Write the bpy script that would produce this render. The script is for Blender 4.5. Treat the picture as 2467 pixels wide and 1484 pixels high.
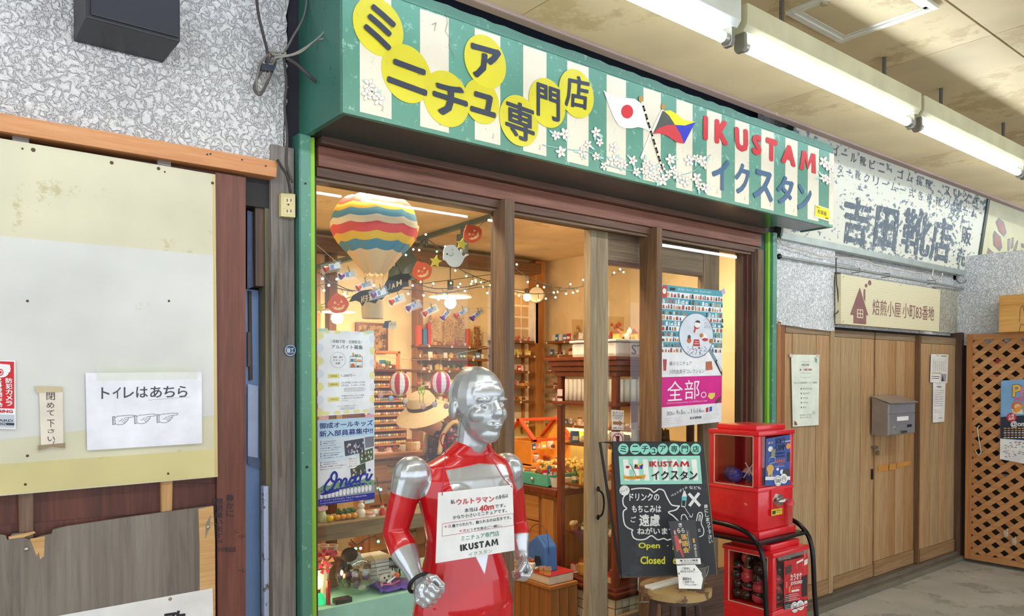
import bpy, bmesh, math, random
from mathutils import Vector as V, Matrix, noise
R = math.radians
random.seed(7)
for o in list(bpy.data.objects): bpy.data.objects.remove(o)
SC = bpy.context.scene
COL = SC.collection
# ------------------------------------------------------------------ camera
F, CX, CY, PITCH, YAW = 1829.0, 1233.5, 933.7, -0.9, 38.65
EYE = V((0, -2.67, 1.55))
cd = bpy.data.cameras.new('camera'); cam = bpy.data.objects.new('camera', cd); COL.objects.link(cam)
cd.sensor_width = 36; cd.sensor_fit = 'HORIZONTAL'; cd.lens = 36 * F / 2467
cd.shift_y = (CY - 742) / 2467; cd.clip_end = 100; cd.clip_start = 0.05
cam.location = EYE; cam.rotation_euler = (R(90 + PITCH), 0, R(-YAW))
SC.camera = cam
RM = cam.rotation_euler.to_matrix()
# ------------------------------------------------------------------ world, exposure
w = bpy.data.worlds.new('world'); SC.world = w; w.use_nodes = True
bg = w.node_tree.nodes['Background']; bg.inputs[0].default_value = (0.86, 0.92, 1.0, 1); bg.inputs[1].default_value = 1.75
SC.view_settings.view_transform = 'Standard'; SC.view_settings.look = 'None'
SC.view_settings.exposure = 0.3; SC.view_settings.gamma = 1.0; SC.view_settings.use_curve_mapping = False
TUBE_E, BULB_W, IN_W = 32.0, 7.0, 95.0
# ------------------------------------------------------------------ pixel -> world helpers (real planes only)
def ray(px, py): return RM @ V(((px - CX) / F, -(py - CY) / F, -1.0))
def hit(px, py, p0, n):
    d = ray(px, py); n = V(n); return EYE + d * ((V(p0) - EYE).dot(n) / d.dot(n))
def onY(px, py, y): return hit(px, py, (0, y, 0), (0, 1, 0))
def onX(px, py, x): return hit(px, py, (x, 0, 0), (1, 0, 0))
def onZ(px, py, z): return hit(px, py, (0, 0, z), (0, 0, 1))
def W(px, py, yc): return onY(px, py, yc - 2.67)
# ------------------------------------------------------------------ materials
def lin(h):
    if not isinstance(h, str): return tuple(h)
    h = h.lstrip('#'); c = [int(h[i:i + 2], 16) / 255 for i in (0, 2, 4)]
    return tuple(x / 12.92 if x <= .04045 else ((x + .055) / 1.055) ** 2.4 for x in c)
MC = {}
def newmat(name):
    m = bpy.data.materials.new(name); m.use_nodes = True; nt = m.node_tree
    return m, nt, nt.nodes['Principled BSDF']
def N(nt, t, **kw):
    n = nt.nodes.new(t)
    for k, v in kw.items():
        if k.startswith('i_'): n.inputs[k[2:].replace('_', ' ')].default_value = v
        else: setattr(n, k, v)
    return n
def coords(nt, sc=(1, 1, 1), rot=(0, 0, 0)):
    tc = nt.nodes.new('ShaderNodeTexCoord'); mp = nt.nodes.new('ShaderNodeMapping')
    mp.inputs['Scale'].default_value = sc; mp.inputs['Rotation'].default_value = rot
    nt.links.new(tc.outputs['Object'], mp.inputs[0]); return mp.outputs[0]
def ramp(nt, src, stops):
    r = nt.nodes.new('ShaderNodeValToRGB'); e = r.color_ramp.elements
    while len(e) < len(stops): e.new(0.5)
    for i, (p, c) in enumerate(stops): e[i].position = p; e[i].color = (*lin(c), 1)
    nt.links.new(src, r.inputs[0]); return r.outputs[0]
def bump(nt, p, src, st, dist=0.01):
    b = nt.nodes.new('ShaderNodeBump'); b.inputs['Strength'].default_value = st; b.inputs['Distance'].default_value = dist
    nt.links.new(src, b.inputs['Height']); nt.links.new(b.outputs[0], p.inputs['Normal'])
def P(col, rough=.55, metal=0, coat=0):
    """plain paint / plastic with a little mottling"""
    k = ('P', col, rough, metal, coat)
    if k in MC: return MC[k]
    m, nt, p = newmat('paint'); c = lin(col)
    n = N(nt, 'ShaderNodeTexNoise'); n.inputs['Scale'].default_value = 9; n.inputs['Detail'].default_value = 4
    nt.links.new(coords(nt), n.inputs['Vector'])
    d = [max(0, x * .86) for x in c]; l = [min(1, x * 1.06) for x in c]
    nt.links.new(ramp(nt, n.outputs[0], [(.3, d), (.7, l)]), p.inputs['Base Color'])
    p.inputs['Roughness'].default_value = rough; p.inputs['Metallic'].default_value = metal; p.inputs['Coat Weight'].default_value = coat
    MC[k] = m; return m
def wood(dark, mid, light, axis='Z', rough=.6, sc=1.0, bmp=.25):
    k = ('W', dark, mid, light, axis, rough, sc)
    if k in MC: return MC[k]
    m, nt, p = newmat('wood'); a = 2.2 * sc; b = 38 * sc
    s = {'Z': (b, b, a), 'X': (a, b, b), 'Y': (b, a, b)}[axis]
    s2 = {'Z': (9, 9, .9), 'X': (.9, 9, 9), 'Y': (9, .9, 9)}[axis]
    n = N(nt, 'ShaderNodeTexNoise'); n.inputs['Scale'].default_value = 1.6; n.inputs['Detail'].default_value = 6; n.inputs['Roughness'].default_value = .6
    n.inputs['Distortion'].default_value = .6
    nt.links.new(coords(nt, s), n.inputs['Vector'])
    n2 = N(nt, 'ShaderNodeTexNoise'); n2.inputs['Scale'].default_value = .8; n2.inputs['Detail'].default_value = 5
    nt.links.new(coords(nt, s2), n2.inputs['Vector'])
    mx = N(nt, 'ShaderNodeMath', operation='MULTIPLY_ADD'); mx.inputs[1].default_value = .5
    nt.links.new(n.outputs[0], mx.inputs[0])
    h = N(nt, 'ShaderNodeMath', operation='MULTIPLY'); h.inputs[1].default_value = .5
    nt.links.new(n2.outputs[0], h.inputs[0]); nt.links.new(h.outputs[0], mx.inputs[2])
    nt.links.new(ramp(nt, mx.outputs[0], [(.31, dark), (.5, mid), (.69, light)]), p.inputs['Base Color'])
    p.inputs['Roughness'].default_value = rough; bump(nt, p, n.outputs[0], bmp, .004)
    MC[k] = m; return m
def worn(base, chip, rust=None, rough=.45, sc=14, amt=.64, metal=0, bmp=.3):
    """old paint: patches where the coat has chipped or stained"""
    k = ('C', base, chip, rust, rough, sc, amt)
    if k in MC: return MC[k]
    m, nt, p = newmat('worn_paint'); v = coords(nt)
    n = N(nt, 'ShaderNodeTexNoise'); n.inputs['Scale'].default_value = sc; n.inputs['Detail'].default_value = 9; n.inputs['Roughness'].default_value = .72
    nt.links.new(v, n.inputs['Vector'])
    n2 = N(nt, 'ShaderNodeTexNoise'); n2.inputs['Scale'].default_value = 2.1; n2.inputs['Detail'].default_value = 3
    nt.links.new(v, n2.inputs['Vector'])
    c = lin(base); a = [x * .82 for x in c]; b2 = [min(1, x * 1.12) for x in c]
    c1 = ramp(nt, n2.outputs[0], [(.3, a), (.7, b2)])
    f = ramp(nt, n.outputs[0], [(amt, '000000'), (amt + .04, 'ffffff')])
    mix = N(nt, 'ShaderNodeMix', data_type='RGBA'); mix.inputs['B'].default_value = (*lin(chip), 1)
    nt.links.new(f, mix.inputs['Factor']); nt.links.new(c1, mix.inputs['A'])
    nt.links.new(mix.outputs['Result'], p.inputs['Base Color'])
    p.inputs['Roughness'].default_value = rough; p.inputs['Metallic'].default_value = metal; bump(nt, p, n.outputs[0], bmp, .003)
    MC[k] = m; return m
def stucco(hi, lo, dirt, sc=26, st=1.0):
    m, nt, p = newmat('stucco'); v = coords(nt)
    n = N(nt, 'ShaderNodeTexNoise'); n.inputs['Scale'].default_value = sc; n.inputs['Detail'].default_value = 3.2; n.inputs['Roughness'].default_value = .55; n.inputs['Distortion'].default_value = .45
    nt.links.new(v, n.inputs['Vector'])
    n2 = N(nt, 'ShaderNodeTexNoise'); n2.inputs['Scale'].default_value = 1.7; n2.inputs['Detail'].default_value = 4
    nt.links.new(v, n2.inputs['Vector'])
    a = N(nt, 'ShaderNodeMath', operation='SUBTRACT'); a.inputs[1].default_value = .5; nt.links.new(n.outputs[0], a.inputs[0])
    ab = N(nt, 'ShaderNodeMath', operation='ABSOLUTE'); nt.links.new(a.outputs[0], ab.inputs[0])
    f = ramp(nt, ab.outputs[0], [(.0, '000000'), (.021, 'ffffff')])
    c1 = ramp(nt, n2.outputs[0], [(.35, lo), (.6, hi)])
    mix = N(nt, 'ShaderNodeMix', data_type='RGBA'); mix.inputs['A'].default_value = (*lin(dirt), 1)  # creases darkened in the colour to stand in for relief shade
    nt.links.new(f, mix.inputs['Factor']); nt.links.new(c1, mix.inputs['B']); nt.links.new(mix.outputs['Result'], p.inputs['Base Color'])
    p.inputs['Roughness'].default_value = .9
    n3 = N(nt, 'ShaderNodeTexNoise'); n3.inputs['Scale'].default_value = sc * 1.5; n3.inputs['Detail'].default_value = 4; nt.links.new(v, n3.inputs['Vector'])
    sq = N(nt, 'ShaderNodeMath', operation='MINIMUM'); sq.inputs[1].default_value = .09; nt.links.new(ab.outputs[0], sq.inputs[0])
    ad = N(nt, 'ShaderNodeMath', operation='MULTIPLY_ADD'); ad.inputs[1].default_value = .22; nt.links.new(n3.outputs[0], ad.inputs[0]); nt.links.new(sq.outputs[0], ad.inputs[2])
    bump(nt, p, ad.outputs[0], st, .05); return m
def emis(col, s):
    k = ('E', col, s)
    if k in MC: return MC[k]
    m, nt, p = newmat('lamp_glow'); p.inputs['Base Color'].default_value = (*lin(col), 1)
    p.inputs['Emission Color'].default_value = (*lin(col), 1); p.inputs['Emission Strength'].default_value = s; MC[k] = m; return m
def clear(tint='ffffff', alpha=.08, rough=.02):
    k = ('G', tint, alpha, rough)
    if k in MC: return MC[k]
    m, nt, p = newmat('clear_glass'); nt.nodes.remove(p); out = nt.nodes['Material Output']
    tr = N(nt, 'ShaderNodeBsdfTransparent'); tr.inputs[0].default_value = (*lin(tint), 1)
    gl = N(nt, 'ShaderNodeBsdfGlossy'); gl.inputs['Roughness'].default_value = rough
    fr = N(nt, 'ShaderNodeFresnel'); fr.inputs[0].default_value = 1.5
    ad = N(nt, 'ShaderNodeMath', operation='ADD'); ad.inputs[1].default_value = alpha - .04; ad.use_clamp = True
    ge = N(nt, 'ShaderNodeNewGeometry'); iv = N(nt, 'ShaderNodeMath', operation='SUBTRACT'); iv.inputs[0].default_value = 1; nt.links.new(ge.outputs['Backfacing'], iv.inputs[1])
    ml = N(nt, 'ShaderNodeMath', operation='MULTIPLY'); nt.links.new(ad.outputs[0], ml.inputs[0]); nt.links.new(iv.outputs[0], ml.inputs[1])
    mx = N(nt, 'ShaderNodeMixShader'); nt.links.new(fr.outputs[0], ad.inputs[0]); nt.links.new(ml.outputs[0], mx.inputs[0])
    nt.links.new(tr.outputs[0], mx.inputs[1]); nt.links.new(gl.outputs[0], mx.inputs[2]); nt.links.new(mx.outputs[0], out.inputs[0])
    MC[k] = m; return m
# ------------------------------------------------------------------ tagging
def tag(o, label=None, cat=None, group=None, kind=None):
    if label: o['label'] = label
    if cat: o['category'] = cat
    if group: o['group'] = group
    if kind: o['kind'] = kind
    return o
def T(name, label, cat, loc, group=None, kind=None):
    o = bpy.data.objects.new(name, None); o.empty_display_size = .05; COL.objects.link(o); o.location = V(loc)
    WL[o.name] = V(loc); return tag(o, label, cat, group, kind)
WL = {}
def copytree(o, loc, rot=None, parent=None, scale=None):
    c = o.copy(); COL.objects.link(c); c.location = V(loc)
    if rot is not None: c.rotation_euler = rot
    if scale is not None: c.scale = scale if hasattr(scale, '__len__') else (scale,) * 3
    for ch in list(o.children):
        d = ch.copy(); COL.objects.link(d); d.parent = c
        for g in list(ch.children):
            e = g.copy(); COL.objects.link(e); e.parent = d
    return c
# ------------------------------------------------------------------ mesh builder
class B:
    def __init__(s): s.m = bmesh.new(); s.mi = 0
    def _f(s, vs):
        try: f = s.m.faces.new(vs); f.material_index = s.mi; return f
        except ValueError: return None
    def prism(s, pts, d):
        """closed polygon of world points, extruded by vector d"""
        d = V(d); a = [s.m.verts.new(V(p)) for p in pts]; b = [s.m.verts.new(V(p) + d) for p in pts]; n = len(a)
        s._f(a); s._f(b[::-1])
        for i in range(n): s._f([a[(i + 1) % n], a[i], b[i], b[(i + 1) % n]])
        return s
    def poly(s, pts): s._f([s.m.verts.new(V(p)) for p in pts]); return s
    def box(s, x0, x1, y0, y1, z0, z1, bev=0):
        before = set(s.m.verts) if bev else None
        s.prism([(x0, y0, z0), (x1, y0, z0), (x1, y0, z1), (x0, y0, z1)], (0, y1 - y0, 0))
        if bev:
            vs = [v for v in s.m.verts if v not in before]; es = {e for v in vs for e in v.link_edges}
            bmesh.ops.bevel(s.m, geom=list(es), offset=bev, segments=2, profile=.6, affect='EDGES')
        return s
    def cyl(s, a, b, r0, r1=None, n=12, cap=True):
        a, b = V(a), V(b); r1 = r0 if r1 is None else r1; ax = (b - a).normalized()
        u = ax.orthogonal().normalized(); v = ax.cross(u)
        A = [s.m.verts.new(a + (u * math.cos(t) + v * math.sin(t)) * r0) for t in [2 * math.pi * i / n for i in range(n)]]
        C = [s.m.verts.new(b + (u * math.cos(t) + v * math.sin(t)) * r1) for t in [2 * math.pi * i / n for i in range(n)]]
        for i in range(n): s._f([A[i], A[(i + 1) % n], C[(i + 1) % n], C[i]])
        if cap: s._f(A[::-1]); s._f(C)
        return s
    def tube(s, pts, r, n=6, closed=False):
        pts = [V(p) for p in pts]; rings = []; u = None; L = len(pts)
        for i, p in enumerate(pts):
            a = pts[i - 1] if (i > 0 or closed) else p; b = pts[(i + 1) % L] if (i < L - 1 or closed) else p
            d = (b - a)
            d = d.normalized() if d.length > 1e-9 else V((0, 0, 1))
            if u is None: u = d.orthogonal().normalized()
            u = (u - d * u.dot(d)); u = u.normalized() if u.length > 1e-6 else d.orthogonal().normalized()
            v = d.cross(u); rr = r[i] if hasattr(r, '__len__') else r
            rings.append([s.m.verts.new(p + (u * math.cos(2 * math.pi * k / n) + v * math.sin(2 * math.pi * k / n)) * rr) for k in range(n)])
        m = L if closed else L - 1
        for i in range(m):
            A, C = rings[i], rings[(i + 1) % L]
            for k in range(n): s._f([A[k], A[(k + 1) % n], C[(k + 1) % n], C[k]])
        if not closed: s._f(rings[0][::-1]); s._f(rings[-1])
        return s
    def lathe(s, prof, c=(0, 0, 0), n=20, ang=None):
        """prof: [(radius, z)] bottom to top about the z axis at c"""
        c = V(c); rings = []
        for r, z in prof:
            if r < 1e-5: rings.append([s.m.verts.new(c + V((0, 0, z)))] * n)
            else: rings.append([s.m.verts.new(c + V((r * math.cos(2 * math.pi * k / n), r * math.sin(2 * math.pi * k / n), z))) for k in range(n)])
        for A, C in zip(rings, rings[1:]):
            for k in range(n):
                q = [A[k], A[(k + 1) % n], C[(k + 1) % n], C[k]]; u = []
                for v in q:
                    if v not in u: u.append(v)
                if len(u) > 2: s._f(u)
        return s
    def ball(s, c, r, n=12, m=8):
        r = V(r) if hasattr(r, '__len__') else V((r, r, r)); c = V(c)
        M = Matrix.Translation(c) @ Matrix.Diagonal((*r, 1))
        g = bmesh.ops.create_uvsphere(s.m, u_segments=n, v_segments=m, radius=1, matrix=M)
        for v in g['verts']:
            for f in v.link_faces: f.material_index = s.mi
        return s
    def xf(s, M): bmesh.ops.transform(s.m, matrix=M, verts=s.m.verts); return s
    def obj(s, name, mat, parent=None, smooth=False, org=None, bev=0, **kw):
        bm = s.m
        if bev: bmesh.ops.bevel(bm, geom=list(bm.edges), offset=bev, segments=2, profile=.6, affect='EDGES', clamp_overlap=True)
        bmesh.ops.recalc_face_normals(bm, faces=bm.faces) if kw.pop('fix', True) else None
        me = bpy.data.meshes.new(name)
        if org is None and bm.verts:
            lo = V([min(v.co[i] for v in bm.verts) for i in range(3)]); hi = V([max(v.co[i] for v in bm.verts) for i in range(3)])
            org = (lo + hi) / 2
            if parent is None: org.z = lo.z
        org = V(org or (0, 0, 0)); bmesh.ops.translate(bm, vec=-org, verts=bm.verts)
        bm.to_mesh(me); bm.free()
        if smooth:
            me.polygons.foreach_set('use_smooth', [True] * len(me.polygons))
            if smooth != 'all': me.set_sharp_from_angle(angle=R(38))
        for mm in (mat if isinstance(mat, (list, tuple)) else [mat]): me.materials.append(mm)
        o = bpy.data.objects.new(name, me); COL.objects.link(o)
        if parent is not None: o.parent = parent; o.location = org - WL[parent.name]
        else: o.location = org
        WL[o.name] = org.copy(); return tag(o, **kw)
def slab(pts, y, d, b=None):
    """polygon given on the vertical plane Y=y, extruded back by d"""
    b = b or B(); return b.prism([onY(px, py, y) for px, py in pts], (0, d, 0))
def Xat(px, y, py=905): return onY(px, py, y).x
def Zat(px, py, y): return onY(px, py, y).z
# ------------------------------------------------------------------ flat print on real planes
_tc = {}
def glyphs(s, bold=0, sp=1.0):
    k = (s, bold, sp)
    if k in _tc: return _tc[k]
    if s == 'IKUSTAM':
        x = 0; V3 = []; F3 = []; parts = [('I', .16), ('K', .44), ('U', .44), ('S', .36), ('T', .42), ('A', .5), ('M', .62)]; tot = sum(q[1] for q in parts) + .07 * 6
        for ch, wd in parts:
            gv, gf = glyphs(ch, bold, sp); n0 = len(V3); V3 += [((x + gx * wd) / tot, gy, gk) for gx, gy, gk in gv]; F3 += [tuple(i + n0 for i in f) for f in gf]; x += wd + .07
        _tc[k] = (V3, F3); return _tc[k]
    if s == 'M':
        w = .17 + bold * 1.2; a = .10
        _tc[k] = ([(0, 0, 0), (w, 0, 0), (w + .03, .62, 0), (.5, .08, 0), (1 - w - .03, .62, 0), (1 - w, 0, 0), (1, 0, 0), (1 - a, 1, 0), (1 - a - w * .95, 1, 0), (.5, .42, 0), (a + w * .95, 1, 0), (a, 1, 0)], [(0, 1, 2, 10, 11), (2, 3, 9, 10), (3, 4, 8, 9), (4, 5, 6, 7, 8)]); return _tc[k]
    ex = bold * .9 if bold > .006 else 0; bold = 0
    cu = bpy.data.curves.new('t', 'FONT'); cu.body = s; cu.size = 1; cu.offset = bold; cu.resolution_u = 2; cu.space_character = sp
    o = bpy.data.objects.new('t', cu); me = o.to_mesh()
    vs = [(v.co.x, v.co.y) for v in me.vertices]; fs = [tuple(p.vertices) for p in me.polygons]
    o.to_mesh_clear(); bpy.data.objects.remove(o); bpy.data.curves.remove(cu)
    if vs:
        x0 = min(v[0] for v in vs); x1 = max(v[0] for v in vs); y0 = min(v[1] for v in vs); y1 = max(v[1] for v in vs)
        if s in 'ー-一' : y0, y1 = y0 - .3, y1 + .3
        vs = [((x - x0) / max(1e-6, x1 - x0), (y - y0) / max(1e-6, y1 - y0)) for x, y in vs]
    if ex and vs:
        sx = ex / max(.2, x1 - x0); n0 = len(vs); V2 = []; F2 = []
        sy = ex * .8 / max(.2, y1 - y0)
        D8 = ((-1, -1), (1, -1), (-1, 1), (1, 1), (0, 0)) if ex < .022 else [(1.15 * math.cos(q * math.pi / 5), 1.15 * math.sin(q * math.pi / 5)) for q in range(10)] + [(0, 0)]
        for j, (dx, dy) in enumerate(D8):
            V2 += [((x + dx * sx + sx) / (1 + 2 * sx), (y + dy * sy + sy) / (1 + 2 * sy), j * .08) for x, y in vs]; F2 += [tuple(i + n0 * j for i in f) for f in fs]
        vs, fs = V2, F2
    vs = [v if len(v) == 3 else (v[0], v[1], 0) for v in vs]
    _tc[k] = (vs, fs); return _tc[k]
def pxmap(p0, n): return lambda x, y: hit(x, y, p0, n)
def quadmap(p0, n, q):
    """q: TL, TR, BR, BL pixels"""
    c = [hit(x, y, p0, n) for x, y in q]
    return lambda u, v: (c[0] * (1 - u) + c[1] * u) * (1 - v) + (c[3] * (1 - u) + c[2] * u) * v
def worldmap(c): c = [V(x) for x in c]; return lambda u, v: (c[0] * (1 - u) + c[1] * u) * (1 - v) + (c[3] * (1 - u) + c[2] * u) * v
class Pr:
    def __init__(s, mp, n, parent, step=.0007):
        s.c = 0
        s.mp = mp; s.n = V(n).normalized(); s.par = parent; s.step = step; s.d = {}
    def _b(s, name, col, lvl): return s.d.setdefault((name, col, lvl), B())
    def w(s, u, v, lvl): return s.mp(u, v) + s.n * (s.step * lvl)
    def poly(s, col, pts, lvl=1, name='printed_shape'):
        s.c = (s.c + 1) % 8; s._b(name, col, lvl).poly([s.w(u, v, lvl + .04 * s.c) for u, v in pts]); return s
    def rect(s, col, u0, v0, u1, v1, lvl=1, name='printed_band'): return s.poly(col, [(u0, v0), (u1, v0), (u1, v1), (u0, v1)], lvl, name)
    def ell(s, col, u, v, ru, rv, lvl=1, name='printed_disc', n=28, rot=0, ring=0, a0=0, a1=360):
        cr, sr = math.cos(rot), math.sin(rot); b = s._b(name, col, lvl); s.c = (s.c + 1) % 8; lvl = lvl + .04 * s.c
        def pt(t, k): x, y = ru * k * math.cos(t), rv * k * math.sin(t); return s.w(u + x * cr - y * sr, v + x * sr + y * cr, lvl)
        ts = [R(a0 + (a1 - a0) * i / n) for i in range(n + (1 if a1 - a0 < 360 or ring else 0))]
        if ring:
            for a, c in zip(ts, ts[1:]): b.poly([pt(a, 1), pt(c, 1), pt(c, 1 - ring), pt(a, 1 - ring)])
        else: b.poly([pt(t, 1) for t in ts])
        return s
    def line(s, col, pts, wd, lvl=1, name='printed_line', closed=False):
        b = s._b(name, col, lvl); P3 = [s.w(u, v, lvl) for u, v in pts]
        if closed: P3.append(P3[0])
        for i, (a, c) in enumerate(zip(P3, P3[1:])):
            d = c - a
            if d.length < 1e-6: continue
            o_ = s.n * (s.step * .06 * (i % 6)); a = a + o_; c = c + o_
            d.normalize(); q = s.n.cross(d) * wd / 2; e = d * wd * .3
            b.poly([a - q - e, c - q + e, c + q + e, a + q - e])
        return s
    def text(s, col, t, u0, v0, u1, v1, lvl=2, bold=0, name='lettering', sp=1.0, sl=0):
        vs, fs = glyphs(t, bold, sp); b = s._b(name, col, lvl)
        q = [b.m.verts.new(s.w(u0 + (u1 - u0) * x + sl * y, v1 - (v1 - v0) * y, lvl + k)) for x, y, k in vs]
        for f in fs: b._f([q[i] for i in f])
        return s
    def tq(s, col, t, BL, BR, TL, lvl=2, bold=0, name='lettering'):
        vs, fs = glyphs(t, bold); b = s._b(name, col, lvl)
        q = [b.m.verts.new(s.w(BL[0] + (BR[0] - BL[0]) * x + (TL[0] - BL[0]) * y, BL[1] + (BR[1] - BL[1]) * x + (TL[1] - BL[1]) * y, lvl + k)) for x, y, k in vs]
        for f in fs: b._f([q[i] for i in f])
        return s
    def vtext(s, col, t, u0, v0, u1, v1, lvl=2, bold=0, name='lettering', gap=.12):
        h = (v1 - v0) / len(t)
        for i, ch in enumerate(t):
            a = v0 + i * h
            if ch == ' ': continue
            if ch in 'ー〜~-':
                s.rect(col, (u0 + u1) / 2 - (u1 - u0) * .06, a + h * .1, (u0 + u1) / 2 + (u1 - u0) * .06, a + h * .9, lvl, name); continue
            k = .55 if ch in 'っゅょャュョ。、・ッ' else 1; uu = u1 - (u1 - u0) * k
            s.text(col, ch, uu, a + h * gap / 2, u1, a + h * (1 - gap / 2) * k + h * 0, lvl, bold, name)
        return s
    def small(s, col, u0, v0, u1, v1, rows, lvl=2, seed=1, fill=.55, name='fine_print'):
        """illegible fine print: rows of tiny strokes"""
        r = random.Random(seed); h = (v1 - v0) / rows
        for i in range(rows):
            u = u0; y = v0 + i * h; e = u1 - (u1 - u0) * r.random() * .35
            while u < e:
                wq = (u1 - u0) * r.uniform(.012, .04)
                s.rect(col, u, y + h * r.uniform(.1, .25), u + wq * .7, y + h * fill * r.uniform(.8, 1.1), lvl, name); u += wq
        return s
    def done(s, rough=.6, met=0):
        for (name, col, lvl), b in s.d.items():
            k = 'stuff' if len(b.m.faces) > 2 and any(q in name for q in ('letter', 'print', 'leaf', 'blossom', 'outline', 'toy', 'player', 'date', 'logo', 'writing', 'line', 'crack', 'hand', 'script', 'trees', 'face', 'disc', 'scarf', 'dog', 'finial', 'dot', 'ring', 'bean', 'sticker', 'stroke', 'stripe', 'flag')) else None
            b.obj(name, P(col, rough, met), s.par, fix=False, kind=k)
        s.d = {}
def sheet(name, label, cat, p0, n, q, col='f2f1ee', th=.0012, rough=.55, group=None, mat=None, root=None):
    """a sheet of paper on the plane; returns a printer in its u,v frame"""
    n = V(n).normalized(); c = [hit(x, y, p0, n) for x, y in q]
    base = sum(c, V()) / 4; base.z = min(x.z for x in c)
    t = root or T(name, label, cat, base, group)
    B().prism([x - n * th for x in c], n * th).obj('paper' if cat in ('poster', 'notice', 'calendar', 'leaflet', 'sticker') else 'board', mat or P(col, rough), t)
    return Pr(quadmap(p0, n, q), n, t), t
# ------------------------------------------------------------------ palette
M_STUCCO = stucco('e8e6e4', 'd2d0d0', '858286', 46, 1.0)
M_STUCCO2 = stucco('f6f7f7', 'e6e9ea', '6a6f74', 50, .9)
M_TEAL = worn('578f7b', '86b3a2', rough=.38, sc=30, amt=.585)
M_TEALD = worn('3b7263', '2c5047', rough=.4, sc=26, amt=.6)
M_LIME = worn('93d238', '5c8a2a', rough=.5, sc=30, amt=.66)
W_OLD = wood('4c3828', '745c45', '968067', 'Z', .65)
W_OLDX = wood('4a3a2c', '74604a', '97836a', 'X', .65)
W_PALE = wood('6d5b45', '96866a', 'b5a888', 'Z', .7)
W_DARK = wood('2e211a', '4a382c', '685040', 'Z', .6)
W_DARKX = wood('33231b', '5a3f31', '7a5845', 'X', .55)
W_REDX = wood('4d2c20', '7a4b38', '966350', 'X', .5)
W_RED = wood('3a1d15', '562c20', '713f30', 'Z', .55)
W_ORX = wood('a3683c', 'c58552', 'd99e68', 'X', .5, 1.4)
W_OR = wood('8f5a33', 'b0733f', 'c88f59', 'Z', .5, 1.2)
W_PLANK = wood('866441', 'ae895e', 'cbab82', 'Z', .65)
W_PLANKG = wood('836b4a', 'a98b63', 'c7ac84', 'Z', .7)
W_PLANKD = wood('7b5533', 'a3794c', 'bf996a', 'Z', .6)
W_GREY = wood('585049', '7a7168', '8e867b', 'Z', .75, 1.0, .15)
W_PLY = wood('a87d4a', 'cba066', 'dfba83', 'X', .7, 1.2)
W_LAT = wood('9c6a3c', 'bd8650', 'd0a06c', 'Y', .55, 1.5)
W_IN = wood('8a5527', 'b57a3f', 'd39a58', 'Z', .5, 1.1)
W_INX = wood('8a5527', 'b57a3f', 'd39a58', 'X', .5, 1.1)
W_INY = wood('5f3a1d', '87552d', 'a8713f', 'Y', .5, 1.1)
W_SHX = wood('4f3019', '744926', '915f35', 'X', .5, 1.2)
W_CAB = wood('4a1c10', '6e2f1b', '8a452a', 'Z', .35, 1.0, .1)
W_CABX = wood('4a1c10', '6e2f1b', '8a452a', 'X', .35, 1.0, .1)
CONC = worn('b4b0a6', '99958b', rough=.8, sc=3.2, amt=.52, bmp=.35)
CREAM = worn('cdbd95', 'b9a67c', rough=.6, sc=1.1, amt=.55, bmp=.05)
BLK = P('15151a', .4); WHT = P('f0efec', .5); GRN = P('2f5a34', .6)
def vbar(b, x0, x1, y, d, z0, z1): return b.box(x0, x1, y, y + d, z0, z1)
def vb(pl, pr, y, d, z0, z1, b=None):
    b = b or B(); return b.box(Xat(pl, y), Xat(pr, y), y, y + d, z0, z1)
# ------------------------------------------------------------------ floor, ceiling, walls
fl = B().box(-4, 16, -6, 0.0, -.08, 0).obj('floor', CONC, kind='structure')
B().box(1.0, 5.0, 0.0, 2.9, -.08, .012).obj('floor', worn('94704c', '7c5c3e', rough=.75, sc=5, amt=.5), kind='structure')
CZ = 2.80; CE = -.59
ceil = T('ceiling', None, None, (5, -2.3, CZ), kind='structure')
j1, j2 = onZ(1297, 14, CZ).x, onZ(2232, 378, CZ).x; js = (j2 - j1) / max(1, round((j2 - j1) / 1.82))
CJ = [-4.0] + [j1 + js * k for k in range(-1, 6)] + [16]
for a, c in zip(CJ, CJ[1:]):
    for y0, y1 in ((-1.58, CE), (-2.49, -1.586), (-6.0, -2.496)):
        B().box(a + .002, c - .002, y0 + .002, y1, CZ, CZ + .015).obj('ceiling_panel', CREAM, ceil)
B().box(-4, 16, -6, CE - .02, CZ + .015, CZ + .05).obj('ceiling_backing', P('3a342a', .9), ceil)
B().box(-4, 16, CE - .03, CE + .012, CZ - .012, CZ + .05, bev=.006).obj('trim_1', worn('8d7a74', 'b5a29a', rough=.6), kind='structure')
B().box(-4, 16, -.7, .3, 3.3, 3.4).obj('roof', P('1b2030', .9), kind='structure')  # slab added over the gap to block light from the world
B().box(-4, 9, .14, .2, 2.40, 3.3).obj('wall_front_upper', P('23283a', .9), kind='structure')
# left stucco wall with rough lower and right edges
rr = random.Random(3)
pts = [(-900, -700), (699, -700), (697, 0)]
for i in range(22): pts.append((692 + rr.uniform(-6, 5) - i * .25, 40 + i * 17))
pts += [(688 - 3, 398), (669, 391), (0, 276), (-900, 120)]
slab(pts, -.02, .10).obj('wall_left', M_STUCCO, kind='structure')
B().box(-3.5, 1.02, .08, .14, 0, 3.3).obj('wall_left_backing', P('2a2320', .9), kind='structure')
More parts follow.
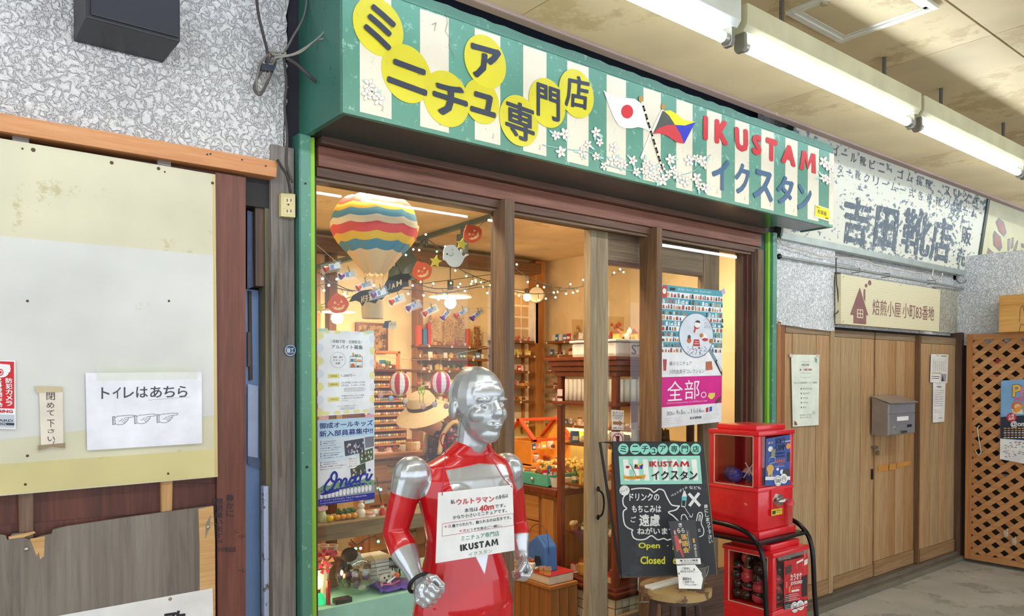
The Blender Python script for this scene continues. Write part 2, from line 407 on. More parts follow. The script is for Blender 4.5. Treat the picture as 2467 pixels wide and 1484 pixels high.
# ------------------------------------------------------------------ left: beam, sliding door, boards
t = T('timber_rail', 'long pale orange planed timber rail under the rough plaster', 'beam', onY(330, 340, -.07))
slab([(-900, 118), (0, 272), (669, 388), (666, 427), (0, 315), (-900, 168)], -.07, .09).obj('rail', W_ORX, t, bev=.002)
for px, py in ((499, 372), (507, 371), (583, 385), (640, 400)):
    p = onY(px, py, -.07); B().cyl(p, p + V((0, -.002, 0)), .003, n=8).obj('nail', P('33261c', .6), t)
ld = T('sliding_door', 'dark red-brown plywood sliding door behind the cream metal sheet', 'door', (0.2, -.03, 0), kind=None)
slab([(-900, 200), (592, 425), (592, 2300), (-900, 2300)], -.02, .03).obj('panel', W_RED, ld)
slab([(519, 415), (592, 428), (592, 2300), (528, 2300)], -.035, .015).obj('stile', wood('4b261c', '6c3d2e', '85503f', 'Z', .5), ld)
slab([(-900, 1150), (519, 1165), (519, 1225), (-900, 1330)], -.0225, .003).obj('shadow_board', W_RED, ld)  # thin board across the door, same wood as the panel
for q in ([(44, 1188), (80, 1184), (80, 1300), (47, 1300)],):
    slab(q, -.0385, .018).obj('batten', wood('4a3427', '6d5342', '8a6f5a', 'Z'), ld)
slab([(388, 1156), (416, 1154), (414, 1240), (390, 1240)], -.0385, .018).obj('batten', wood('8a6238', 'b98d57', 'd0aa72', 'Z'), ld)
for q in ([(30, 322), (70, 329), (70, 345), (30, 337)], [(380, 383), (412, 389), (412, 402), (380, 396)]):
    slab(q, -.0385, .018).obj('batten', P('85807a', .7), ld)
mp = pxmap((0, -.0352, 0), (0, -1, 0)); pr = Pr(mp, (0, -1, 0), ld)
pr.vtext('2b2a35', '静かに', 545, 1190, 563, 1246, 1, .01, 'handwriting'); pr.vtext('2b2a35', '開閉願います。', 516, 1200, 536, 1316, 1, .01, 'handwriting')
pr.text('2b2a35', '小川食品店', 522, 1317, 568, 1330, 1, .01, 'handwriting')
pr.done()
for px, py in ((580, 1292), (587, 1290), (578, 1372), (588, 1374), (570, 1280)):
    p = onY(px, py, -.036); B().ball(p, .005, 8, 5).obj('screw', P('7a5a48', .4, .6), ld)
# cream metal sheet
cream = worn('d3cfb2', 'bdb48c', rough=.45, sc=3.3, amt=.56, bmp=.05)
t = T('metal_sheet', 'large worn cream metal sheet nailed over the left door', 'board', onY(250, 1150, -.05))
slab([(-900, 190), (0, 333), (519, 420), (525, 1149), (0, 1195), (-900, 1274)], -.05, .006).obj('sheet', cream, t, bev=.001)
slab([(-900, 380), (0, 568), (516, 615), (521, 1000), (0, 1060), (-900, 1130)], -.0506, .0006).obj('pale_patch', worn('d4d5cf', 'c8c8ba', rough=.4, sc=1.9, amt=.6, bmp=.04), t)
slab([(-900, 1180), (0, 1118), (521, 1082), (525, 1147), (0, 1192), (-900, 1268)], -.0506, .0006).obj('yellowed_edge', worn('d2c78d', 'b9a766', rough=.45, sc=5, amt=.66, bmp=.04), t)
slab([(512, 422), (518, 423), (524, 1146), (517, 1147)], -.0508, .0006).obj('yellowed_edge', worn('cdb97a', 'a88f4e', rough=.45, sc=9, amt=.6, bmp=.04), t)
for px, py, r in ((80, 361, .006), (269, 392, .0055), (382, 406, .0055), (397, 414, .003), (512, 441, .005), (54, 358, .003), (66, 725, .004), (407, 725, .004), (405, 1141, .004), (61, 1167, .004), (66, 1098, .004)):
    p = onY(px, py, -.0505); B().ball(p, (r, .003, r), 10, 6).obj('nail_head', P('5b4a3a', .5, .4), t)
# weathered plywood
t = T('plywood_board', 'weathered grey plywood board with a torn upper edge below the cream sheet', 'board', onY(250, 1480, -.052))
slab([(-900, 1345), (0, 1288), (14, 1290), (18, 1302), (30, 1286), (58, 1284), (60, 1296), (76, 1302), (98, 1292), (125, 1286), (128, 1276), (160, 1268), (300, 1247), (514, 1218), (516, 1300), (523, 2300), (-900, 2300)], -.052, .012).obj('board', W_GREY, t)
slab([(478, 1226), (514, 1219), (518, 1300), (523, 2300), (484, 2300), (481, 1310)], -.0527, .0008).obj('bare_strip', W_PLY, t)
slab([(20, 1293), (82, 1280), (86, 1284), (58, 1294), (22, 1299)], -.054, .002).obj('splinter', W_PLY, t)
slab([(72, 1298), (108, 1292), (106, 1340), (96, 1348), (94, 1330), (88, 1340), (80, 1318)], -.0527, .0008).obj('bare_patch', W_PLY, t)
slab([(496, 1262), (508, 1240), (505, 1272), (495, 1298)], -.0535, .0008).obj('washer_plate', P('8d8577', .4, .7), t)
for px, py in ((502, 1270), (64, 1323)):
    p = onY(px, py, -.054); B().ball(p, (.006, .003, .006), 10, 6).obj('screw', P('b9b4a8', .3, .9), t)
# speaker box high on the wall
t = T('wall_box', 'black square box fixed high on the rough plaster wall', 'box', onY(300, 100, -.02))
a, c = onY(207, 49, -.22), onY(434.7, 94, -.22); z0 = (a.z + c.z) / 2
B().box(a.x, c.x, -.22, -.02, z0, z0 + .34, bev=.004).obj('body', worn('1c1d26', '2c2e3a', rough=.45, sc=30), t)
B().box(a.x + .012, c.x - .006, -.226, -.22, z0 + .01, z0 + .33, bev=.002).obj('front_cover', worn('20222e', '3a3d4c', rough=.4, sc=22, amt=.7), t)
# ------------------------------------------------------------------ narrow gap between the two shopfronts
B().box(Xat(596, .1), Xat(612, .3) + .25, .3, .34, 0, 2.4).obj('wall_recess', worn('6e8fc0', '55719c', rough=.6, sc=6, amt=.6), kind='structure')
t = T('blue_door', 'pale blue painted door standing in the narrow recess', 'door', onY(620, 1400, .05))
slab([(592, 696), (640, 702), (640, 2300), (592, 2300)], .06, .03).obj('leaf', worn('7f9fd0', '6584b4', rough=.5, sc=4, amt=.6), t)
slab([(599, 700), (606, 701), (609, 915), (601, 917)], .05, .015).obj('frame_bar', W_DARK, t)
slab([(597, 800), (604, 800), (604, 880), (597, 884)], .048, .01).obj('small_pane', P('4c3a2e', .3), t)
t2 = T('taped_paper', 'bluish paper sheet taped to the pale blue door', 'notice', onY(615, 1100, .04))
slab([(597, 925), (622, 930), (621, 1103), (597, 1099)], .048, .0015).obj('paper', P('b4c6ea', .5), t2)
slab([(597, 1099), (634, 1105), (632, 1130), (618, 1126), (597, 1118)], .05, .001).obj('tape', P('5d6f92', .4), t2)
t = T('corrugated_sheet', 'small crumpled silver sheet hanging in the recess above the blue door', 'sheet', onY(605, 690, .03))
b = B()
for i in range(9):
    x0 = 596 + i * 2.6; b.prism([onY(x0, 506 + i, .02 + (i % 2) * .006), onY(x0 + 2.8, 507 + i, .026 - (i % 2) * .006), onY(x0 + 2.8, 694 - i, .026 - (i % 2) * .006), onY(x0, 697 - i, .02 + (i % 2) * .006)], (0, .004, 0))
b.obj('sheet', P('8f9db5', .35, .5), t)
def post(name, label, pl, pr, y, d, z0, z1, mat, cat='post'):
    return vb(pl, pr, y, d, z0, z1).obj(name, mat, bev=.003, label=label, cat=cat)
z31 = 3.1
vb(592, 650, -.012, .06, Zat(620, 500, 0), 2.34).obj('lintel_block', P('2e2c2c', .8), label='dark grey timber block over the narrow recess', cat='beam')
post('door_post', 'black weathered timber post right of the recess', 617, 641, .0, .08, Zat(630, 690, 0), 2.36, W_DARK)
post('steel_channel', 'thin brown steel channel running up beside the grey post', 640, 655, -.01, .07, 0, 2.33, wood('56503c', '726a4c', '8a825f', 'Z', .5))
post('white_jamb', 'narrow bluish white jamb with flaking paint below the channel', 634, 646, -.015, .03, 0, Zat(640, 1170, 0), worn('a9b7d6', '5f4f46', rough=.6, sc=20, amt=.56))
post('weathered_post', 'silvery weathered timber post beside the teal frame', 655, 711, -.03, .11, 0, 2.37, wood('4e4843', '807972', 'a69f96', 'Z', .75, 1.0, .5))
B().tube([onY(672, 600, -.045), onY(673, 900, -.045), onY(677, 1150, -.045)], .003).obj('cable', P('6c5b4d'), label='thin brown cable running down the silvery post', cat='cable')
t = T('oval_badge', 'small blue oval plate on the silvery post', 'plate', onY(696, 850, -.034))
pr = Pr(pxmap((0, -.034, 0), (0, -1, 0)), (0, -1, 0), t, .001)
pr.ell('2a4a72', 699, 844, 14, 14, 1, 'plate'); pr.ell('e8ecf2', 699, 844, 13, 13, 2, 'rim', ring=.08)
pr.text('f0f2f6', '鎌工', 690, 838, 708, 850, 2); pr.done(.3)
t = T('power_outlet', 'cream double power socket screwed to the silvery post', 'socket', onY(692, 520, -.034))
slab([(677, 465), (712, 467), (712, 524), (677, 521)], -.052, .022).obj('box', worn('d5c690', 'a38f58', rough=.5, sc=20, amt=.62), t, bev=.003)
for y0 in (474, 500):
    slab([(684, y0), (707, y0 + 1), (707, y0 + 17), (684, y0 + 16)], -.054, .003).obj('socket', P('d9cc9c', .5), t, bev=.001)
    slab([(691, y0 + 5), (693, y0 + 5), (693, y0 + 12), (691, y0 + 12)], -.0545, .002).obj('slot', P('2b2520'), t)
    slab([(700, y0 + 5), (702, y0 + 5), (702, y0 + 12), (700, y0 + 12)], -.0545, .002).obj('slot', P('2b2520'), t)
p = onY(695, 493, -.054); B().ball(p, .003, 8, 5).obj('screw', P('4a4238'), t)
# dark edge strip behind the sign
slab([(700, -700), (728, -700), (722, 340), (690, 395)], .0, .1).obj('edge_strip', P('2c2b34', .9), label='dark broken edge strip between plaster and green sign', cat='strip')
# cables by the sign
t = T('cable_bundle', 'tangle of old dusty cables tied in loops beside the green sign', 'cable', onY(660, 180, -.08))
def cab(pts, r=.004, col='5a5350', y=-.08):
    B().tube(sm([onY(px, py, y - (k % 3) * .006) for k, (px, py) in enumerate(pts)]), r, 6).obj('cable', P(col, .8), t, smooth='all')
def sm(pts, n=5):
    out = []
    for i in range(len(pts) - 1):
        p0, p1, p2, p3 = pts[max(0, i - 1)], pts[i], pts[i + 1], pts[min(len(pts) - 1, i + 2)]
        for k in range(n):
            s = k / n; out.append(.5 * ((2 * p1) + (p2 - p0) * s + (2 * p0 - 5 * p1 + 4 * p2 - p3) * s * s + (3 * p1 - p0 - 3 * p2 + p3) * s ** 3))
    return out + [pts[-1]]
cab([(612, -60), (622, 30), (632, 75), (645, 130), (640, 150)], .005, '43403f')
cab([(742, -60), (735, 30), (705, 90), (680, 132), (650, 150)], .004, '6b6560')
cab([(806, -40), (800, 30), (782, 75), (745, 108), (700, 132), (655, 130)], .003, '8f8980', -.2)
cab([(816, -40), (812, 40), (790, 88), (760, 98), (720, 128), (660, 140)], .003, '8f8980', -.2)
cab([(650, 128), (630, 150), (618, 195), (622, 222), (640, 205), (652, 165), (668, 130), (650, 128)], .004, '7b746b')
cab([(655, 132), (640, 160), (622, 185), (612, 215), (628, 228), (648, 190), (664, 150), (655, 132)], .004, '55504c')
cab([(648, 125), (642, 165), (630, 205), (650, 180), (662, 142), (690, 128), (648, 125)], .003, '968e82')
cab([(690, 140), (715, 155), (740, 178), (765, 198), (790, 190)], .006, '4b4644', -.15)
cab([(684, 140), (690, 200), (686, 260), (692, 330), (690, 395), (705, 440)], .005, '4b4442')
cab([(668, 385), (680, 405), (692, 425), (700, 465)], .005, '37322f')
slab([(632, 152), (664, 158), (660, 172), (630, 168)], -.1, .02).obj('cable_tie', P('2a2e3c'), t)
# ------------------------------------------------------------------ shopfront sign box
YS = -.356
SL, SR = onY(826, 274, YS).x, onY(2006, 552, YS).x; SZ0 = 2.418; SZ1 = 2.893
sg = T('shop_sign', 'long green and cream striped shop sign box with yellow discs over the doorway', 'sign', ((SL + SR) / 2, YS, SZ0))
b = B()
n = 60; top = []
rr = random.Random(5)
for i in range(n + 1): top.append((SR + (SL - SR) * i / n, YS, SZ1 + rr.uniform(-.004, .004)))
b.prism([(SL, YS, SZ0), (SR, YS, SZ0)] + top, (0, .02, 0)); b.obj('front_board', M_TEAL, sg)
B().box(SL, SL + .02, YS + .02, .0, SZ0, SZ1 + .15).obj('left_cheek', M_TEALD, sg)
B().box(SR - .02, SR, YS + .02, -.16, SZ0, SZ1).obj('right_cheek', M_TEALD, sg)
B().box(SL + .02, 3.98, YS + .02, .1, SZ0 + .004, SZ0 + .018).box(3.98, SR - .02, YS + .02, -.16, SZ0 + .004, SZ0 + .018).obj('soffit', worn('3c4a46', '2c3a36', rough=.25, sc=6, amt=.6, metal=.25, bmp=.15), sg)
B().box(SL + .02, SR - .02, YS + .02, .05, SZ1 - .03, SZ1 - .015).obj('top_cover', P('2b3030', .9), sg)
B().box(SL, SR, YS - .0015, YS, 2.853, 2.855).obj('seam', P('2f6656'), sg)
SP = 2.433; ST = 2.846
for i, (l, r) in enumerate([(867, 943), (1012, 1081), (1143.6, 1205), (1260, 1316), (1366, 1417.5), (1461, 1507.5), (1549.5, 1591.5), (1629, 1668), (1702.5, 1738), (1770.5, 1804.6), (1834, 1864.7), (1892, 1921.5), (1946.6, 1973), (1998, 2009.3)]):
    x0, x1 = Xat(l, YS, 300), Xat(r, YS, 300)
    B().prism([(x0, YS, SP), (x1, YS, SP), (x1, YS, ST + .002), (x0, YS, ST)], (0, -.0012, 0)).obj('painted_stripe', worn('dbd3bd', 'a9a38a', rough=.45, sc=26, amt=.61, bmp=.15), sg)
pr = Pr(pxmap((0, YS - .0013, 0), (0, -1, 0)), (0, -1, 0), sg, .0009)
DISC = [((912, 65), .0966), ((980, 178), .1), ((1075.5, 238.6), .1), ((1160, 245), .083), ((1169, 149), .098), ((1250, 291.5), .098), ((1318, 249), .0977), ((1388, 226.5), .099)]
YEL = worn('cfc52a', '9c9424', rough=.4, sc=34, amt=.63, bmp=.1)
for i, (c, r) in enumerate(DISC):
    p = onY(*c, YS - .0015); k = i * .0004
    B().cyl(p + V((0, -k, 0)), p + V((0, -.0012 - k, 0)), r, n=48).obj('yellow_disc', YEL, sg)
NAVY = '2c3446'
LT = [('ミ', (872, 84), (942, 128), (884, 2)), ('ニ', (931, 198), (1026, 233), (938, 138)), ('チ', (1041, 270), (1125, 297), (1041, 190)),
      ('ュ', (1131, 268), (1192, 286), (1134, 217)), ('ア', (1133, 184), (1205, 204), (1133, 103)), ('専', (1216, 325), (1286, 350), (1216, 236)),
      ('門', (1291, 278), (1347, 297), (1291, 198)), ('店', (1358, 256), (1415, 268), (1362, 178))]
for ch, bl, br, tl in LT: pr.tq(NAVY, ch, bl, br, tl, 6, .042 if ch in 'ミニチュア' else .026)
S5 = lambda x, y: (1300 + x / 3.379, 180 + y / 3.379)
for ch, bl, br, tl in [('I', (1329, 525), (1366, 535), (1331, 332)), ('K', (1423, 555), (1530, 580), (1425, 360)), ('U', (1590, 612), (1697, 640), (1585, 422)), ('S', (1728, 648), (1803, 662), (1728, 482)),
                       ('T', (1838, 690), (1930, 718), (1840, 508)), ('A', (1963, 712), (2080, 755), (1972, 555)), ('M', (2113, 768), (2247, 808), (2122, 612))]:
    pr.tq('c4242b', ch, S5(*bl), S5(*br), S5(*tl), 3, .075)
for ch, bl, br, tl in [('イ', (1400, 920), (1540, 958), (1402, 662)), ('ク', (1583, 960), (1702, 995), (1592, 706)), ('ス', (1735, 1000), (1895, 1045), (1745, 760)), ('タ', (1925, 1045), (2060, 1068), (1932, 815)), ('ン', (2095, 1095), (2210, 1112), (2098, 885))]:
    pr.tq('3f6285', ch, S5(*bl), S5(*br), S5(*tl), 3, .034)
# crossed flags
f = [S5(*p) for p in [(516, 125), (560, 160), (620, 183), (700, 190), (770, 198), (825, 235), (850, 320), (870, 400), (900, 470), (850, 440), (800, 428), (740, 438), (680, 435), (640, 415), (600, 350), (560, 250)]]
pr.poly('eeebdd', f, 3, 'painted_flag'); c = S5(708, 302); pr.ell('c9252e', c[0], c[1], 14.5, 16.5, 4, 'painted_flag')
pr.line('e7e4d2', [S5(1000, 285), S5(905, 480), S5(825, 680)], .014, 3, 'painted_flagpole')
pr.poly('4a4d49', [S5(*p) for p in [(995, 295), (1045, 330), (1098, 410), (1030, 412), (965, 435), (920, 483), (955, 400)]], 4, 'painted_flag')
pr.poly('ecd700', [S5(*p) for p in [(1005, 295), (1060, 292), (1110, 320), (1170, 370), (1265, 385), (1180, 415), (1098, 410), (1050, 335)]], 4, 'painted_flag')
pr.poly('c8353b', [S5(*p) for p in [(920, 483), (965, 435), (1030, 412), (1098, 410), (1140, 480), (1172, 562), (1110, 550), (1030, 495), (970, 478)]], 4, 'painted_flag')
pr.poly('2533b4', [S5(*p) for p in [(1098, 410), (1180, 415), (1265, 385), (1172, 562), (1140, 480)]], 4, 'painted_flag')
a, c = S5(828, 225), S5(995, 770)
for i in range(16):
    q = lambda t: (a[0] + (c[0] - a[0]) * t, a[1] + (c[1] - a[1]) * t)
    pr.line('3a3f3c' if i % 2 else 'e7e1c4', [q(i / 16), q((i + 1) / 16)], .012, 5, 'painted_flagpole')
for p in ((818, 200), (1001, 262)): c = S5(*p); pr.ell('a87f35', c[0], c[1], 5, 8, 5, 'painted_finial')
# blossoms
rr = random.Random(11)
fl_ = [(130, 495), (200, 480), (345, 630), (390, 570), (455, 470), (485, 550), (455, 665), (600, 595), (600, 700), (650, 720), (685, 735), (755, 700), (785, 790), (860, 720), (880, 810), (850, 770), (910, 740), (985, 760), (1000, 860), (1060, 690), (1045, 810), (1085, 775), (1120, 830), (1180, 870), (1215, 700), (1270, 680), (1320, 700), (1275, 845), (1295, 905), (1350, 920), (1345, 735), (170, 630), (520, 745), (930, 830), (2310, 710), (2340, 740), (2370, 770), (2345, 860), (2310, 840)]
fl_ = [S5(*p) for p in fl_] + [(888, 205), (900, 225), (912, 240), (884, 228)]
for i, (x, y) in enumerate(fl_):
    r = rr.uniform(9.5, 13.5) if i < len(fl_) - 4 else 15; a0 = rr.uniform(0, 1)
    for k in range(5):
        t = a0 + k * 2 * math.pi / 5; pr.ell('efeee4', x + math.cos(t) * r * .5, y + math.sin(t) * r * .62, r * .52, r * .3, 3, 'painted_blossom', 10, t)
        pr.ell('b3a88c', x + math.cos(t) * r * .5, y + math.sin(t) * r * .62, r * .52, r * .3, 4, 'painted_outline', 10, t, ring=.12)
    pr.ell('b98f5d', x, y, 2, 2, 4, 'painted_blossom', 8)
for i in range(46):
    x, y = fl_[rr.randrange(len(fl_))]; t = rr.uniform(0, 6.28); pr.ell('a9cfcb', x + math.cos(t) * 13, y + math.sin(t) * 13, 7.5, 2.6, 2.6, 'painted_leaf', 10, t)
pr.line('8fb5b2', sm([V((*S5(*p), 0)) for p in [(20, 570), (100, 590), (240, 610), (420, 640), (560, 740), (800, 790), (1050, 820), (1240, 790), (1390, 650)]], 6) and [tuple(q)[:2] for q in sm([V((*S5(*p), 0)) for p in [(20, 570), (100, 590), (240, 610), (420, 640), (560, 740), (800, 790), (1050, 820), (1240, 790), (1390, 650)]], 6)], .004, 2.4, 'painted_stem')
pr.line('8a7f70', [(1072, 30), (1078, 55), (1072, 75), (1084, 95), (1080, 110), (1092, 130), (1094, 140)], .002, 3, 'crack')
pr.line('8a7f70', [(1040, 60), (1050, 55), (1046, 75)], .002, 3, 'crack')
pr.done(.45)
t = T('yellow_label', 'small bright yellow printed label at the low corner of the green sign', 'label', onY(1979, 530, YS - .003))
pr = Pr(pxmap((0, YS - .003, 0), (0, -1, 0)), (0, -1, 0), t, .001)
pr.poly('ece9dc', [(1964, 492), (1999, 504), (1998, 534), (1962, 523)], 1, 'paper'); pr.poly('ecdc1c', [(1965, 494), (1998, 506), (1997, 531), (1963, 520)], 2, 'paper')
pr.tq('2a2418', '松喜屋', (1969, 514), (1990, 521), (1969, 504), 3); pr.tq('2a2418', '鎌倉市場', (1966, 500), (1974, 503), (1966, 497), 3); pr.tq('2a2418', '鎌倉', (1987, 527), (1995, 529), (1987, 523), 3); pr.done()
# ------------------------------------------------------------------ timber frame of the shopfront
def fr(name, pl, pr_, y, d, z0, z1, mat, lab, par=None): return vb(pl, pr_, y, d, z0, z1).obj(name, mat, par, bev=.003, label=None if par else lab, cat=None if par else 'frame')
tp = T('teal_post', 'teal painted post left of the shop window with a lime green edge', 'post', (Xat(735, -.05), -.04, 0))
vb(726, 751, -.06, .07, 0, SZ0, None).obj('post', M_TEAL, tp, bev=.003)
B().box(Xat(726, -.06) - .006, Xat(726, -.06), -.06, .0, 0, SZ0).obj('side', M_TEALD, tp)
vb(750, 760, -.045, .05, 0, SZ0).obj('lime_edge', M_LIME, tp)
p = onY(739, 1125, -.061); B().cyl(p, p + V((0, -.003, 0)), .004, n=10).obj('screw_hole', BLK, tp)
p = onY(736, 442, -.061); B().cyl(p, p + V((0, -.003, 0)), .004, n=10).obj('screw_hole', BLK, tp)
tr = T('teal_post', 'teal painted post right of the shop window beside the plank wall', 'post', (Xat(1865, -.05), -.04, 0))
x1 = Xat(1871, -.06)
vb(1861, 1871, -.06, .08, 0, SZ0).obj('post', M_TEAL, tr, bev=.003)
B().box(Xat(1861, -.06) - .02, Xat(1861, -.06), -.04, .02, 0, SZ0).obj('lime_edge', M_LIME, tr)
B().box(Xat(1861, -.06) - .12, Xat(1861, -.06) - .02, -.02, .03, 0, SZ0).obj('green_reveal', P('1f4a44', .5), tr)
FX0, FX1 = Xat(757, 0), Xat(1861, -.06) - .10
LZ0, LZ1 = 1.55 + .735, SZ0 + .005
lt = T('door_lintel', 'reddish brown timber lintel under the green sign', 'beam', ((FX0 + FX1) / 2, -.02, LZ0))
B().box(FX0, FX1, -.045, .06, LZ0 + .035, LZ1 - .03, bev=.003).obj('beam', W_REDX, lt)
B().box(FX0, FX1, -.075, .06, LZ1 - .028, LZ1, bev=.003).obj('top_rail', W_DARKX, lt)
B().box(FX0, FX1, -.03, .10, LZ0, LZ0 + .034, bev=.002).obj('lower_rail', W_DARKX, lt)
B().box(FX0, FX1, -.012, .015, LZ0 - .012, LZ0 - .001).obj('track', W_OLDX, lt)
post('mullion_post', 'square dark timber post between shop window and open doorway', 1217, 1240, -.075, .085, 0, Zat(1228, 480, -.075), W_OLD)
MXL = Xat(1183, .01)
vb(1195, 1216, .052, .04, 0, LZ0 - .001).obj('window_stile', W_DARK, label='dark grooved window stile beside the square post', cat='frame')
vb(1582, 1595, -.075, .12, 0, Zat(1585, 546, -.075)).obj('mullion_post', wood('4a3320', '77583a', '9c7d58', 'Z', .6), bev=.003, label='brown timber post right of the sliding door, behind the chalkboard', cat='post')
# right jamb
rj = T('window_jamb', 'brown layered timber jamb at the right end of the shop window', 'frame', (Xat(1810, 0), 0, 0))
for l, r, y, d, m in ((1787, 1800, .02, .05, W_DARK), (1799, 1812, .0, .05, W_REDX and W_RED), (1811, 1826, -.02, .06, W_DARK), (1825, 1838, -.045, .08, W_OLD)):
    vb(l, r, y, d, 0, LZ0 + .02).obj('strip', m, rj, bev=.002)
lj = T('window_jamb', 'slim dark timber jamb at the left end of the shop window', 'frame', (Xat(760, 0), 0, 0))
vb(758, 764, -.02, .05, 0, LZ0 + .02).obj('strip', W_DARK, lj)
# glass
GZ = .42
def pane(name, x0, x1, y, z0, z1, lab, n=1):
    return B().box(x0, x1, y, y + .004, z0, z1).obj(name, clear('fbfdfb', .05), label=lab, cat='glass')
pane('window_pane', Xat(763, .06), Xat(1194, .06), .066, GZ, LZ0 + .002, 'large clear pane of the left shop window')
pane('window_pane', Xat(1592, .03), Xat(1790, .03), .03, GZ, LZ0 + .002, 'clear pane of the right shop window carrying the museum poster')
for a, c, lb in ((765, 1196, 'dark timber sill and kickboard below the left shop window'), (1596, 1786, 'dark timber sill and kickboard below the right shop window')):
    B().box(Xat(a, 0), Xat(c, 0), .0, .05, 0.031, GZ, bev=.004).obj('kickboard', W_DARKX, label=lb, cat='frame')
# sliding door (open, pushed behind the right post)
YD = .075
sd = T('sliding_door', 'weathered timber sliding door with glass, pushed open beside the doorway', 'door', (Xat(1560, YD), YD, 0))
zt = Zat(1440, 550, YD)
x0, x1 = Xat(1421, YD), Xat(1465, YD)
B().box(x0, x1, YD, YD + .045, .03, zt, bev=.003).obj('stile', W_PALE, sd)
xe0, xe1 = Xat(1695, YD), Xat(1732, YD)
B().box(xe0, xe1, YD, YD + .045, .03, zt, bev=.003).obj('stile', W_OLD, sd)
zr = Zat(1500, 640, YD)
B().box(x1, xe0, YD + .005, YD + .04, zr + .02, zt, bev=.002).obj('top_rail', W_OLDX, sd)
B().box(x1, xe0, YD + .0, YD + .045, zr, zr + .022, bev=.002).obj('bead', W_DARKX, sd)
B().box(x1, xe0, YD + .005, YD + .04, .03, .28, bev=.002).obj('bottom_rail', W_OLDX, sd)
B().box(x1, xe0, YD + .02, YD + .023, .28, zr).obj('glass', clear('fbfdfb', .05), sd)
hp = [onY(1441, 1178, YD - .004), onY(1441, 1180, YD - .03), onY(1452, 1190, YD - .045), onY(1455, 1215, YD - .045), onY(1451, 1238, YD - .04), onY(1441, 1246, YD - .02), onY(1441, 1246, YD)]
hd = B().tube(sm(hp), .005, 8).obj('handle', P('1a1a1c', .4, .6), sd, smooth='all', label='curved black iron handle')
for py in (1178, 1246): p = onY(1441, py, YD); B().ball(p, (.012, .004, .014), 10, 6).obj('handle_plate', P('1a1a1c', .4, .6), sd)
B().box(Xat(1183, 0), 5, -.04, .12, 0, .03, bev=.004).obj('door_sill', W_DARKX, label='dark timber threshold of the shop doorway', cat='sill')
# ------------------------------------------------------------------ fluorescent tubes
def batten(i, x0, x1, old):
    y = -1.24; z = 2.59
    t = T('tube_light', ['pale painted fluorescent batten with its reflector, first over the left end of the sign', 'yellowed fluorescent batten beside the access hatch', 'yellowed fluorescent batten over the right end of the green sign',
          'fluorescent batten over the faded shoe shop sign', 'far fluorescent batten beyond the faded shoe shop sign', 'farthest fluorescent batten along the arcade', 'fluorescent batten over the rough plaster wall', 'fluorescent batten at the near end of the arcade'][i], 'lamp', ((x0 + x1) / 2, y, 2.59), 'fluorescent battens along the arcade')
    hm = P('d5dcd6' if old == 0 else 'cfceae', .4)
    b = B(); b.prism([(x0 + .004, y - .022, 2.622), (x0 + .004, y + .022, 2.622), (x0 + .004, y + .036, 2.64), (x0 + .004, y + .036, 2.705), (x0 + .004, y - .036, 2.705), (x0 + .004, y - .036, 2.64)], (x1 - x0 - .008, 0, 0)); b.obj('housing', hm, t, bev=.002)
    for xx in (x0 + .25, x1 - .25): B().cyl((xx, y, 2.705), (xx, y, CZ - .001), .008, n=8).obj('hanger', P('5a5850', .6), t)
    for xx, s in ((x0 + .02, 1), (x1 - .02, -1)):
        b = B(); b.prism([(xx - .008, y - .018, 2.655), (xx - .008, y + .018, 2.655), (xx - .008, y + .02, 2.58), (xx - .008, y + .012, 2.566), (xx - .008, y - .012, 2.566), (xx - .008, y - .02, 2.58)], (.016, 0, 0)); b.obj('socket', P('7e7d72', .4), t, bev=.002)
        B().cyl((xx + s * .006, y, z), (xx + s * .03, y, z), .0165, n=14).obj('end_cap', P('b9bab4', .3, .6), t, smooth=True)
    B().cyl((x0 + .045, y, z), (x1 - .045, y, z), .0155, n=16).obj('tube', emis('f2f8ff', TUBE_E), t, smooth=True)
for i, (a, c) in enumerate([(.80, 2.02), (2.045, 3.265), (3.285, 4.505), (4.525, 5.745), (5.765, 6.985), (7.005, 8.225), (-.44, .78), (-1.68, -.46)]): batten(i, a, c, 0 if i in (0, 6, 7) else 1)
# access hatch
hc = [onZ(px, py, CZ) for px, py in ((1895, 25), (2024, 97.7), (2257, 8))]
hx0 = (hc[0].x + hc[0].x) / 2; hx1 = hc[1].x; hy1 = hc[1].y; hy0 = hc[2].y
t = T('access_hatch', 'square ceiling access hatch with a pale aluminium rim', 'hatch', ((hx0 + hx1) / 2, (hy0 + hy1) / 2, CZ - .015))
AL = P('dcdcd0', .35, .3)
for a in (0, .018):
    zz = CZ - .012 + a * .3; w_ = .022
    B().box(hx0 + a, hx1 - a, hy1 - w_ - a, hy1 - a, zz, CZ).obj('rim', AL, t, bev=.002); B().box(hx0 + a, hx1 - a, hy0 + a, hy0 + w_ + a, zz, CZ).obj('rim', AL, t, bev=.002)
    B().box(hx0 + a, hx0 + w_ + a, hy0 + w_, hy1 - w_ - a, zz, CZ).obj('rim', AL, t, bev=.002); B().box(hx1 - w_ - a, hx1 - a, hy0 + w_, hy1 - w_ - a, zz, CZ).obj('rim', AL, t, bev=.002)
B().box(hx0 + .04, hx1 - .04, hy0 + .04, hy1 - .04, CZ - .005, CZ).obj('panel', CREAM, t)
B().cyl((hx0 + .03, (hy0 + hy1) / 2 + .05, CZ - .01), (hx0 + .03, (hy0 + hy1) / 2 + .05, CZ - .018), .012, n=10).obj('latch', P('b9a58a', .4, .5), t)
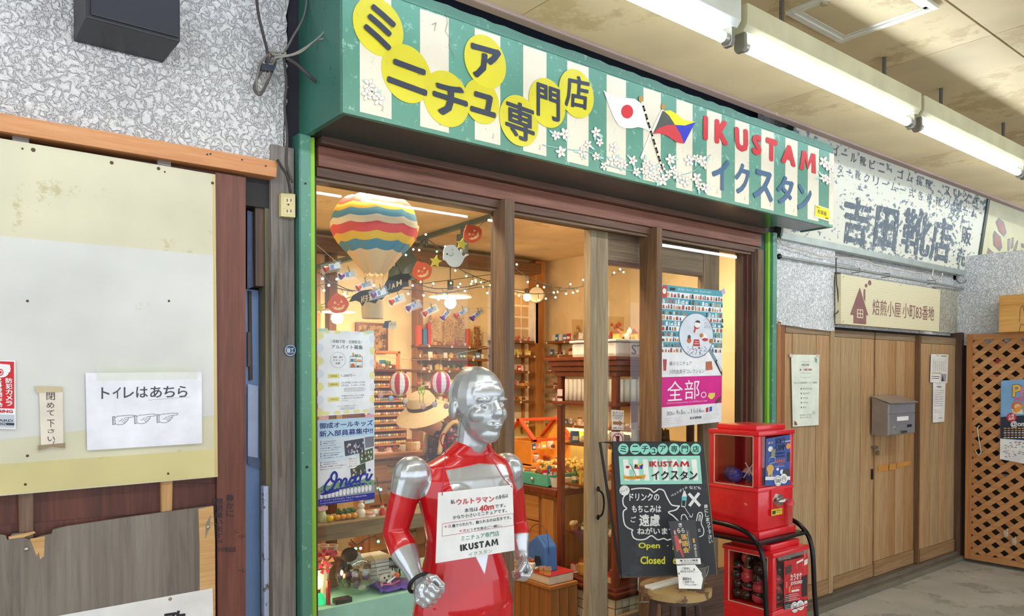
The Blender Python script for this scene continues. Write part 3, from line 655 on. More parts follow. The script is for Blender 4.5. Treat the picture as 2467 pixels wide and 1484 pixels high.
# ------------------------------------------------------------------ right hand neighbour: stucco, signs, plank doors
YW = .0
TX = Xat(1871, -.06)
XW = 6.95
t = slab([(1868, 575), (1868, 777), (1876, 781), (1906, 785), (1930, 788), (1935, 790), (2005, 798), (2011, 796), (2012, 640), (2012, 590)], YW - .03, .06).obj('wall_right', M_STUCCO2, kind='structure')
zd = Zat(2100, 800, 0)
B().box(TX, XW + .05, .03, .08, zd + .02, 3.3).obj('wall_right_upper', M_STUCCO2, kind='structure')
slab([(2256, 690), (2341, 702), (2341, 806), (2256, 800)], -.005, .035).obj('wall_right_patch', stucco('c6c4b4', 'b0ad9a', '6e6a5c', 30), kind='structure')
B().box(XW, XW + .1, -3.2, .03, zd - .06, 2.55).obj('wall_return', M_STUCCO2, kind='structure')
B().box(XW + .06, XW + .1, -3.2, .03, 0, zd - .06).obj('wall_return_low', P('4a4038', .9), kind='structure')
B().box(XW, 9, .0, .08, 2.36, 3.3).obj('wall_far_upper', P('7d7a70', .8), kind='structure')
B().box(8.4, 8.5, -3.2, .0, 2.4, CZ).obj('wall_far', P('b5b0a0', .8), kind='structure')
# tilted shop signs
def tilted(name, label, xl, xr, zb, tb, col, mat=None):
    n = V((0, -1, -.0)); dz = .80; dy = -.11
    p0 = V((0, -.05, zb)); n = V((0, -1, dy / dz)).normalized()
    t = T(name, label, 'sign', ((xl + xr) / 2, -.05, zb))
    c = [V((xl, -.05, zb)), V((xr, -.05, zb)), V((xr, -.05 + dy, zb + dz)), V((xl, -.05 + dy, zb + dz))]
    B().prism(c, (0, .03, 0)).obj('panel', mat or P(col, .6), t)
    fm = P('a9b3ae', .4, .3)
    for a, b_ in ((c[0], c[1]),):
        B().prism([a + V((0, -.012, -.03)), b_ + V((0, -.012, -.03)), b_ + V((0, -.014, .012)), a + V((0, -.014, .012))], (0, .05, 0)).obj('frame_bar', fm, t, bev=.002)
    for a, b_ in ((c[1], c[2]), (c[0], c[3])):
        B().prism([a + V((-.012, -.012, -.02)), a + V((.012, -.012, -.02)), b_ + V((.012, -.012, 0)), b_ + V((-.012, -.012, 0))], (0, .04, 0)).obj('frame_bar', P('4c5750', .4, .3), t, bev=.002)
    return t, Pr(pxmap(p0, n), n, t, .001)
zb = 1.55 + .868
m, nt, p = newmat('flaked_sign'); v = coords(nt, (.55, 1, 1))
n1 = N(nt, 'ShaderNodeTexNoise'); n1.inputs['Scale'].default_value = 34; n1.inputs['Detail'].default_value = 6; nt.links.new(v, n1.inputs['Vector'])
n2 = N(nt, 'ShaderNodeTexNoise'); n2.inputs['Scale'].default_value = 3.0; n2.inputs['Detail'].default_value = 3; nt.links.new(v, n2.inputs['Vector'])
mm = N(nt, 'ShaderNodeMath', operation='MULTIPLY_ADD'); mm.inputs[1].default_value = .55; nt.links.new(n2.outputs[0], mm.inputs[0]); nt.links.new(n1.outputs[0], mm.inputs[2])
nt.links.new(ramp(nt, mm.outputs[0], [(.86, 'dcdccb'), (.88, '8e979a'), (.94, '7a858b')]), p.inputs['Base Color']); p.inputs['Roughness'].default_value = .7
xm = Xat(2351, -.05, 668)
st, pr = tilted('shoe_shop_sign', 'faded flaking cream shoe shop sign with large grey characters right of the green sign', TX + .04, xm - .012, zb, 0, None, m)
S7 = lambda x, y: (1860 + x / 3.904, 340 + y / 3.904)
GR = '7d898e'
for ch, bl, br, tl, bo in [('吉', (640, 950), (890, 1010), (690, 500), .032), ('田', (945, 985), (1160, 1040), (985, 600), .04), ('靴', (1205, 1040), (1470, 1100), (1250, 620), .031), ('店', (1470, 1120), (1660, 1160), (1520, 700), .034),
                       ('販', (1775, 955), (1865, 985), (1790, 790), .02), ('売', (1738, 1165), (1810, 1185), (1745, 990), .02)]:
    pr.tq(GR if bo > .03 else '5d6a78', ch, S7(*bl), S7(*br), S7(*tl), 2, bo)
for i, ch in enumerate('ター靴クリーム一式各種靴クリーム'):
    x = 612 + i * 84; y = 300 + i * 27.5
    pr.tq('6a7480' if i != 0 and i != 2 else '7d4a4e', ch, S7(x, y), S7(x + 50, y + 15), S7(x + 4, y - 85), 2)
for i, ch in enumerate('ゴール靴ビニ ゴム長靴 スリッパ'):
    x = 560 + i * 88; y = 130 + i * 31
    if ch != ' ': pr.tq('4f565e', ch, S7(x, y), S7(x + 55, y + 16), S7(x + 4, y - 85), 2, .01)
for ch, x, y in (('電', 905, 1080), ('話', 1030, 1105), ('②', 1090, 1090), ('四', 1160, 1100), ('二', 1285, 1130), ('二', 1300, 1110)):
    pr.tq('9a5c50' if x < 1050 else '5f6c78', ch, S7(x, y), S7(x + 35, y + 8), S7(x + 2, y - 42), 2)
pr.done(.8)
for o_ in st.children:
    if o_.name.startswith('lettering'): o_.data.materials[0] = worn(['76838a', '66727c'][len(o_.name) % 2], 'd6d7c8', rough=.7, sc=26, amt=.57)
st2, pr = tilted('neighbour_sign', 'pale yellow enamel sign with grey outlined red strokes, cut by the picture edge', xm + .012, 9.0, zb, 0, None, worn('dcd8ae', 'c5c092', rough=.5, sc=12, amt=.7))
for pts in ([(2130, 720), (2180, 760), (2205, 860), (2180, 900), (2130, 850), (2100, 760)], [(2090, 840), (2150, 900), (2165, 1000), (2140, 1040), (2080, 980), (2075, 890)], [(2030, 1000), (2110, 1070), (2130, 1160), (2105, 1210), (2045, 1140), (2020, 1050)],
            [(2215, 920), (2240, 915), (2245, 1000), (2215, 1050)], [(2255, 905), (2275, 910), (2270, 990), (2250, 1020)], [(2305, 930), (2315, 950), (2280, 1090), (2200, 1220), (2185, 1200), (2250, 1070)], [(2340, 960), (2480, 990), (2480, 1030), (2345, 1000)], [(2320, 1090), (2480, 1130), (2480, 1180), (2325, 1130)]):
    P1 = [S7(*q) for q in pts]; cx = sum(q[0] for q in P1) / len(P1); cy = sum(q[1] for q in P1) / len(P1)
    pr.poly('8e979b', P1, 1, 'painted_stroke'); pr.poly('b9a9a2' if pts[0][0] > 2150 else 'b88d82', [(cx + (x - cx) * .72, cy + (y - cy) * .78) for x, y in P1], 2, 'painted_stroke')
pr.done(.5)
# rods, wires, hooks under the sign
def wire(name, label, pts, r, mat, y=-.06, cat='wire', cl=None):
    return B().tube(sm([onY(px, py, y) for px, py in pts]), r, 6).obj(name, mat, smooth='all', label=label, cat=cat)
t = T('conduit_pipe', 'long thin grey rod running under the faded shoe shop sign', 'pipe', onY(2100, 650, -.05))
B().cyl(onY(1878, 618, -.05), onY(2350, 700, -.05), .009, n=10).obj('rod', P('a4aaa6', .35, .5), t, smooth=True)
B().ball(onY(1877, 618, -.05), .018, 10, 6).obj('rubber_cap', BLK, t, smooth='all')
for px, py in ((2068, 652), (2140, 663), (2250, 680)): p = onY(px, py, -.05); B().tube([p + V((0, .05, .02)), p + V((0, -.012, .01)), p + V((0, -.012, -.012)), p + V((0, .05, -.012))], .003).obj('clip', P('777', .4, .6) if 0 else P('777770', .4, .6), t)
wire('wire', 'white cable sagging along the lower edge of the faded shoe shop sign', [(1875, 572), (1882, 585), (1893, 592), (1940, 605), (1985, 618), (2030, 620), (2085, 628), (2120, 642), (2190, 655), (2228, 658)], .004, P('c8c3b6', .5), -.075)
wire('wire', 'dark cable hanging from the sign beside the coffee roaster board', [(2014, 618), (2015, 680), (2018, 700), (2020, 740), (2018, 752), (2010, 758), (2012, 764)], .004, P('3c3a38', .6), -.06)
wire('hook', 'white S-shaped metal hook hanging from the faded sign', [(2248, 648), (2246, 664), (2250, 672), (2262, 672), (2269, 664), (2270, 658)], .006, P('d8d6cd', .3, .5), -.09, 'hook')
wire('hook', 'thin dark hook hanging at the right end of the faded sign', [(2306, 660), (2304, 672), (2312, 682), (2324, 680), (2328, 674)], .004, P('6c6c68', .3, .6), -.09, 'hook')
wire('wire', 'bent dark wire sticking out at the joint of the two upper signs', [(2392, 615), (2375, 640), (2362, 655), (2370, 664), (2382, 666)], .003, P('5a5650', .5), -.11)
# coffee roaster board
t = T('roaster_board', 'pale wood-grain sign board with a brown house drawing', 'sign', onY(2144, 790, -.08))
q = [(2026, 660), (2265.6, 698), (2262, 799), (2026, 780)]
m, nt, p = newmat('grain_print'); v = coords(nt, (1.0, 1, 6))
wv = N(nt, 'ShaderNodeTexWave', bands_direction='Z'); wv.inputs['Scale'].default_value = 4; wv.inputs['Distortion'].default_value = 5; wv.inputs['Detail'].default_value = 2; nt.links.new(v, wv.inputs['Vector'])
nt.links.new(ramp(nt, wv.outputs[0], [(.1, 'd6cca6'), (.6, 'ddd4b0'), (.9, 'e0d8b6')]), p.inputs['Base Color']); p.inputs['Roughness'].default_value = .5
slab(q, -.08, .04).obj('board', m, t); pr = Pr(quadmap((0, -.081, 0), (0, -1, 0), q), (0, -1, 0), t)
slab([(2014, 655), (2026, 657), (2026, 782), (2014, 780)], -.04, .05).obj('backing_post', P('4a3c34', .7), t)
BR = '8a5f5c'
pr.poly(BR, [(.165, .22), (.245, .78), (.225, .78), (.225, .97), (.11, .97), (.11, .80), (.08, .80)], 1); pr.poly(BR, [(.20, .24), (.215, .24), (.215, .5), (.20, .42)], 1)
pr.poly('ddd4b0', [(.14, .67), (.195, .67), (.195, .85), (.14, .85)], 2)
for a in ((.148, .69, .165, .75), (.171, .69, .188, .75), (.148, .77, .165, .83), (.171, .77, .188, .83)): pr.rect(BR, *a, 3)
pr.ell(BR, .222, .16, .012, .04, 1); pr.ell(BR, .255, .09, .015, .055, 1)
pr.text(BR, '焙煎小屋', .285, .42, .565, .76, 1, .004); pr.text(BR, '小町83番地', .585, .42, .935, .76, 1, .004)
for u, v in ((.02, .05), (.98, .04), (.02, .96), (.56, .04)): pr.ell('6a6358', u, v, .004, .012, 1, 'screw')
pr.done()
# plank walls and doors
def planks(name, label, cat, xs, top, bot, y, mats, rail=None, toprail=None, seed=1, kind=None):
    """xs: plank edges in px at the eye line; top/bot world z"""
    X = [Xat(x, y) for x in xs]; t = T(name, label, cat, ((X[0] + X[-1]) / 2, y, bot), kind=kind); r = random.Random(seed)
    for a, c in zip(X, X[1:]):
        B().box(a + .0015, c - .0015, y + r.uniform(0, .004), y + .02, bot + (rail or 0), top - (toprail or 0)).obj('plank', r.choice(mats), t, bev=.0015)
    B().box(X[0], X[-1], y + .018, y + .025, bot, top).obj('backing', P('2c211a', .9), t)
    if rail: B().box(X[0], X[-1], y - .004, y + .018, bot, bot + rail - .002).obj('rail', wood('7a5a38', '9a7850', 'b8966c', 'X', .65), t, bev=.002)
    if toprail: B().box(X[0], X[-1], y - .002, y + .018, top - toprail + .002, top).obj('rail', wood('6a5844', '877156', 'a68f70', 'X', .65), t, bev=.002)
    return t
zs = Zat(2100, 1415, -.01) * 0 + .075
vb(1872, 1881, -.03, .06, 0, Zat(1880, 775, -.03)).obj('door_frame', W_OR, label='orange-brown timber upright beside the teal post', cat='frame')
vb(1881, 1891, -.02, .05, 0, Zat(1885, 777, -.03)).obj('door_frame', wood('6b3d20', '8f5a33', 'aa7446', 'Z', .5), label='darker timber upright at the left end of the plank wall', cat='frame')
planks('plank_panel', 'weathered plank panel carrying the coffee menu, left of the plank doors', 'panel', [1892, 1909, 1939, 1967, 1999], Zat(1950, 778, -.01) + .01, zs, -.01, [W_PLANK, W_PLANKG], .10, .085, 2)
B().box(Xat(1999, -.015), Xat(2008.5, -.015), -.02, .03, zs, Zat(2000, 790, -.015)).obj('door_frame', W_PLANKG, label='pale timber upright between the plank panel and the plank doors', cat='frame', bev=.002)
pd1 = planks('plank_door', 'left leaf of the weathered plank doors, with brown scuffs', 'door', [2009.5, 2025, 2048, 2074, 2105], zd, zs, .015, [W_PLANK, W_PLANKD, W_PLANKG], .09, .05, 3)
pd2 = planks('plank_door', 'plank door leaf behind the steel mailbox with an orange scraped mark', 'door', [2109, 2141, 2159, 2180, 2208], zd, zs, .008, [W_PLANK, W_PLANKD], .11, .05, 4)
pr = Pr(pxmap((0, .0065, 0), (0, -1, 0)), (0, -1, 0), pd2, .0006)
for q in ([(2116, 1122), (2140, 1119), (2140, 1133), (2116, 1138)], [(2142, 1118), (2158, 1116), (2158, 1130), (2142, 1133)], [(2160, 1115), (2195, 1110), (2193, 1119), (2160, 1129)]): pr.poly('c8893c', q, 1, 'scraped_mark')
pr.done(.8)
slab([(2101, 1130), (2104, 1130), (2104, 1155), (2101, 1155)], .004, .006).obj('pull_slot', BLK, pd1)
B().box(Xat(2209, -.01), Xat(2218, -.03), -.03, .03, zs, zd).obj('door_frame', wood('4f3722', '6d4e31', '8a6846', 'Z'), label='dark timber upright right of the mailbox door', cat='frame', bev=.002)
planks('plank_panel', 'plank panel with the calendar, right of the plank doors', 'panel', [2219, 2243.5, 2263.5, 2284, 2307], zd, zs, -.012, [W_PLANK, W_PLANKG], .10, .06, 6)
B().box(Xat(2307, -.03), Xat(2322, -.06), -.06, .03, 0, zd + .045).obj('corner_post', wood('3d2a1f', '5a4030', '755642', 'Z', .55), label='dark brown square post in the corner beside the lattice', cat='post', bev=.003)
B().box(TX, XW + .06, .031, .08, 0, zd + .02).obj('wall_right_backing', P('2c211a', .9), kind='structure')
B().box(TX, XW - .02, -.085, .03, 0, .04, bev=.004).obj('sill_kerb', worn('77705f', '5e5749', rough=.8, sc=6), kind='structure')
B().box(TX, XW - .02, -.045, .03, .04, zs - .002, bev=.003).obj('door_sill', wood('4c4238', '6b5f50', '85796a', 'X', .7), label='grey timber sill under the plank doors', cat='sill')
# stainless mailbox
y1 = -.0; yf = -.12
xm0, xm1 = onY(2140, 1000, yf).x, onY(2204, 1000, yf).x
zb_, zt_ = Zat(2140, 1050, yf), Zat(2147, 972, yf)
ss = P('b5b5b8', .32, .75); ss2 = P('a39e9a', .38, .7)
t = T('mailbox', 'stainless steel mailbox with a lock plate fixed to the plank door', 'mailbox', ((xm0 + xm1) / 2, -.06, zb_))
B().prism([(xm0, yf, zb_), (xm0, y1, zb_), (xm0, y1, zt_ + .045), (xm0, yf, zt_)], (xm1 - xm0, 0, 0)).obj('body', ss2, t, bev=.003)
B().prism([(xm0 - .01, yf - .02, zt_ + .0), (xm0 - .01, y1, zt_ + .048), (xm0 - .01, y1, zt_ + .053), (xm0 - .01, yf - .02, zt_ + .005)], (xm1 - xm0 + .02, 0, 0)).obj('lid', P('bdb9b0', .35, .7), t, bev=.001)
zm = zt_ - (zt_ - zb_) * .32
B().box(xm0 + .006, xm1 - .006, yf - .004, yf, zm, zt_ - .006, bev=.002).obj('slot_flap', ss, t)
B().box(xm0 + .006, xm1 - .006, yf - .004, yf, zb_ + .006, zm - .008, bev=.002).obj('door', ss, t)
W_ = xm1 - xm0
B().box(xm0 + W_ * .3, xm0 + W_ * .72, yf - .006, yf - .004, zm - .055, zm - .025).obj('name_card', WHT, t)
B().box(xm0 + W_ * .68, xm0 + W_ * .85, yf - .006, yf - .004, zb_ + .05, zb_ + .07).obj('window_slot', BLK, t)
B().cyl((xm0 + W_ * .22, yf - .01, zb_ + .055), (xm0 + W_ * .22, yf - .002, zb_ + .055), .012, n=14).obj('dial', P('c9c9c9', .2, .9), t)
B().box(xm0 + W_ * .45, xm0 + W_ * .62, yf - .018, yf - .003, zb_ + .012, zb_ + .028, bev=.003).obj('catch', P('555', .3, .8) if 0 else P('555555', .3, .8), t)
# padlock and hasp
p = onY(2108, 1078, -.0)
t = T('padlock', 'small brass padlock on a steel hasp below the mailbox', 'padlock', p)
B().box(p.x - .03, p.x + .04, -.006, .006, p.z - .01, p.z + .01, bev=.002).obj('hasp', P('8f8c86', .3, .9), t)
B().box(p.x - .012, p.x + .012, -.028, -.010, p.z - .055, p.z - .025, bev=.003).obj('lock_body', P('8a7a55', .35, .7), t)
B().tube([p + V((-.009, -.019, -.027)), p + V((-.009, -.019, -.008)), p + V((0, -.019, 0)), p + V((.009, -.019, -.008)), p + V((.009, -.019, -.027))], .0025, 6).obj('shackle', P('aaaaaa', .25, .9), t, smooth='all')
# lattice screen on the return wall
XL = 6.9
def lat():
    y0 = onX(2331, 806, XL).y; y1 = -1.15; zt = onX(2331, 806, XL).z; zb0 = .03
    t = T('lattice_screen', 'brown timber lattice screen standing at the right end of the plank wall', 'screen', (XL, (y0 + y1) / 2, 0))
    fw = .045
    B().box(XL - .02, XL + .01, y0 - fw, y0, zb0, zt, bev=.002).obj('frame', W_OR, t); B().box(XL - .02, XL + .01, y1, y1 + fw, zb0, zt, bev=.002).obj('frame', W_OR, t)
    B().box(XL - .02, XL + .01, y1 + fw, y0 - fw, zt - fw, zt, bev=.002).obj('frame', W_LAT, t); B().box(XL - .02, XL + .01, y1 + fw, y0 - fw, zb0, zb0 + fw, bev=.002).obj('frame', W_LAT, t)
    ya, yb, za, zb1 = y1 + fw, y0 - fw, zb0 + fw, zt - fw
    st = .107; wd = .038
    def clip(s, c, k):
        # centre line z = s*(y) + c over [ya,yb]; strip of vertical half width
        h = wd * .7; P_ = [(ya, s * ya + c - h), (yb, s * yb + c - h), (yb, s * yb + c + h), (ya, s * ya + c + h)]
        for lim, sgn in ((za, 1), (zb1, -1)):
            out = []
            for (y_a, z_a), (y_b, z_b) in zip(P_, P_[1:] + P_[:1]):
                ia, ib = sgn * (z_a - lim) >= 0, sgn * (z_b - lim) >= 0
                if ia: out.append((y_a, z_a))
                if ia != ib: u = (lim - z_a) / (z_b - z_a); out.append((y_a + (y_b - y_a) * u, lim))
            P_ = out
            if len(P_) < 3: return
        B().prism([(XL - .012 + k, y, z) for y, z in P_], (.008, 0, 0)).obj('slat', W_LAT, t)
    c = -4
    while c < 4:
        clip(-.82, c, 0); clip(.82, c, .0085); c += st
    return t
lat()
p0 = (XL - .03, 0, 0)
B().tube(sm([onX(2360, 1025, XL - .03), onX(2355, 1035, XL - .03), onX(2362, 1080, XL - .03), onX(2363, 1090, XL - .03), onX(2357, 1096, XL - .03), onX(2352, 1090, XL - .03), onX(2350, 1085, XL - .03)]), .004).obj('hook', P('d9cfb6', .4), smooth='all', label='cream wire hook hanging on the lattice screen', cat='hook')
# things seen through the lattice
bx = T('wooden_box_sign', 'small orange wooden box sign with a carved line drawing above the lattice', 'sign', onX(2450, 800, XL))
a = onX(2427, 760, XL + .04); 
B().box(XL - .14, XL + .04, a.y - .35, a.y, onX(2427, 803, XL + .04).z, onX(2427, 716, XL + .04).z, bev=.003).obj('box', wood('b07a35', 'd09a4e', 'e0b068', 'Y', .5), bx)
b = B()
pr = Pr(pxmap((XL - .141, 0, 0), (-1, 0, 0)), (-1, 0, 0), bx)
pr.line('6a4a2a', [(2456, 775), (2458, 745), (2464, 735), (2467, 750), (2472, 735), (2476, 760)], .004, 1, 'carved_line'); pr.line('6a4a2a', [(2455, 800), (2460, 780), (2470, 785), (2474, 800)], .004, 1, 'carved_line'); pr.done()
for i, (px, py, w_, h_, c) in enumerate([(2412, 830, 12, 30, '7a2a34'), (2408, 875, 14, 22, 'c84a4a'), (2406, 910, 15, 16, 'd0504e'), (2420, 1130, 14, 14, 'a8a090'), (2424, 1148, 18, 12, '8a8478'), (2452, 878, 18, 8, 'b5c8b0')]):
    c0 = onX(px, py, XL + .03)
    B().box(XL + .022, XL + .03, c0.y - w_ * .0018, c0.y + w_ * .0018, c0.z - h_ * .0016, c0.z + h_ * .0016, bev=.002).obj('sticker', P(c, .5), label=['dark red card behind the upper lattice', 'red and white card behind the lattice left of the festival poster', 'round red card just left of the festival poster top', 'grey drawn card behind the lattice below the festival poster', 'grey round card lowest behind the lattice', 'pale green tag on the lattice above the festival poster'][i], cat='card')
for px, py, lb in ((2422, 1286, 'beige work glove hanging on the low lattice, upper of two'), (2442, 1305, 'beige work glove hanging on the low lattice, lower of two')):
    c0 = onX(px, py, XL - .035); B().ball(c0, (.008, .022, .03), 10, 7).ball(c0 + V((0, -.012, .028)), (.006, .008, .016), 8, 5).obj('work_glove', P('c2ae92', .9), smooth='all', label=lb, cat='glove')
# ------------------------------------------------------------------ shop interior shell
RX, RYC, RZ = 4.72, 5.4, 2.616; RY = RYC - 2.67
WALLM = worn('efdcb2', 'e6cfa0', rough=.8, sc=1.5, amt=.56, bmp=.04); CEILM = worn('f0dcb4', 'e6cd9c', rough=.8, sc=1.2, amt=.56, bmp=.03)
B().box(1.0, RX + .1, RY, RY + .08, 0, RZ).obj('wall_back', WALLM, kind='structure')
B().box(RX, RX + .08, .13, RY, 0, RZ).obj('wall_shop_right', WALLM, kind='structure')
B().box(.98, 1.04, .14, RY, 0, RZ).obj('wall_shop_left', WALLM, kind='structure')
B().box(.98, RX + .1, .2, RY + .08, RZ, RZ + .06).obj('ceiling_shop', CEILM, kind='structure')
B().box(4.1, RX, .1, .13, 0, 2.45).obj('wall_shop_front', WALLM, kind='structure')
def ib(name, lab, cat, x0, x1, yc0, yc1, z0, z1, m, par=None, bev=.004): return B().box(x0, x1, yc0 - 2.67, yc1 - 2.67, z0, z1, bev=bev).obj(name, m, par, label=lab, cat=cat)
def Xc(px, yc): return W(px, 905, yc).x
ib('ceiling_beam', 'dark timber beam along the top of the shop back wall', 'beam', 1.05, 4.5, 5.2, 5.39, 2.47, 2.56, wood('4b3526', '6b4c35', '856448', 'X', .6))
ib('corner_post', 'orange timber post in the far corner of the shop', 'post', Xc(1290, 5.3), Xc(1312, 5.3), 5.3, 5.4, .01, 2.60, W_IN)
ib('wall_post', 'dark timber post on the back wall behind the hanging balloon basket', 'post', Xc(797, 5.3), Xc(814, 5.3), 5.32, 5.4, .01, 2.46, wood('54351f', '704a2d', '8c633f', 'Z', .6))
ib('wall_post', 'timber post at the left end of the back wall', 'post', Xc(763, 5.3), Xc(776, 5.3), 5.32, 5.4, .01, 2.46, W_IN)
ib('wall_post', 'timber post on the back wall left of the stocked shelves', 'post', Xc(1007, 5.3), Xc(1023, 5.3), 5.32, 5.4, .01, 2.46, wood('7c4f2b', '9f6c3e', 'b98654', 'Z', .6))
# back window with white muntins
bw = T('muntin_window', 'white muntin window hung with checked curtain cloth on the back wall', 'window', (Xc(1256, 5.36), RY - .04, 1.8))
wx0, wx1 = Xc(1236, 5.36), Xc(1277, 5.36); wz0 = W(1256, 822, 5.36).z; wz1 = W(1256, 706, 5.36).z
ib('backing', None, None, wx0, wx1, 5.37, 5.39, wz0, wz1, P('f3e6c8', .6), bw, 0)
for i in range(2):
    for j in range(4):
        a = wx0 + .02 + i * (wx1 - wx0 - .02) / 2; c = wz0 + .03 + j * (wz1 - wz0 - .03) / 4
        ib('pane', None, None, a, a + (wx1 - wx0) / 2 - .03, 5.362, 5.37, c, c + (wz1 - wz0) / 4 - .03, P('cfae86', .7), bw, 0)
ib('frame', None, None, wx0 - .02, wx0, 5.35, 5.39, wz0 - .02, wz1 + .02, WHT, bw); ib('frame', None, None, wx1, wx1 + .05, 5.3, 5.39, wz0 - .02, wz1 + .02, WHT, bw); ib('frame', None, None, wx0, wx1, 5.35, 5.39, wz1, wz1 + .02, WHT, bw)
# ------------------------------------------------------------------ lamps
def pend(px, py, yc, r, lab, ztop, dx=0):
    p = W(px, py, yc); t = T('pendant_lamp', lab, 'lamp', p)
    B().lathe([(r, 0), (r * .97, .012), (r * .35, .03), (.028, .045), (.028, .05), (r * .33, .034), (r * .93, .008), (r, 0)], p, 32).obj('shade', P('f3e9d2', .3), t, smooth=True, org=p)
    B().cyl(p + V((0, 0, .045)), p + V((0, 0, .12)), .022, n=14).obj('holder', P('4a3a30', .4), t, smooth=True)
    B().cyl(p + V((0, 0, .12)), V((p.x, p.y, ztop)), .004, n=8).obj('cord', P('4a4540', .5), t)
    B().lathe([(0, -.085), (.03, -.075), (.043, -.05), (.04, -.025), (.02, .0), (.014, .03)], p, 18).obj('bulb', emis('ffc98a', 24), t, smooth='all', org=p)
    l = bpy.data.lights.new('pendant_glow', 'POINT'); l.energy = BULB_W; l.color = (1, .78, .5); l.shadow_soft_size = .05
    o = bpy.data.objects.new('pendant_glow', l); COL.objects.link(o); o.location = p + V((0, 0, -.14))
    return t
pend(1085, 716, 4.6, .155, 'white disc pendant lamp hanging under the ghost decoration', 2.5)
pend(812, 752, 5.0, .13, 'white disc pendant lamp hanging behind the leftmost pumpkin', 2.6)
p = W(1270, 716, 5.2); t = T('wall_lamp', 'small glowing bulb beside the corner post of the shop', 'lamp', p)
B().ball(p, .035, 14, 10).obj('bulb', emis('ffd08a', 14), t, smooth='all'); B().lathe([(.02, .03), (.025, .07), (0, .08)], p, 12).obj('holder', P('6a5030', .4), t)
B().cyl(W(1292, 710, 5.25), W(1294, 712, 5.29), .07, n=20).obj('reflector', P('e8e0cc', .3), t)
for i, (x, yc) in enumerate(((1.7, 3.05), (2.8, 3.05), (3.9, 3.05))):  # lamps added behind the lintel, out of view, to fill the shop evenly
    p = V((x, yc - 2.67, RZ)); t = T('ceiling_lamp', ['round ceiling lamp over the front window display', 'round ceiling lamp just inside the doorway', 'round ceiling lamp by the right shop window', 'round ceiling lamp over the left of the shop', 'round ceiling lamp over the wooden counter'][i], 'lamp', p)
    B().cyl(p, p - V((0, 0, .03)), .17, n=28).obj('rim', WHT, t, smooth=True); B().cyl(p - V((0, 0, .03)), p - V((0, 0, .036)), .155, n=28).obj('diffuser', emis('ffe2be', IN_W), t)
# ceiling tracks with spot heads
M_TRK = P('5d7680', .4)
def track(lab, a, c, heads):
    t = T('track_rail', lab, 'track', (a + c) / 2)
    d = (c - a).normalized(); s = V((.017, 0, 0))
    B().prism([a - s, a + s, a + s - V((0, 0, .03)), a - s - V((0, 0, .03))], c - a).obj('rail', M_TRK, t)
    for k, ln in heads:
        h = a + (c - a) * k - V((0, 0, .03)); B().cyl(h, h - V((0, 0, .05)), .014, n=8).obj('stem', M_TRK, t)
        if ln: B().cyl(h - V((0, 0, .05)), h - V((0, 0, .05 + ln)), .042, n=16).obj('spot_head', M_TRK, t, smooth=True)
track('blue-grey lighting track on the shop ceiling above the ghost', onZ(1008, 572, RZ - .002), onZ(1190, 515, RZ - .002), [(.05, 0), (.12, .0), (.62, .13)])
a, c = W(760, 640, 5.15), W(860, 613, 4.62); track('dark hanging track behind the paper balloon', a, c, [(.55, 0)])
t = T('spot_lamp', 'large blue-grey spot lamp behind the neck of the paper balloon', 'lamp', W(985, 640, 4.9))
B().cyl(W(972, 618, 4.9), W(995, 655, 4.75), .075, n=20).obj('head', M_TRK, t, smooth=True); B().cyl(W(960, 650, 4.9), W(948, 690, 4.9), .07, .05, n=20).obj('shade', M_TRK, t, smooth=True); B().cyl(W(958, 600, 4.9), W(958, 655, 4.9), .02, n=8).obj('stem', M_TRK, t)
B().cyl(W(1000, 686, 4.6), W(1183, 661, 4.9), .003, n=6).obj('curtain_rod', P('6a5a48', .5), label='thin rod crossing the shop below the ceiling', cat='rod')
# ------------------------------------------------------------------ miniatures (prototypes, then copies)
def proto(parts, base=None):
    """parts: [(name, B, material)]; the first is the thing, others its children"""
    n, b, m = parts[0]; o = b.obj(n, m, None, org=(0, 0, 0)); WL[o.name] = V()
    for n2, b2, m2 in parts[1:]: c = b2.obj(n2, m2, None, org=(0, 0, 0)); c.parent = o
    return o
PC = lambda c: P(c, .4)
PR = []
def addp(kind, desc, cat, o): PR.append((kind, desc, cat, o))
for c, d in (('f4ecd8', 'cream'), ('d8b25a', 'honey-coloured')): addp('miniature_jar', d + ' miniature jar', 'jar', proto([('miniature_jar', B().lathe([(0, 0), (.017, 0), (.02, .01), (.02, .035), (.014, .042), (0, .042)], n=8), PC(c)), ('lid', B().cyl((0, 0, .042), (0, 0, .052), .015, n=8), PC('b0603a'))]))
for c, d in (('c9283a', 'red'), ('e8c53c', 'yellow'), ('3d7ab0', 'blue'), ('f0ece0', 'white')): addp('miniature_packet', d + ' wrapped miniature packet', 'packet', proto([('miniature_packet', B().prism([(-.018, -.006, 0), (.018, -.006, 0), (.016, -.004, .045), (-.016, -.004, .045)], (0, .012, 0)), PC(c)), ('card', B().box(-.012, .012, -.008, -.006, .01, .026), PC('fbf7ee'))]))
for c, r, d in (('f0e2c0', 'c4452f', 'red-roofed'), ('e9a84e', '7a4a2a', 'brown-roofed')): addp('miniature_house', d + ' miniature house', 'toy house', proto([('miniature_house', B().box(-.018, .018, -.014, .014, 0, .026), PC(c)), ('roof', B().prism([(-.021, -.018, .026), (-.021, .018, .026), (-.021, 0, .045)], (.042, 0, 0)), PC(r))]))
for c, d in (('e9e4da', 'white'), ('c98a5a', 'brown'), ('d86a7a', 'pink')): addp('miniature_figure', d + ' miniature animal figure', 'figurine', proto([('miniature_figure', B().ball((0, 0, .014), (.016, .011, .014), 8, 6), PC(c)), ('head', B().ball((.008, -.006, .032), .010, 8, 6).cyl((.004, -.006, .038), (.002, -.006, .048), .003, .001, n=5).cyl((.012, -.006, .038), (.014, -.006, .048), .003, .001, n=5), PC(c))]))
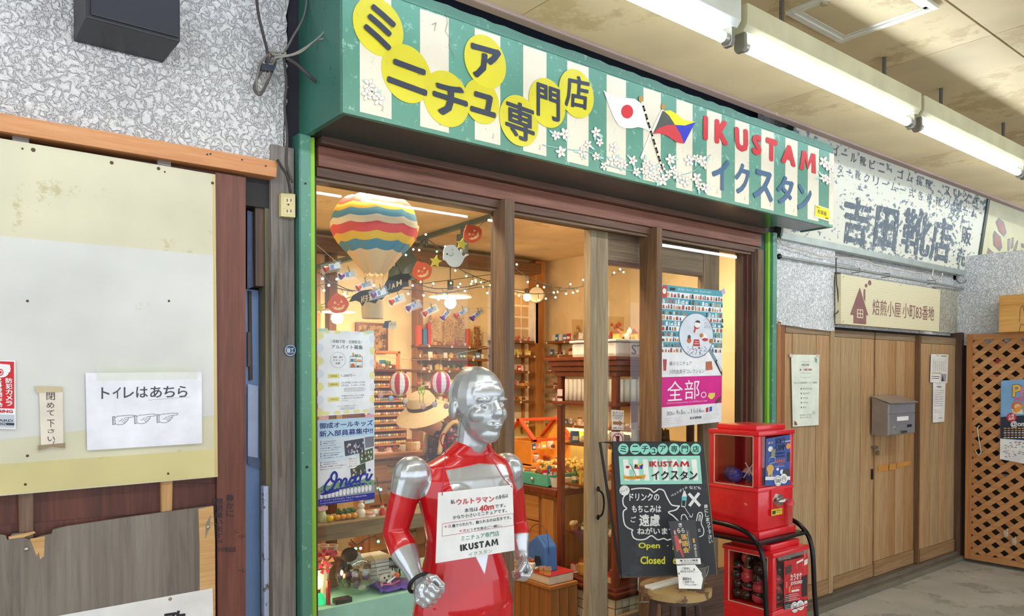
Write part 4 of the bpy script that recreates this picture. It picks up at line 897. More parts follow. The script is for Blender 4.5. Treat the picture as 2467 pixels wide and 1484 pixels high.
for c, d in (('d39a50', 'bread'), ('e7d9b0', 'dumpling'), ('b8433a', 'berry')):
    b = B(); r = random.Random(3)
    for k in range(7): b.ball((r.uniform(-.012, .012), r.uniform(-.009, .009), .018 + r.uniform(0, .008)), .007, 6, 4)
    addp('miniature_basket', 'miniature basket of ' + d + ' pieces', 'basket', proto([('miniature_basket', B().lathe([(0, 0), (.014, 0), (.021, .016), (.019, .016), (.013, .003)], n=9), PC('b58448')), ('filling', b, PC(c))]))
for c, d in (('f3c8cf', 'pink'), ('7a4a2c', 'chocolate')): addp('miniature_cake', d + ' miniature cake', 'cake', proto([('miniature_cake', B().cyl((0, 0, .004), (0, 0, .024), .015, n=10), PC(c)), ('plate', B().cyl((0, 0, 0), (0, 0, .004), .023, n=12), PC('fbf9f4')), ('cherry', B().ball((0, 0, .028), .005, 6, 5), PC('c02030'))]))
addp('miniature_bottle', 'green miniature bottle', 'bottle', proto([('miniature_bottle', B().lathe([(0, 0), (.010, 0), (.010, .03), (.004, .038), (.004, .052), (0, .052)], n=8), PC('3f7a4c')), ('label', B().cyl((0, 0, .01), (0, 0, .022), .0104, n=8, cap=False), PC('f2ead8'))]))
addp('miniature_plant', 'potted miniature plant', 'plant', proto([('miniature_plant', B().lathe([(0, 0), (.011, 0), (.014, .02), (0, .02)], n=8), PC('c27a4c')), ('foliage', B().ball((0, 0, .03), .014, 7, 5).ball((.008, .002, .036), .009, 6, 4).ball((-.008, .0, .034), .009, 6, 4), PC('5e8f3c'))]))
addp('miniature_cup', 'blue and white miniature cup', 'cup', proto([('miniature_cup', B().lathe([(0, 0), (.010, 0), (.015, .022), (.013, .022), (.009, .004)], n=10), PC('dfe6ee')), ('handle', B().tube([(.013, 0, .018), (.021, 0, .016), (.021, 0, .008), (.011, 0, .005)], .002, 5), PC('3d6aa0'))]))
addp('miniature_crate', 'wooden miniature crate of oranges', 'crate', proto([('miniature_crate', B().box(-.02, .02, -.014, .014, 0, .014), PC('b98850')), ('oranges', B().ball((-.01, 0, .016), .008, 6, 5).ball((.006, -.005, .017), .008, 6, 5).ball((.008, .007, .016), .008, 6, 5), PC('ea8a2a'))]))
used = set(); NM = [0]
rm = random.Random(21)
def put(k, p, where, sc=1.0, rz=None):
    kind, desc, cat, o = PR[k]; p = V(p)
    rot = (0, 0, rm.uniform(-.6, .6) if rz is None else rz)
    s = sc * rm.uniform(.85, 1.2)
    if k not in used: used.add(k); c = o; c.location = p; c.rotation_euler = rot; c.scale = (s, s, s)
    else: c = copytree(o, p, rot, scale=s)
    c['label'] = desc + ' ' + where; c['category'] = cat; c['group'] = kind.replace('_', ' ') + 's ' + where; NM[0] += 1
    return c
TG = B().cyl((0, -.0015, 0), (0, 0, 0), .011, n=10).obj('price_tag', P('ddd3ba', .6), org=(0, 0, 0)); TG['label'] = 'x'; TGu = [0]
def ptag(p, where, rz=0):
    c = TG if not TGu[0] else copytree(TG, p); TGu[0] = 1; c.location = p; c.rotation_euler = (0, 0, rz)
    c['label'] = 'small round white price tag ' + where; c['category'] = 'price tag'; c['group'] = 'price tags ' + where
def shelfX(name, lab, x0, x1, yb, d, zs, where, dens=.048, up=True, tags=True, mats=None, kinds=None):
    """wall shelf whose boards run along X, backed on the plane y=yb"""
    t = T(name, lab, 'shelf', ((x0 + x1) / 2, yb - d / 2, zs[-1]))
    for z in zs: B().box(x0, x1, yb - d, yb, z - .022, z, bev=.002).obj('shelf_board', W_SHX, t)
    if up:
        for x in (x0 + .01, x1 - .035): B().box(x, x + .025, yb - .02, yb, zs[-1] - .1, zs[0]).obj('upright', W_IN, t)
    for i, z in enumerate(zs):
        x = x0 + .03; w_ = where[i] if isinstance(where, (list, tuple)) else where
        ks = kinds[i] if kinds else None
        while x < x1 - .02:
            k = rm.choice(ks) if ks else rm.randrange(len(PR))
            put(k, (x, yb - d * .55 - rm.uniform(-.02, .02), z), w_, 1.05); x += dens * rm.uniform(.8, 1.4)
        if tags:
            x = x0 + .08
            while x < x1: ptag((x, yb - d - .001, z - .012), w_); x += rm.uniform(.12, .3)
    return t
tA = 6.5 / 1829; ZA = [1.55 + (905 - py) * tA for py in (834, 864, 892, 928, 966, 1004)]
shelfX('wall_shelf', 'brown timber shelves on the back wall seen through the left window', Xc(1006, 5.3), Xc(1176, 5.3), RY - .001, .15, ZA, ['on the %s back shelf behind the window' % k for k in ('top', 'second', 'third', 'fourth', 'fifth', 'lowest')], .042)
ZB = [1.55 + (905 - py) * 7.0 / 1829 for py in (823, 857, 894, 929, 964, 1019)]
shelfX('wall_shelf', 'timber shelves beside the corner post under the white muntin window', Xc(1192, 5.3), Xc(1288, 5.25), RY - .001, .15, ZB, ['on the %s shelf left of corner post' % k for k in ('top', 'second', 'third', 'fourth', 'fifth', 'lowest')], .042, kinds=[[9, 10], [3, 3, 3, 2, 2], None, None, None, None])
t = T('wall_shelf', 'timber shelves on the right shop wall above the counter', 'shelf', (RX - .07, 1.9, ZB[-1]))
for i, z in enumerate(ZB):
    y0, y1 = (.75 if i == 0 else 1.35), RY - .16; w_ = 'on the %s shelf right of corner post' % ('top', 'second', 'third', 'fourth', 'fifth', 'lowest')[i]
    B().box(RX - .14, RX, y0, y1, z - .024, z, bev=.002).obj('shelf_board', W_INY, t)
    y = y0 + .02
    while y < y1 - .02:
        k = rm.choice([2, 3, 4, 5, 5]) if i == 0 else rm.randrange(len(PR)); put(k, (RX - .09, y, z), w_, 1.15, rm.uniform(-1.9, -1.2)); y += .047 * rm.uniform(.8, 1.4)
    y = y0 + .1
    while y < y1: ptag((RX - .142, y, z - .015), w_, -math.pi / 2); y += rm.uniform(.15, .3)
for y in (1.4, 2.1, 2.5): B().box(RX - .02, RX, y, y + .03, ZB[-1], ZB[0]).obj('upright', W_IN, t)
def gb(name, lab, a, c, h, col, cat='pouch', par=None): return B().prism([a, a + (c - a), c + V((0, 0, h)), a + V((0, 0, h))], (0, .02, 0)).obj(name, col, par, label=lab, cat=cat, bev=.003)
# clear bags standing on the top shelf
for px0, px1, py0, py1, yc, lab in ((1383, 1405, 769, 816, 4.85, 'clear gift bag of sweets on the top right shelf beside the door stile'), (1468, 1505, 762, 812, 4.36, 'clear gift bag of red sweets seen through the sliding door glass')):
    t = T('gift_bag', lab, 'bag', W((px0 + px1) / 2, py1, yc))
    a, c = W(px0 + 3, py1, yc), W(px1 - 3, py1, yc); h = W(px0, py0, yc).z - a.z
    b = B(); r = random.Random(px0)
    for k in range(16): b.ball(a + (c - a) * r.random() + V((0, .01, r.random() * h * .7)), .014, 6, 5)
    b.obj('sweets', P('c9543f' if px0 > 1400 else 'b0895a', .4), t); B().prism([a, c, c + V((.01, 0, h)), a + V((-.01, 0, h))], (0, .035, 0)).obj('film', clear('f6efe2', .12), t)
0 and ib('shelf_ledge', 'short brown ledge carrying the gift bag behind the sliding door glass', 'shelf', W(1466, 815, 4.1).x, W(1545, 815, 4.1).x, 4.05, 4.2, W(1466, 822, 4.1).z, W(1466, 813, 4.1).z, W_SHX)
# back-shelf stock above the left shelf board
for i, (px, py, w_, h_, cc, n) in enumerate([(1012, 800, 10, 34, 'd9542c', 'upright orange box'), (1025, 806, 9, 28, '3c7cb2', 'upright blue box'), (1036, 797, 8, 37, 'd23a32', 'tall red box'), (1050, 782, 22, 52, 'd5b878', 'clear packet of brown sweets'), (1082, 780, 24, 54, 'cfa968', 'wide clear packet of brown sweets'), (1110, 784, 18, 50, 'b89a72', 'checked cloth packet'), (1130, 806, 7, 28, 'd85a28', 'thin orange bottle'), (1152, 800, 12, 34, '9a6a52', 'bundle of brown sticks in a cup'), (1170, 812, 9, 22, 'd9c9a6', 'cream paper tub')]):
    a = W(px - w_ / 2, 834, 5.28); c = W(px + w_ / 2, 834, 5.28); h = W(px, py - h_ / 2, 5.28).z - a.z
    if 'packet' in n or 'stick' in n:
        t = T('clear_packet', n + ' standing on the top back shelf', 'goods', a); b = B(); rq = random.Random(px)
        for k in range(150): b.ball(a + (c - a) * rq.random() + V((0, .004 + rq.random() * .02, rq.random() * h * .92)), rq.uniform(.004, .009), 5, 4)
        b.obj('sweets', worn(cc, '8a5a34', rough=.35, sc=70, amt=.5), t, kind='stuff'); B().prism([a, c, c + V((0, 0, h)), a + V((0, 0, h))], (0, .03, 0)).obj('film', clear('fff6e8', .14), t)
    else:
        B().prism([a, c, c + V((0, 0, h)), a + V((0, 0, h))], (0, .04, 0)).obj(n.split()[-1], P(cc, .4), label=n + ' standing on the top back shelf', cat='goods', bev=.004)
# small posters, frame, letters on the back wall at left
t = T('picture_frame', 'dark framed picture on the back wall above the small rack', 'picture', W(893, 830, 5.36))
a, c = W(858, 776, 5.36), W(935, 850, 5.36)
B().box(a.x, c.x, a.y, a.y + .02, c.z, a.z).obj('frame', W_CAB, t); B().box(a.x + .02, c.x - .02, a.y - .002, a.y + .01, c.z + .02, a.z - .02).obj('picture', worn('b28a60', '5c3d28', rough=.4, sc=20, amt=.5), t)
pr = Pr(pxmap((0, RY - .03, 0), (0, -1, 0)), (0, -1, 0), t); pr.ell('51443a', 882, 793, 22, 10, 1); pr.done()
tri = T('pennant', 'yellow and dark blue pennant pinned on the back wall', 'pennant', W(908, 830, 5.385)); pr = Pr(pxmap((0, 5.385 - 2.67, 0), (0, -1, 0)), (0, -1, 0), tri, .002)
pr.poly('2a3a5e', [(902, 842), (920, 846), (915, 812)], 1, 'cloth'); pr.poly('e8a824', [(903, 838), (918, 842), (911, 812)], 2, 'cloth'); pr.done()
tri = T('wall_letters', 'dark letters hung one below another beside the pennant', 'letters', W(926, 830, 5.25)); pr = Pr(pxmap((0, 5.25 - 2.67, 0), (0, -1, 0)), (0, -1, 0), tri, .002)
for ch, y in (('I', 806), ('S', 820), ('M', 834)): pr.text('3a2a20', ch, 922, y, 931, y + 12, 1, .02)
pr.done()
# small orange rack and drawer cabinets at left
YC = 4.75
x0, x1 = Xc(880, YC), Xc(979, YC); zt = W(940, 889, YC).z; zm = W(940, 1094, YC).z
t = T('small_rack', 'little orange timber rack standing on the many-drawer cabinet', 'rack', ((x0 + x1) / 2, YC - 2.5, zt))
for x in (Xc(903, YC), Xc(962, YC)): ib('post', None, None, x, x + .02, YC + .02, YC + .05, zt, W(940, 845, YC).z, wood('b8622c', 'd47c3e', 'e4965a', 'Z', .4), t)
ib('rail', None, None, Xc(903, YC), Xc(970, YC), YC + .02, YC + .05, W(940, 852, YC).z, W(940, 845, YC).z, wood('b8622c', 'd47c3e', 'e4965a', 'X', .4), t)
for i in range(8): put(rm.randrange(len(PR)), (Xc(906 + i * 9, YC), YC - 2.67 + .12, zt), 'on top of the many-drawer cabinet', 1.3)
t = T('drawer_cabinet', 'tall dark cabinet of many shallow label drawers behind the left window', 'cabinet', ((x0 + x1) / 2, YC - 2.67 + .15, zm))
ib('case', None, None, x0 - .02, x1 + .02, YC + .03, YC + .32, zm, zt, W_CAB, t)
ib('cap', None, None, x0 - .04, x1 + .04, YC - .01, YC + .33, zt - .02, zt, W_CABX, t)
n = 11; hh = (zt - zm - .04) / n
for i in range(n):
    z = zm + .01 + i * hh
    d = ib('tray', None, None, x0, x1, YC, YC + .03, z, z + .012, W_INX, t, .001)
    for k in range(16):
        xx = x0 + (x1 - x0) * (k + .5) / 16; c = rm.choice(['efe3c8', 'c9956a', 'b34a3a', 'e8d27a', '8a9aa8', 'd9b9a0'])
        B().ball((xx, YC - 2.67 + .012, z + .022), (.012, .008, .011), 6, 4).obj('trinket', P(c, .4), t)
t = T('drawer_chest', 'low brown drawer chest with label holders behind the left window', 'cabinet', ((x0 + x1) / 2, YC - 2.6, .2))
zc = W(940, 1102, 4.55).z
ib('case', None, None, x0 - .1, x1 + .06, 4.57, 4.74, .25, zc, W_IN, t); ib('top', None, None, x0 - .12, x1 + .09, 4.50, 4.76, zc, zc + .03, W_INX, t)
for i in range(4):
    z1_ = zc - .02 - i * .155; dr = ib('drawer', None, None, x0 - .07, x1 + .03, 4.548, 4.57, z1_ - .14, z1_, wood('8a5a2e', 'b07d45', 'c8945a', 'X', .5), t)
    for xx in (x0 + .06, x1 - .1):
        B().box(xx, xx + .05, 4.543 - 2.67, 4.548 - 2.67, z1_ - .085, z1_ - .05).obj('label_holder', P('d8c48a', .3, .5), t); B().tube([(xx, 4.545 - 2.67, z1_ - .03), (xx + .005, 4.53 - 2.67, z1_ - .038), (xx + .045, 4.53 - 2.67, z1_ - .038), (xx + .05, 4.545 - 2.67, z1_ - .03)], .003).obj('pull', P('3a2c20', .3, .6), t)
for xx in (x0 - .08, x1 + .02): ib('leg', None, None, xx, xx + .04, 4.6, 4.72, .012, .25, W_CAB, t)
for i in range(9): put(rm.choice([0, 1, 13, 14, 15]), (x0 + i * .055, 4.62 - 2.67, zc + .03), 'on the low drawer chest', 1.3)
st_ = T('small_stool', 'small orange timber stool on the shop floor beyond the window plank', 'stool', (Xc(893, 5.0), 2.33, .012))
c0 = V((Xc(893, 5.0), 2.33, .012))
for dx, dy in ((-.1, -.08), (.1, -.08), (-.1, .08), (.1, .08)): B().box(c0.x + dx - .015, c0.x + dx + .015, c0.y + dy - .015, c0.y + dy + .015, .012, .3).obj('leg', W_IN, st_)
B().box(c0.x - .13, c0.x + .13, c0.y - .11, c0.y + .11, .3, .325, bev=.004).obj('seat', W_INX, st_)
# ------------------------------------------------------------------ counter along the right
CXF = 3.07; c0y, c1y = .74, 2.1
ct = T('counter_cabinet', 'orange-brown timber counter with drawers and a panelled door inside the doorway', 'cabinet', (3.5, 1.4, .012))
B().box(CXF + .02, 3.95, c0y, c1y, .1, .82).obj('case', wood('8a5426', 'b37a3e', 'cf9655', 'Z', .5), ct)
B().box(CXF - .02, 3.98, c0y - .02, c1y, .82, .86, bev=.006).obj('countertop', W_CABX, ct)
B().box(CXF + .06, 3.9, c0y + .05, c1y, .012, .1).obj('plinth', P('2a1c14', .7), ct)
yd = onX(1300, 1200, CXF).y
M_DR = wood('94602e', 'bb8244', 'd39c5c', 'Y', .45)
for i in range(4):
    za = .80 - i * .165
    d = B().box(CXF + .003, CXF + .022, yd + .015, yd + .34, za - .155, za, bev=.003).obj('drawer', M_DR, ct)
    B().tube([(CXF + .003, yd + .16, za - .045), (CXF - .018, yd + .165, za - .05), (CXF - .018, yd + .215, za - .05), (CXF + .003, yd + .22, za - .045)], .004).obj('handle', P('3a3028', .3, .7), ct); B().box(CXF, CXF + .003, yd + .16, yd + .22, za - .11, za - .075).obj('label_holder', P('d8c48a', .3, .5), ct)
    B().box(CXF + .003, CXF + .022, yd + .36, yd + .72, za - .155, za, bev=.003).obj('drawer', M_DR, ct)
B().box(CXF + .0, CXF + .022, c0y + .03, yd - .02, .13, .79, bev=.004).obj('door', wood('94602e', 'bb8244', 'd39c5c', 'Z', .45), ct)
B().box(CXF + .0005, CXF + .003, c0y + .07, yd - .06, .2, .73).obj('door_panel', wood('8a5829', 'b37a3e', 'c99252', 'Z', .45), ct)
B().tube([(CXF, c0y + .07, .56), (CXF - .03, c0y + .07, .55), (CXF - .03, c0y + .085, .51)], .005).obj('handle', P('3a2c20', .4, .6), ct)
# toy house
hb = onZ(1300, 1114, .93)
th = T('toy_house', 'orange toy house with a red-framed open roof full of tiny goods', 'toy house', hb)
def toyb(name, m, x0, x1, y0, y1, z0, z1): B().box(hb.x + x0, hb.x + x1, hb.y + y0, hb.y + y1, hb.z + z0, hb.z + z1, bev=.002).obj(name, m, th)
OG = P('e8963a', .4); OR2 = P('d9542c', .4)
toyb('floor', OG, -.19, .17, -.13, .15, 0, .012); toyb('back_wall', OG, -.19, .17, .14, .15, 0, .17); toyb('side_wall', OG, -.19, -.18, -.13, .15, 0, .17)
B().prism([(hb.x + .17, hb.y - .13, hb.z), (hb.x + .17, hb.y + .15, hb.z), (hb.x + .17, hb.y + .15, hb.z + .17), (hb.x + .17, hb.y + .01, hb.z + .30), (hb.x + .17, hb.y - .13, hb.z + .17)], (.012, 0, 0)).obj('gable', P('f0b44a', .4), th)
for a in (-.19, .15):
    B().prism([(hb.x + a, hb.y - .15, hb.z + .165), (hb.x + a, hb.y - .15, hb.z + .18), (hb.x + a, hb.y + .01, hb.z + .325), (hb.x + a, hb.y + .17, hb.z + .18), (hb.x + a, hb.y + .17, hb.z + .165), (hb.x + a, hb.y + .01, hb.z + .305)], (.035, 0, 0)).obj('roof_frame', OR2, th)
for z, y in ((.165, -.15), (.30, .0)): toyb('roof_bar', OR2, -.19, .18, y, y + .02, z, z + .02)
for i in range(2): toyb('window', P('d8702e', .4), .172 + .0, .186, -.08 + i * .1, -.02 + i * .1, .04, .11)
for i in range(14): put(rm.randrange(len(PR)), hb + V((-.16 + (i % 7) * .045, -.07 + (i // 7) * .08, .012 + (.09 if i % 2 else 0))), 'inside the orange toy house', 1.1)
B().box(hb.x - .25, hb.x + .3, hb.y - .16, hb.y + .2, .86, hb.z, bev=.003).obj('display_riser', W_INX, label='low timber riser under the orange toy house', cat='riser')
# teal drawer, pots and heaps on the counter
p = onZ(1288, 1172, .862)
tb = T('mint_tray', 'mint green drawer tray with a knob, full of tiny goods on the counter', 'tray', p)
MT = P('58b8a0', .35); a, c = onX(1256, 1165, CXF + .03), onX(1322, 1180, CXF + .03)
B().box(CXF + .02, CXF + .03, c.y, a.y, .862, .935, bev=.002).obj('front', MT, tb); B().box(CXF + .03, CXF + .25, c.y, c.y + .01, .862, .93).obj('side', MT, tb); B().box(CXF + .03, CXF + .25, a.y - .01, a.y, .862, .93).obj('side', MT, tb); B().box(CXF + .03, CXF + .25, c.y, a.y, .862, .868).obj('bottom', MT, tb); B().box(CXF + .24, CXF + .25, c.y, a.y, .862, .93).obj('back', MT, tb)
B().ball((CXF + .008, (a.y + c.y) / 2, .90), .013, 10, 8).obj('knob', P('d8d8d4', .2, .8), tb, smooth='all')
for i in range(46): put(rm.randrange(len(PR)), (CXF + .05 + rm.random() * .18, c.y + .02 + rm.random() * (a.y - c.y - .04), .885 + rm.random() * .04), 'heaped in the mint green drawer', .9)
for i in range(3):
    q = onX(1334 + i * 14, 1178, CXF + .05); r_ = .04
    B().lathe([(0, 0), (.028, 0), (.042, .06), (.038, .06), (.025, .006)], V((CXF + .07 + i * .03, q.y, .862)), 14).obj('white_pot', P('f0ead8', .35), smooth=True, label=['nearest', 'middle', 'farthest'][2 - i] + ' small white pot of trinkets at the counter edge', cat='pot', group='white pots at the counter edge')
for i in range(80):
    yy = rm.uniform(c0y + .05, 1.9); xx = rm.uniform(CXF + .1, 3.85)
    if CXF + .02 < xx < CXF + .27 and c.y < yy < a.y: continue
    if abs(xx - hb.x) < .25 and abs(yy - hb.y) < .2: continue
    put(rm.randrange(len(PR)), (xx, yy, .862), 'spread over the wooden counter', 1.5)
b = B()
for i in range(260): b.ball((rm.uniform(CXF + .32, 3.8), rm.uniform(.85, 1.35), .87 + rm.random() * .09), rm.uniform(.008, .018), 6, 4)
b.obj('trinket_heap', worn('e8cf74', 'd99a4a', rough=.4, sc=60, amt=.55), label='heap of golden and yellow trinkets on the wooden counter', cat='trinkets', kind='stuff')
t = T('shelf_light', 'yellow-green strip light glowing under the lowest right shelf', 'lamp', (RX - .1, 1.9, ZB[-1] - .06))
B().box(RX - .1, RX - .06, 1.4, RY - .2, ZB[-1] - .05, ZB[-1] - .03).obj('tube', emis('ffe95a', 9), t)
# ------------------------------------------------------------------ display cabinet with tiled base
kx0, kx1, ky0, ky1 = 3.02, 3.72, .20, .70
kb, kt = .36, 1.655
kc = T('display_cabinet', 'reddish timber display cabinet on a small-tiled base behind the sliding door', 'cabinet', ((kx0 + kx1) / 2, (ky0 + ky1) / 2, .012))
B().box(kx0 + .02, kx1 - .02, ky0 + .02, ky1 - .02, .012, kb - .04).obj('base', P('8a7a5c', .8), kc)
TI = [P(c, .35) for c in ('e6dcc0', 'd9cda9', 'efe8d2', 'cbbd98')]; ts = .052
protoT = {}
def tile(p, rz):
    k = (rm.randrange(4), rz)
    if k not in protoT: protoT[k] = B().box(-ts / 2 + .003, ts / 2 - .003, -.006, .002, -ts / 2 + .003, ts / 2 - .003, bev=.002).obj('tile', TI[k[0]], kc, org=(0, 0, 0)); o = protoT[k]
    else: o = protoT[k].copy(); COL.objects.link(o); o.parent = kc
    o.location = V(p) - WL[kc.name]; o.rotation_euler = (0, 0, rz)
z = kb - .07
while z > .03:
    x = kx0 + .045
    while x < kx1 - .03: tile((x, ky0 + .018, z), 0); x += ts
    y = ky0 + .045
    while y < ky1 - .03: tile((kx0 + .018, y, z), -math.pi / 2); y += ts
    z -= ts
for e, z0, z1 in ((.0, kb - .04, kb - .015), (-.02, kb - .015, kb), (.0, kb, kb + .02), (.0, kt - .11, kt - .08), (-.015, kt - .08, kt - .05), (-.03, kt - .05, kt - .02), (-.045, kt - .02, kt), (-.01, 1.38, 1.40)):
    B().box(kx0 + e, kx1 - e, ky0 + e, ky1 - e, z0, z1, bev=.004).obj('moulding', W_CABX, kc)
for x, y in ((kx0 + .01, ky0 + .01), (kx1 - .045, ky0 + .01), (kx0 + .01, ky1 - .045), (kx1 - .045, ky1 - .045)): B().box(x, x + .035, y, y + .035, kb, kt - .1, bev=.003).obj('corner_post', W_CAB, kc)
for k in range(11):
    for (x, y, dx, dy) in ((kx0 + .06 + k * .053, ky0 + .03, 1, 0), (kx0 + .03, ky0 + .06 + k * .036, 0, 1)):
        B().cyl((x, y, 1.405), (x, y, 1.53), .022 if dx else .016, n=7).obj('drape_fold', P('ede6d6', .8), kc, smooth='all')
B().box(kx0 + .05, kx1 - .05, ky0 + .015, ky0 + .018, kb + .02, 1.38).obj('glass', clear('fffaf2', .06), kc); B().box(kx0 + .015, kx0 + .018, ky0 + .05, ky1 - .05, kb + .02, 1.38).obj('glass', clear('fffaf2', .06), kc)
for z in (.62, .9, 1.14):
    B().box(kx0 + .04, kx1 - .04, ky0 + .05, ky1 - .04, z, z + .012).obj('shelf_board', W_CABX, kc)
for z in (.382, .632, .912, 1.152):
    for i in range(11): put(rm.choice([2, 3, 8, 11, 14, 16]) % len(PR), (kx0 + .08 + i * .055, ky0 + .12 + rm.random() * .1, z), 'inside the glazed display cabinet', 1.6)
    for i in range(5): put(rm.randrange(len(PR)), (kx0 + .09, ky0 + .12 + i * .075, z), 'inside the glazed display cabinet', 1.6)
a = onX(1484, 1270, 0) if 0 else None
for i, py in enumerate((923, 941)):
    q = (kx0 + .008, ky1 - .03, 1.45 - i * .055); B().box(kx0 + .004, kx0 + .009, ky1 - .06, ky1 - .02, q[2] - .02, q[2] + .02).obj('notice_card', P('e8d4d6', .5), label=['upper pink warning card on the cabinet corner post', 'lower pink warning card on the cabinet corner post'][i], cat='card')
# enamel tub on the cabinet
eb = T('enamel_tub', 'white enamel tub with dark letters on top of the display cabinet', 'tub', (3.4, .42, kt))
B().box(3.08, 3.62, .26, .62, kt, kt + .085, bev=.02).obj('tub', P('dfe0da', .3), eb); B().box(3.07, 3.63, .25, .63, kt + .085, kt + .10, bev=.006).obj('rim', P('cfd2d0', .3), eb)
pr = Pr(worldmap([(3.1, .259, kt + .085), (3.6, .259, kt + .085), (3.6, .259, kt), (3.1, .259, kt)]), (0, -1, 0), eb); pr.text('2c3038', 'STORE', .21, .18, .80, .82, 1, .012); pr.done()
for i in range(5): put([7, 8, 7, 9, 16][i] % len(PR), (3.2 + i * .08, .36, kt + .10), 'standing on the enamel tub', 1.5)
# notices on the sliding door glass
GYD = YD + .019
pr, t = sheet('direction_notice', 'handwritten notice with a brown arrow taped inside the sliding door', 'notice', (0, GYD, 0), (0, -1, 0), [(1473, 987), (1503, 989), (1502, 1036), (1474, 1035)], 'ece6da')
pr.text('2a2a2e', '左のココ', .08, .06, .92, .20, 1, .01); pr.text('2a2a2e', 'からひらきます', .08, .22, .92, .34, 1, .01); pr.text('2a2a2e', 'ください', .15, .35, .8, .47, 1, .01)
pr.poly('a5744e', [(.1, .58), (.62, .58), (.62, .50), (.95, .66), (.62, .82), (.62, .74), (.1, .74)], 1); pr.text('2a2a2e', 'お押し下さい', .08, .86, .92, .97, 1, .01); pr.done()
pr, t = sheet('drink_ban_notice', 'round red no-drinks sign on paper inside the sliding door glass', 'notice', (0, GYD, 0), (0, -1, 0), [(1473, 1040), (1503, 1041), (1502, 1090), (1474, 1090)], 'f2ece4')
pr.poly('222226', [(.35, .2), (.65, .2), (.6, .6), (.4, .6)], 1); pr.line('222226', [(.5, .2), (.58, .05)], .003, 1); pr.ell('c2382e', .5, .36, .45, .3, 2, ring=.14); pr.line('c2382e', [(.2, .16), (.8, .56)], .004, 2); pr.text('b8453c', '飲食禁止', .1, .8, .9, .94, 1, .01); pr.done()
# crate, tray and blue bag by the doorway
cr = T('low_crate', 'weathered low plank crate standing in the doorway beside the cabinet', 'crate', (2.93, .6, .012))
kzt = .375
for i in range(4): B().box(2.80, 2.815, .50 + i * .085, .58 + i * .085, .012, kzt - .02, bev=.002).obj('plank', wood('7d5028', 'a4703c', 'bd8a54', 'Z', .6), cr)
for i in range(3): B().box(2.80 + i * .07, 2.865 + i * .07, .485, .50, .012, kzt - .02, bev=.002).obj('plank', wood('7d5028', 'a4703c', 'bd8a54', 'Z', .6), cr)
B().box(2.79, 3.0, .475, .85, kzt - .02, kzt, bev=.003).obj('top', W_INX, cr)
tr_ = T('enamel_tray', 'white enamel tray with a red rim on the low crate', 'tray', (2.9, .66, kzt))
B().box(2.80, 2.99, .50, .84, kzt, kzt + .05, bev=.012).obj('tray', P('ece4d0', .3), tr_); B().box(2.795, 2.995, .495, .845, kzt + .05, kzt + .056, bev=.003).obj('rim', P('c33a34', .3), tr_)
bg_ = T('blue_bag', 'small blue cloth bag with letters and a wire handle in the enamel tray', 'bag', (2.9, .64, kzt + .056))
B().prism([(2.83, .56, kzt + .056), (2.83, .78, kzt + .056), (2.85, .75, kzt + .19), (2.86, .67, kzt + .25), (2.85, .59, kzt + .19)], (.09, 0, 0)).obj('body', P('3d6cb4', .7), bg_, bev=.01)
B().prism([(2.828, .60, kzt + .09), (2.828, .66, kzt + .09), (2.828, .65, kzt + .14), (2.828, .61, kzt + .14)], (-.003, 0, 0)).obj('opening', P('1f2c48', .8), bg_)
pr = Pr(worldmap([(2.829, .755, kzt + .12), (2.829, .66, kzt + .12), (2.829, .66, kzt + .09), (2.829, .755, kzt + .09)]), (-1, 0, 0), bg_); pr.text('e8b08a', 'SACK', 0, 0, 1, 1, 2, .02); pr.done()
B().tube(sm([V((2.87, .58, kzt + .15)), V((2.87, .60, kzt + .28)), V((2.87, .68, kzt + .31)), V((2.87, .75, kzt + .26)), V((2.87, .76, kzt + .15))]), .002).obj('handle', P('4a3c30', .4), bg_)
for i in range(7): put([7, 7, 12, 0, 7, 13, 7][i], (2.815, .53 + i * .045, kzt + .056), 'along the rim of the enamel tray', 1.0)
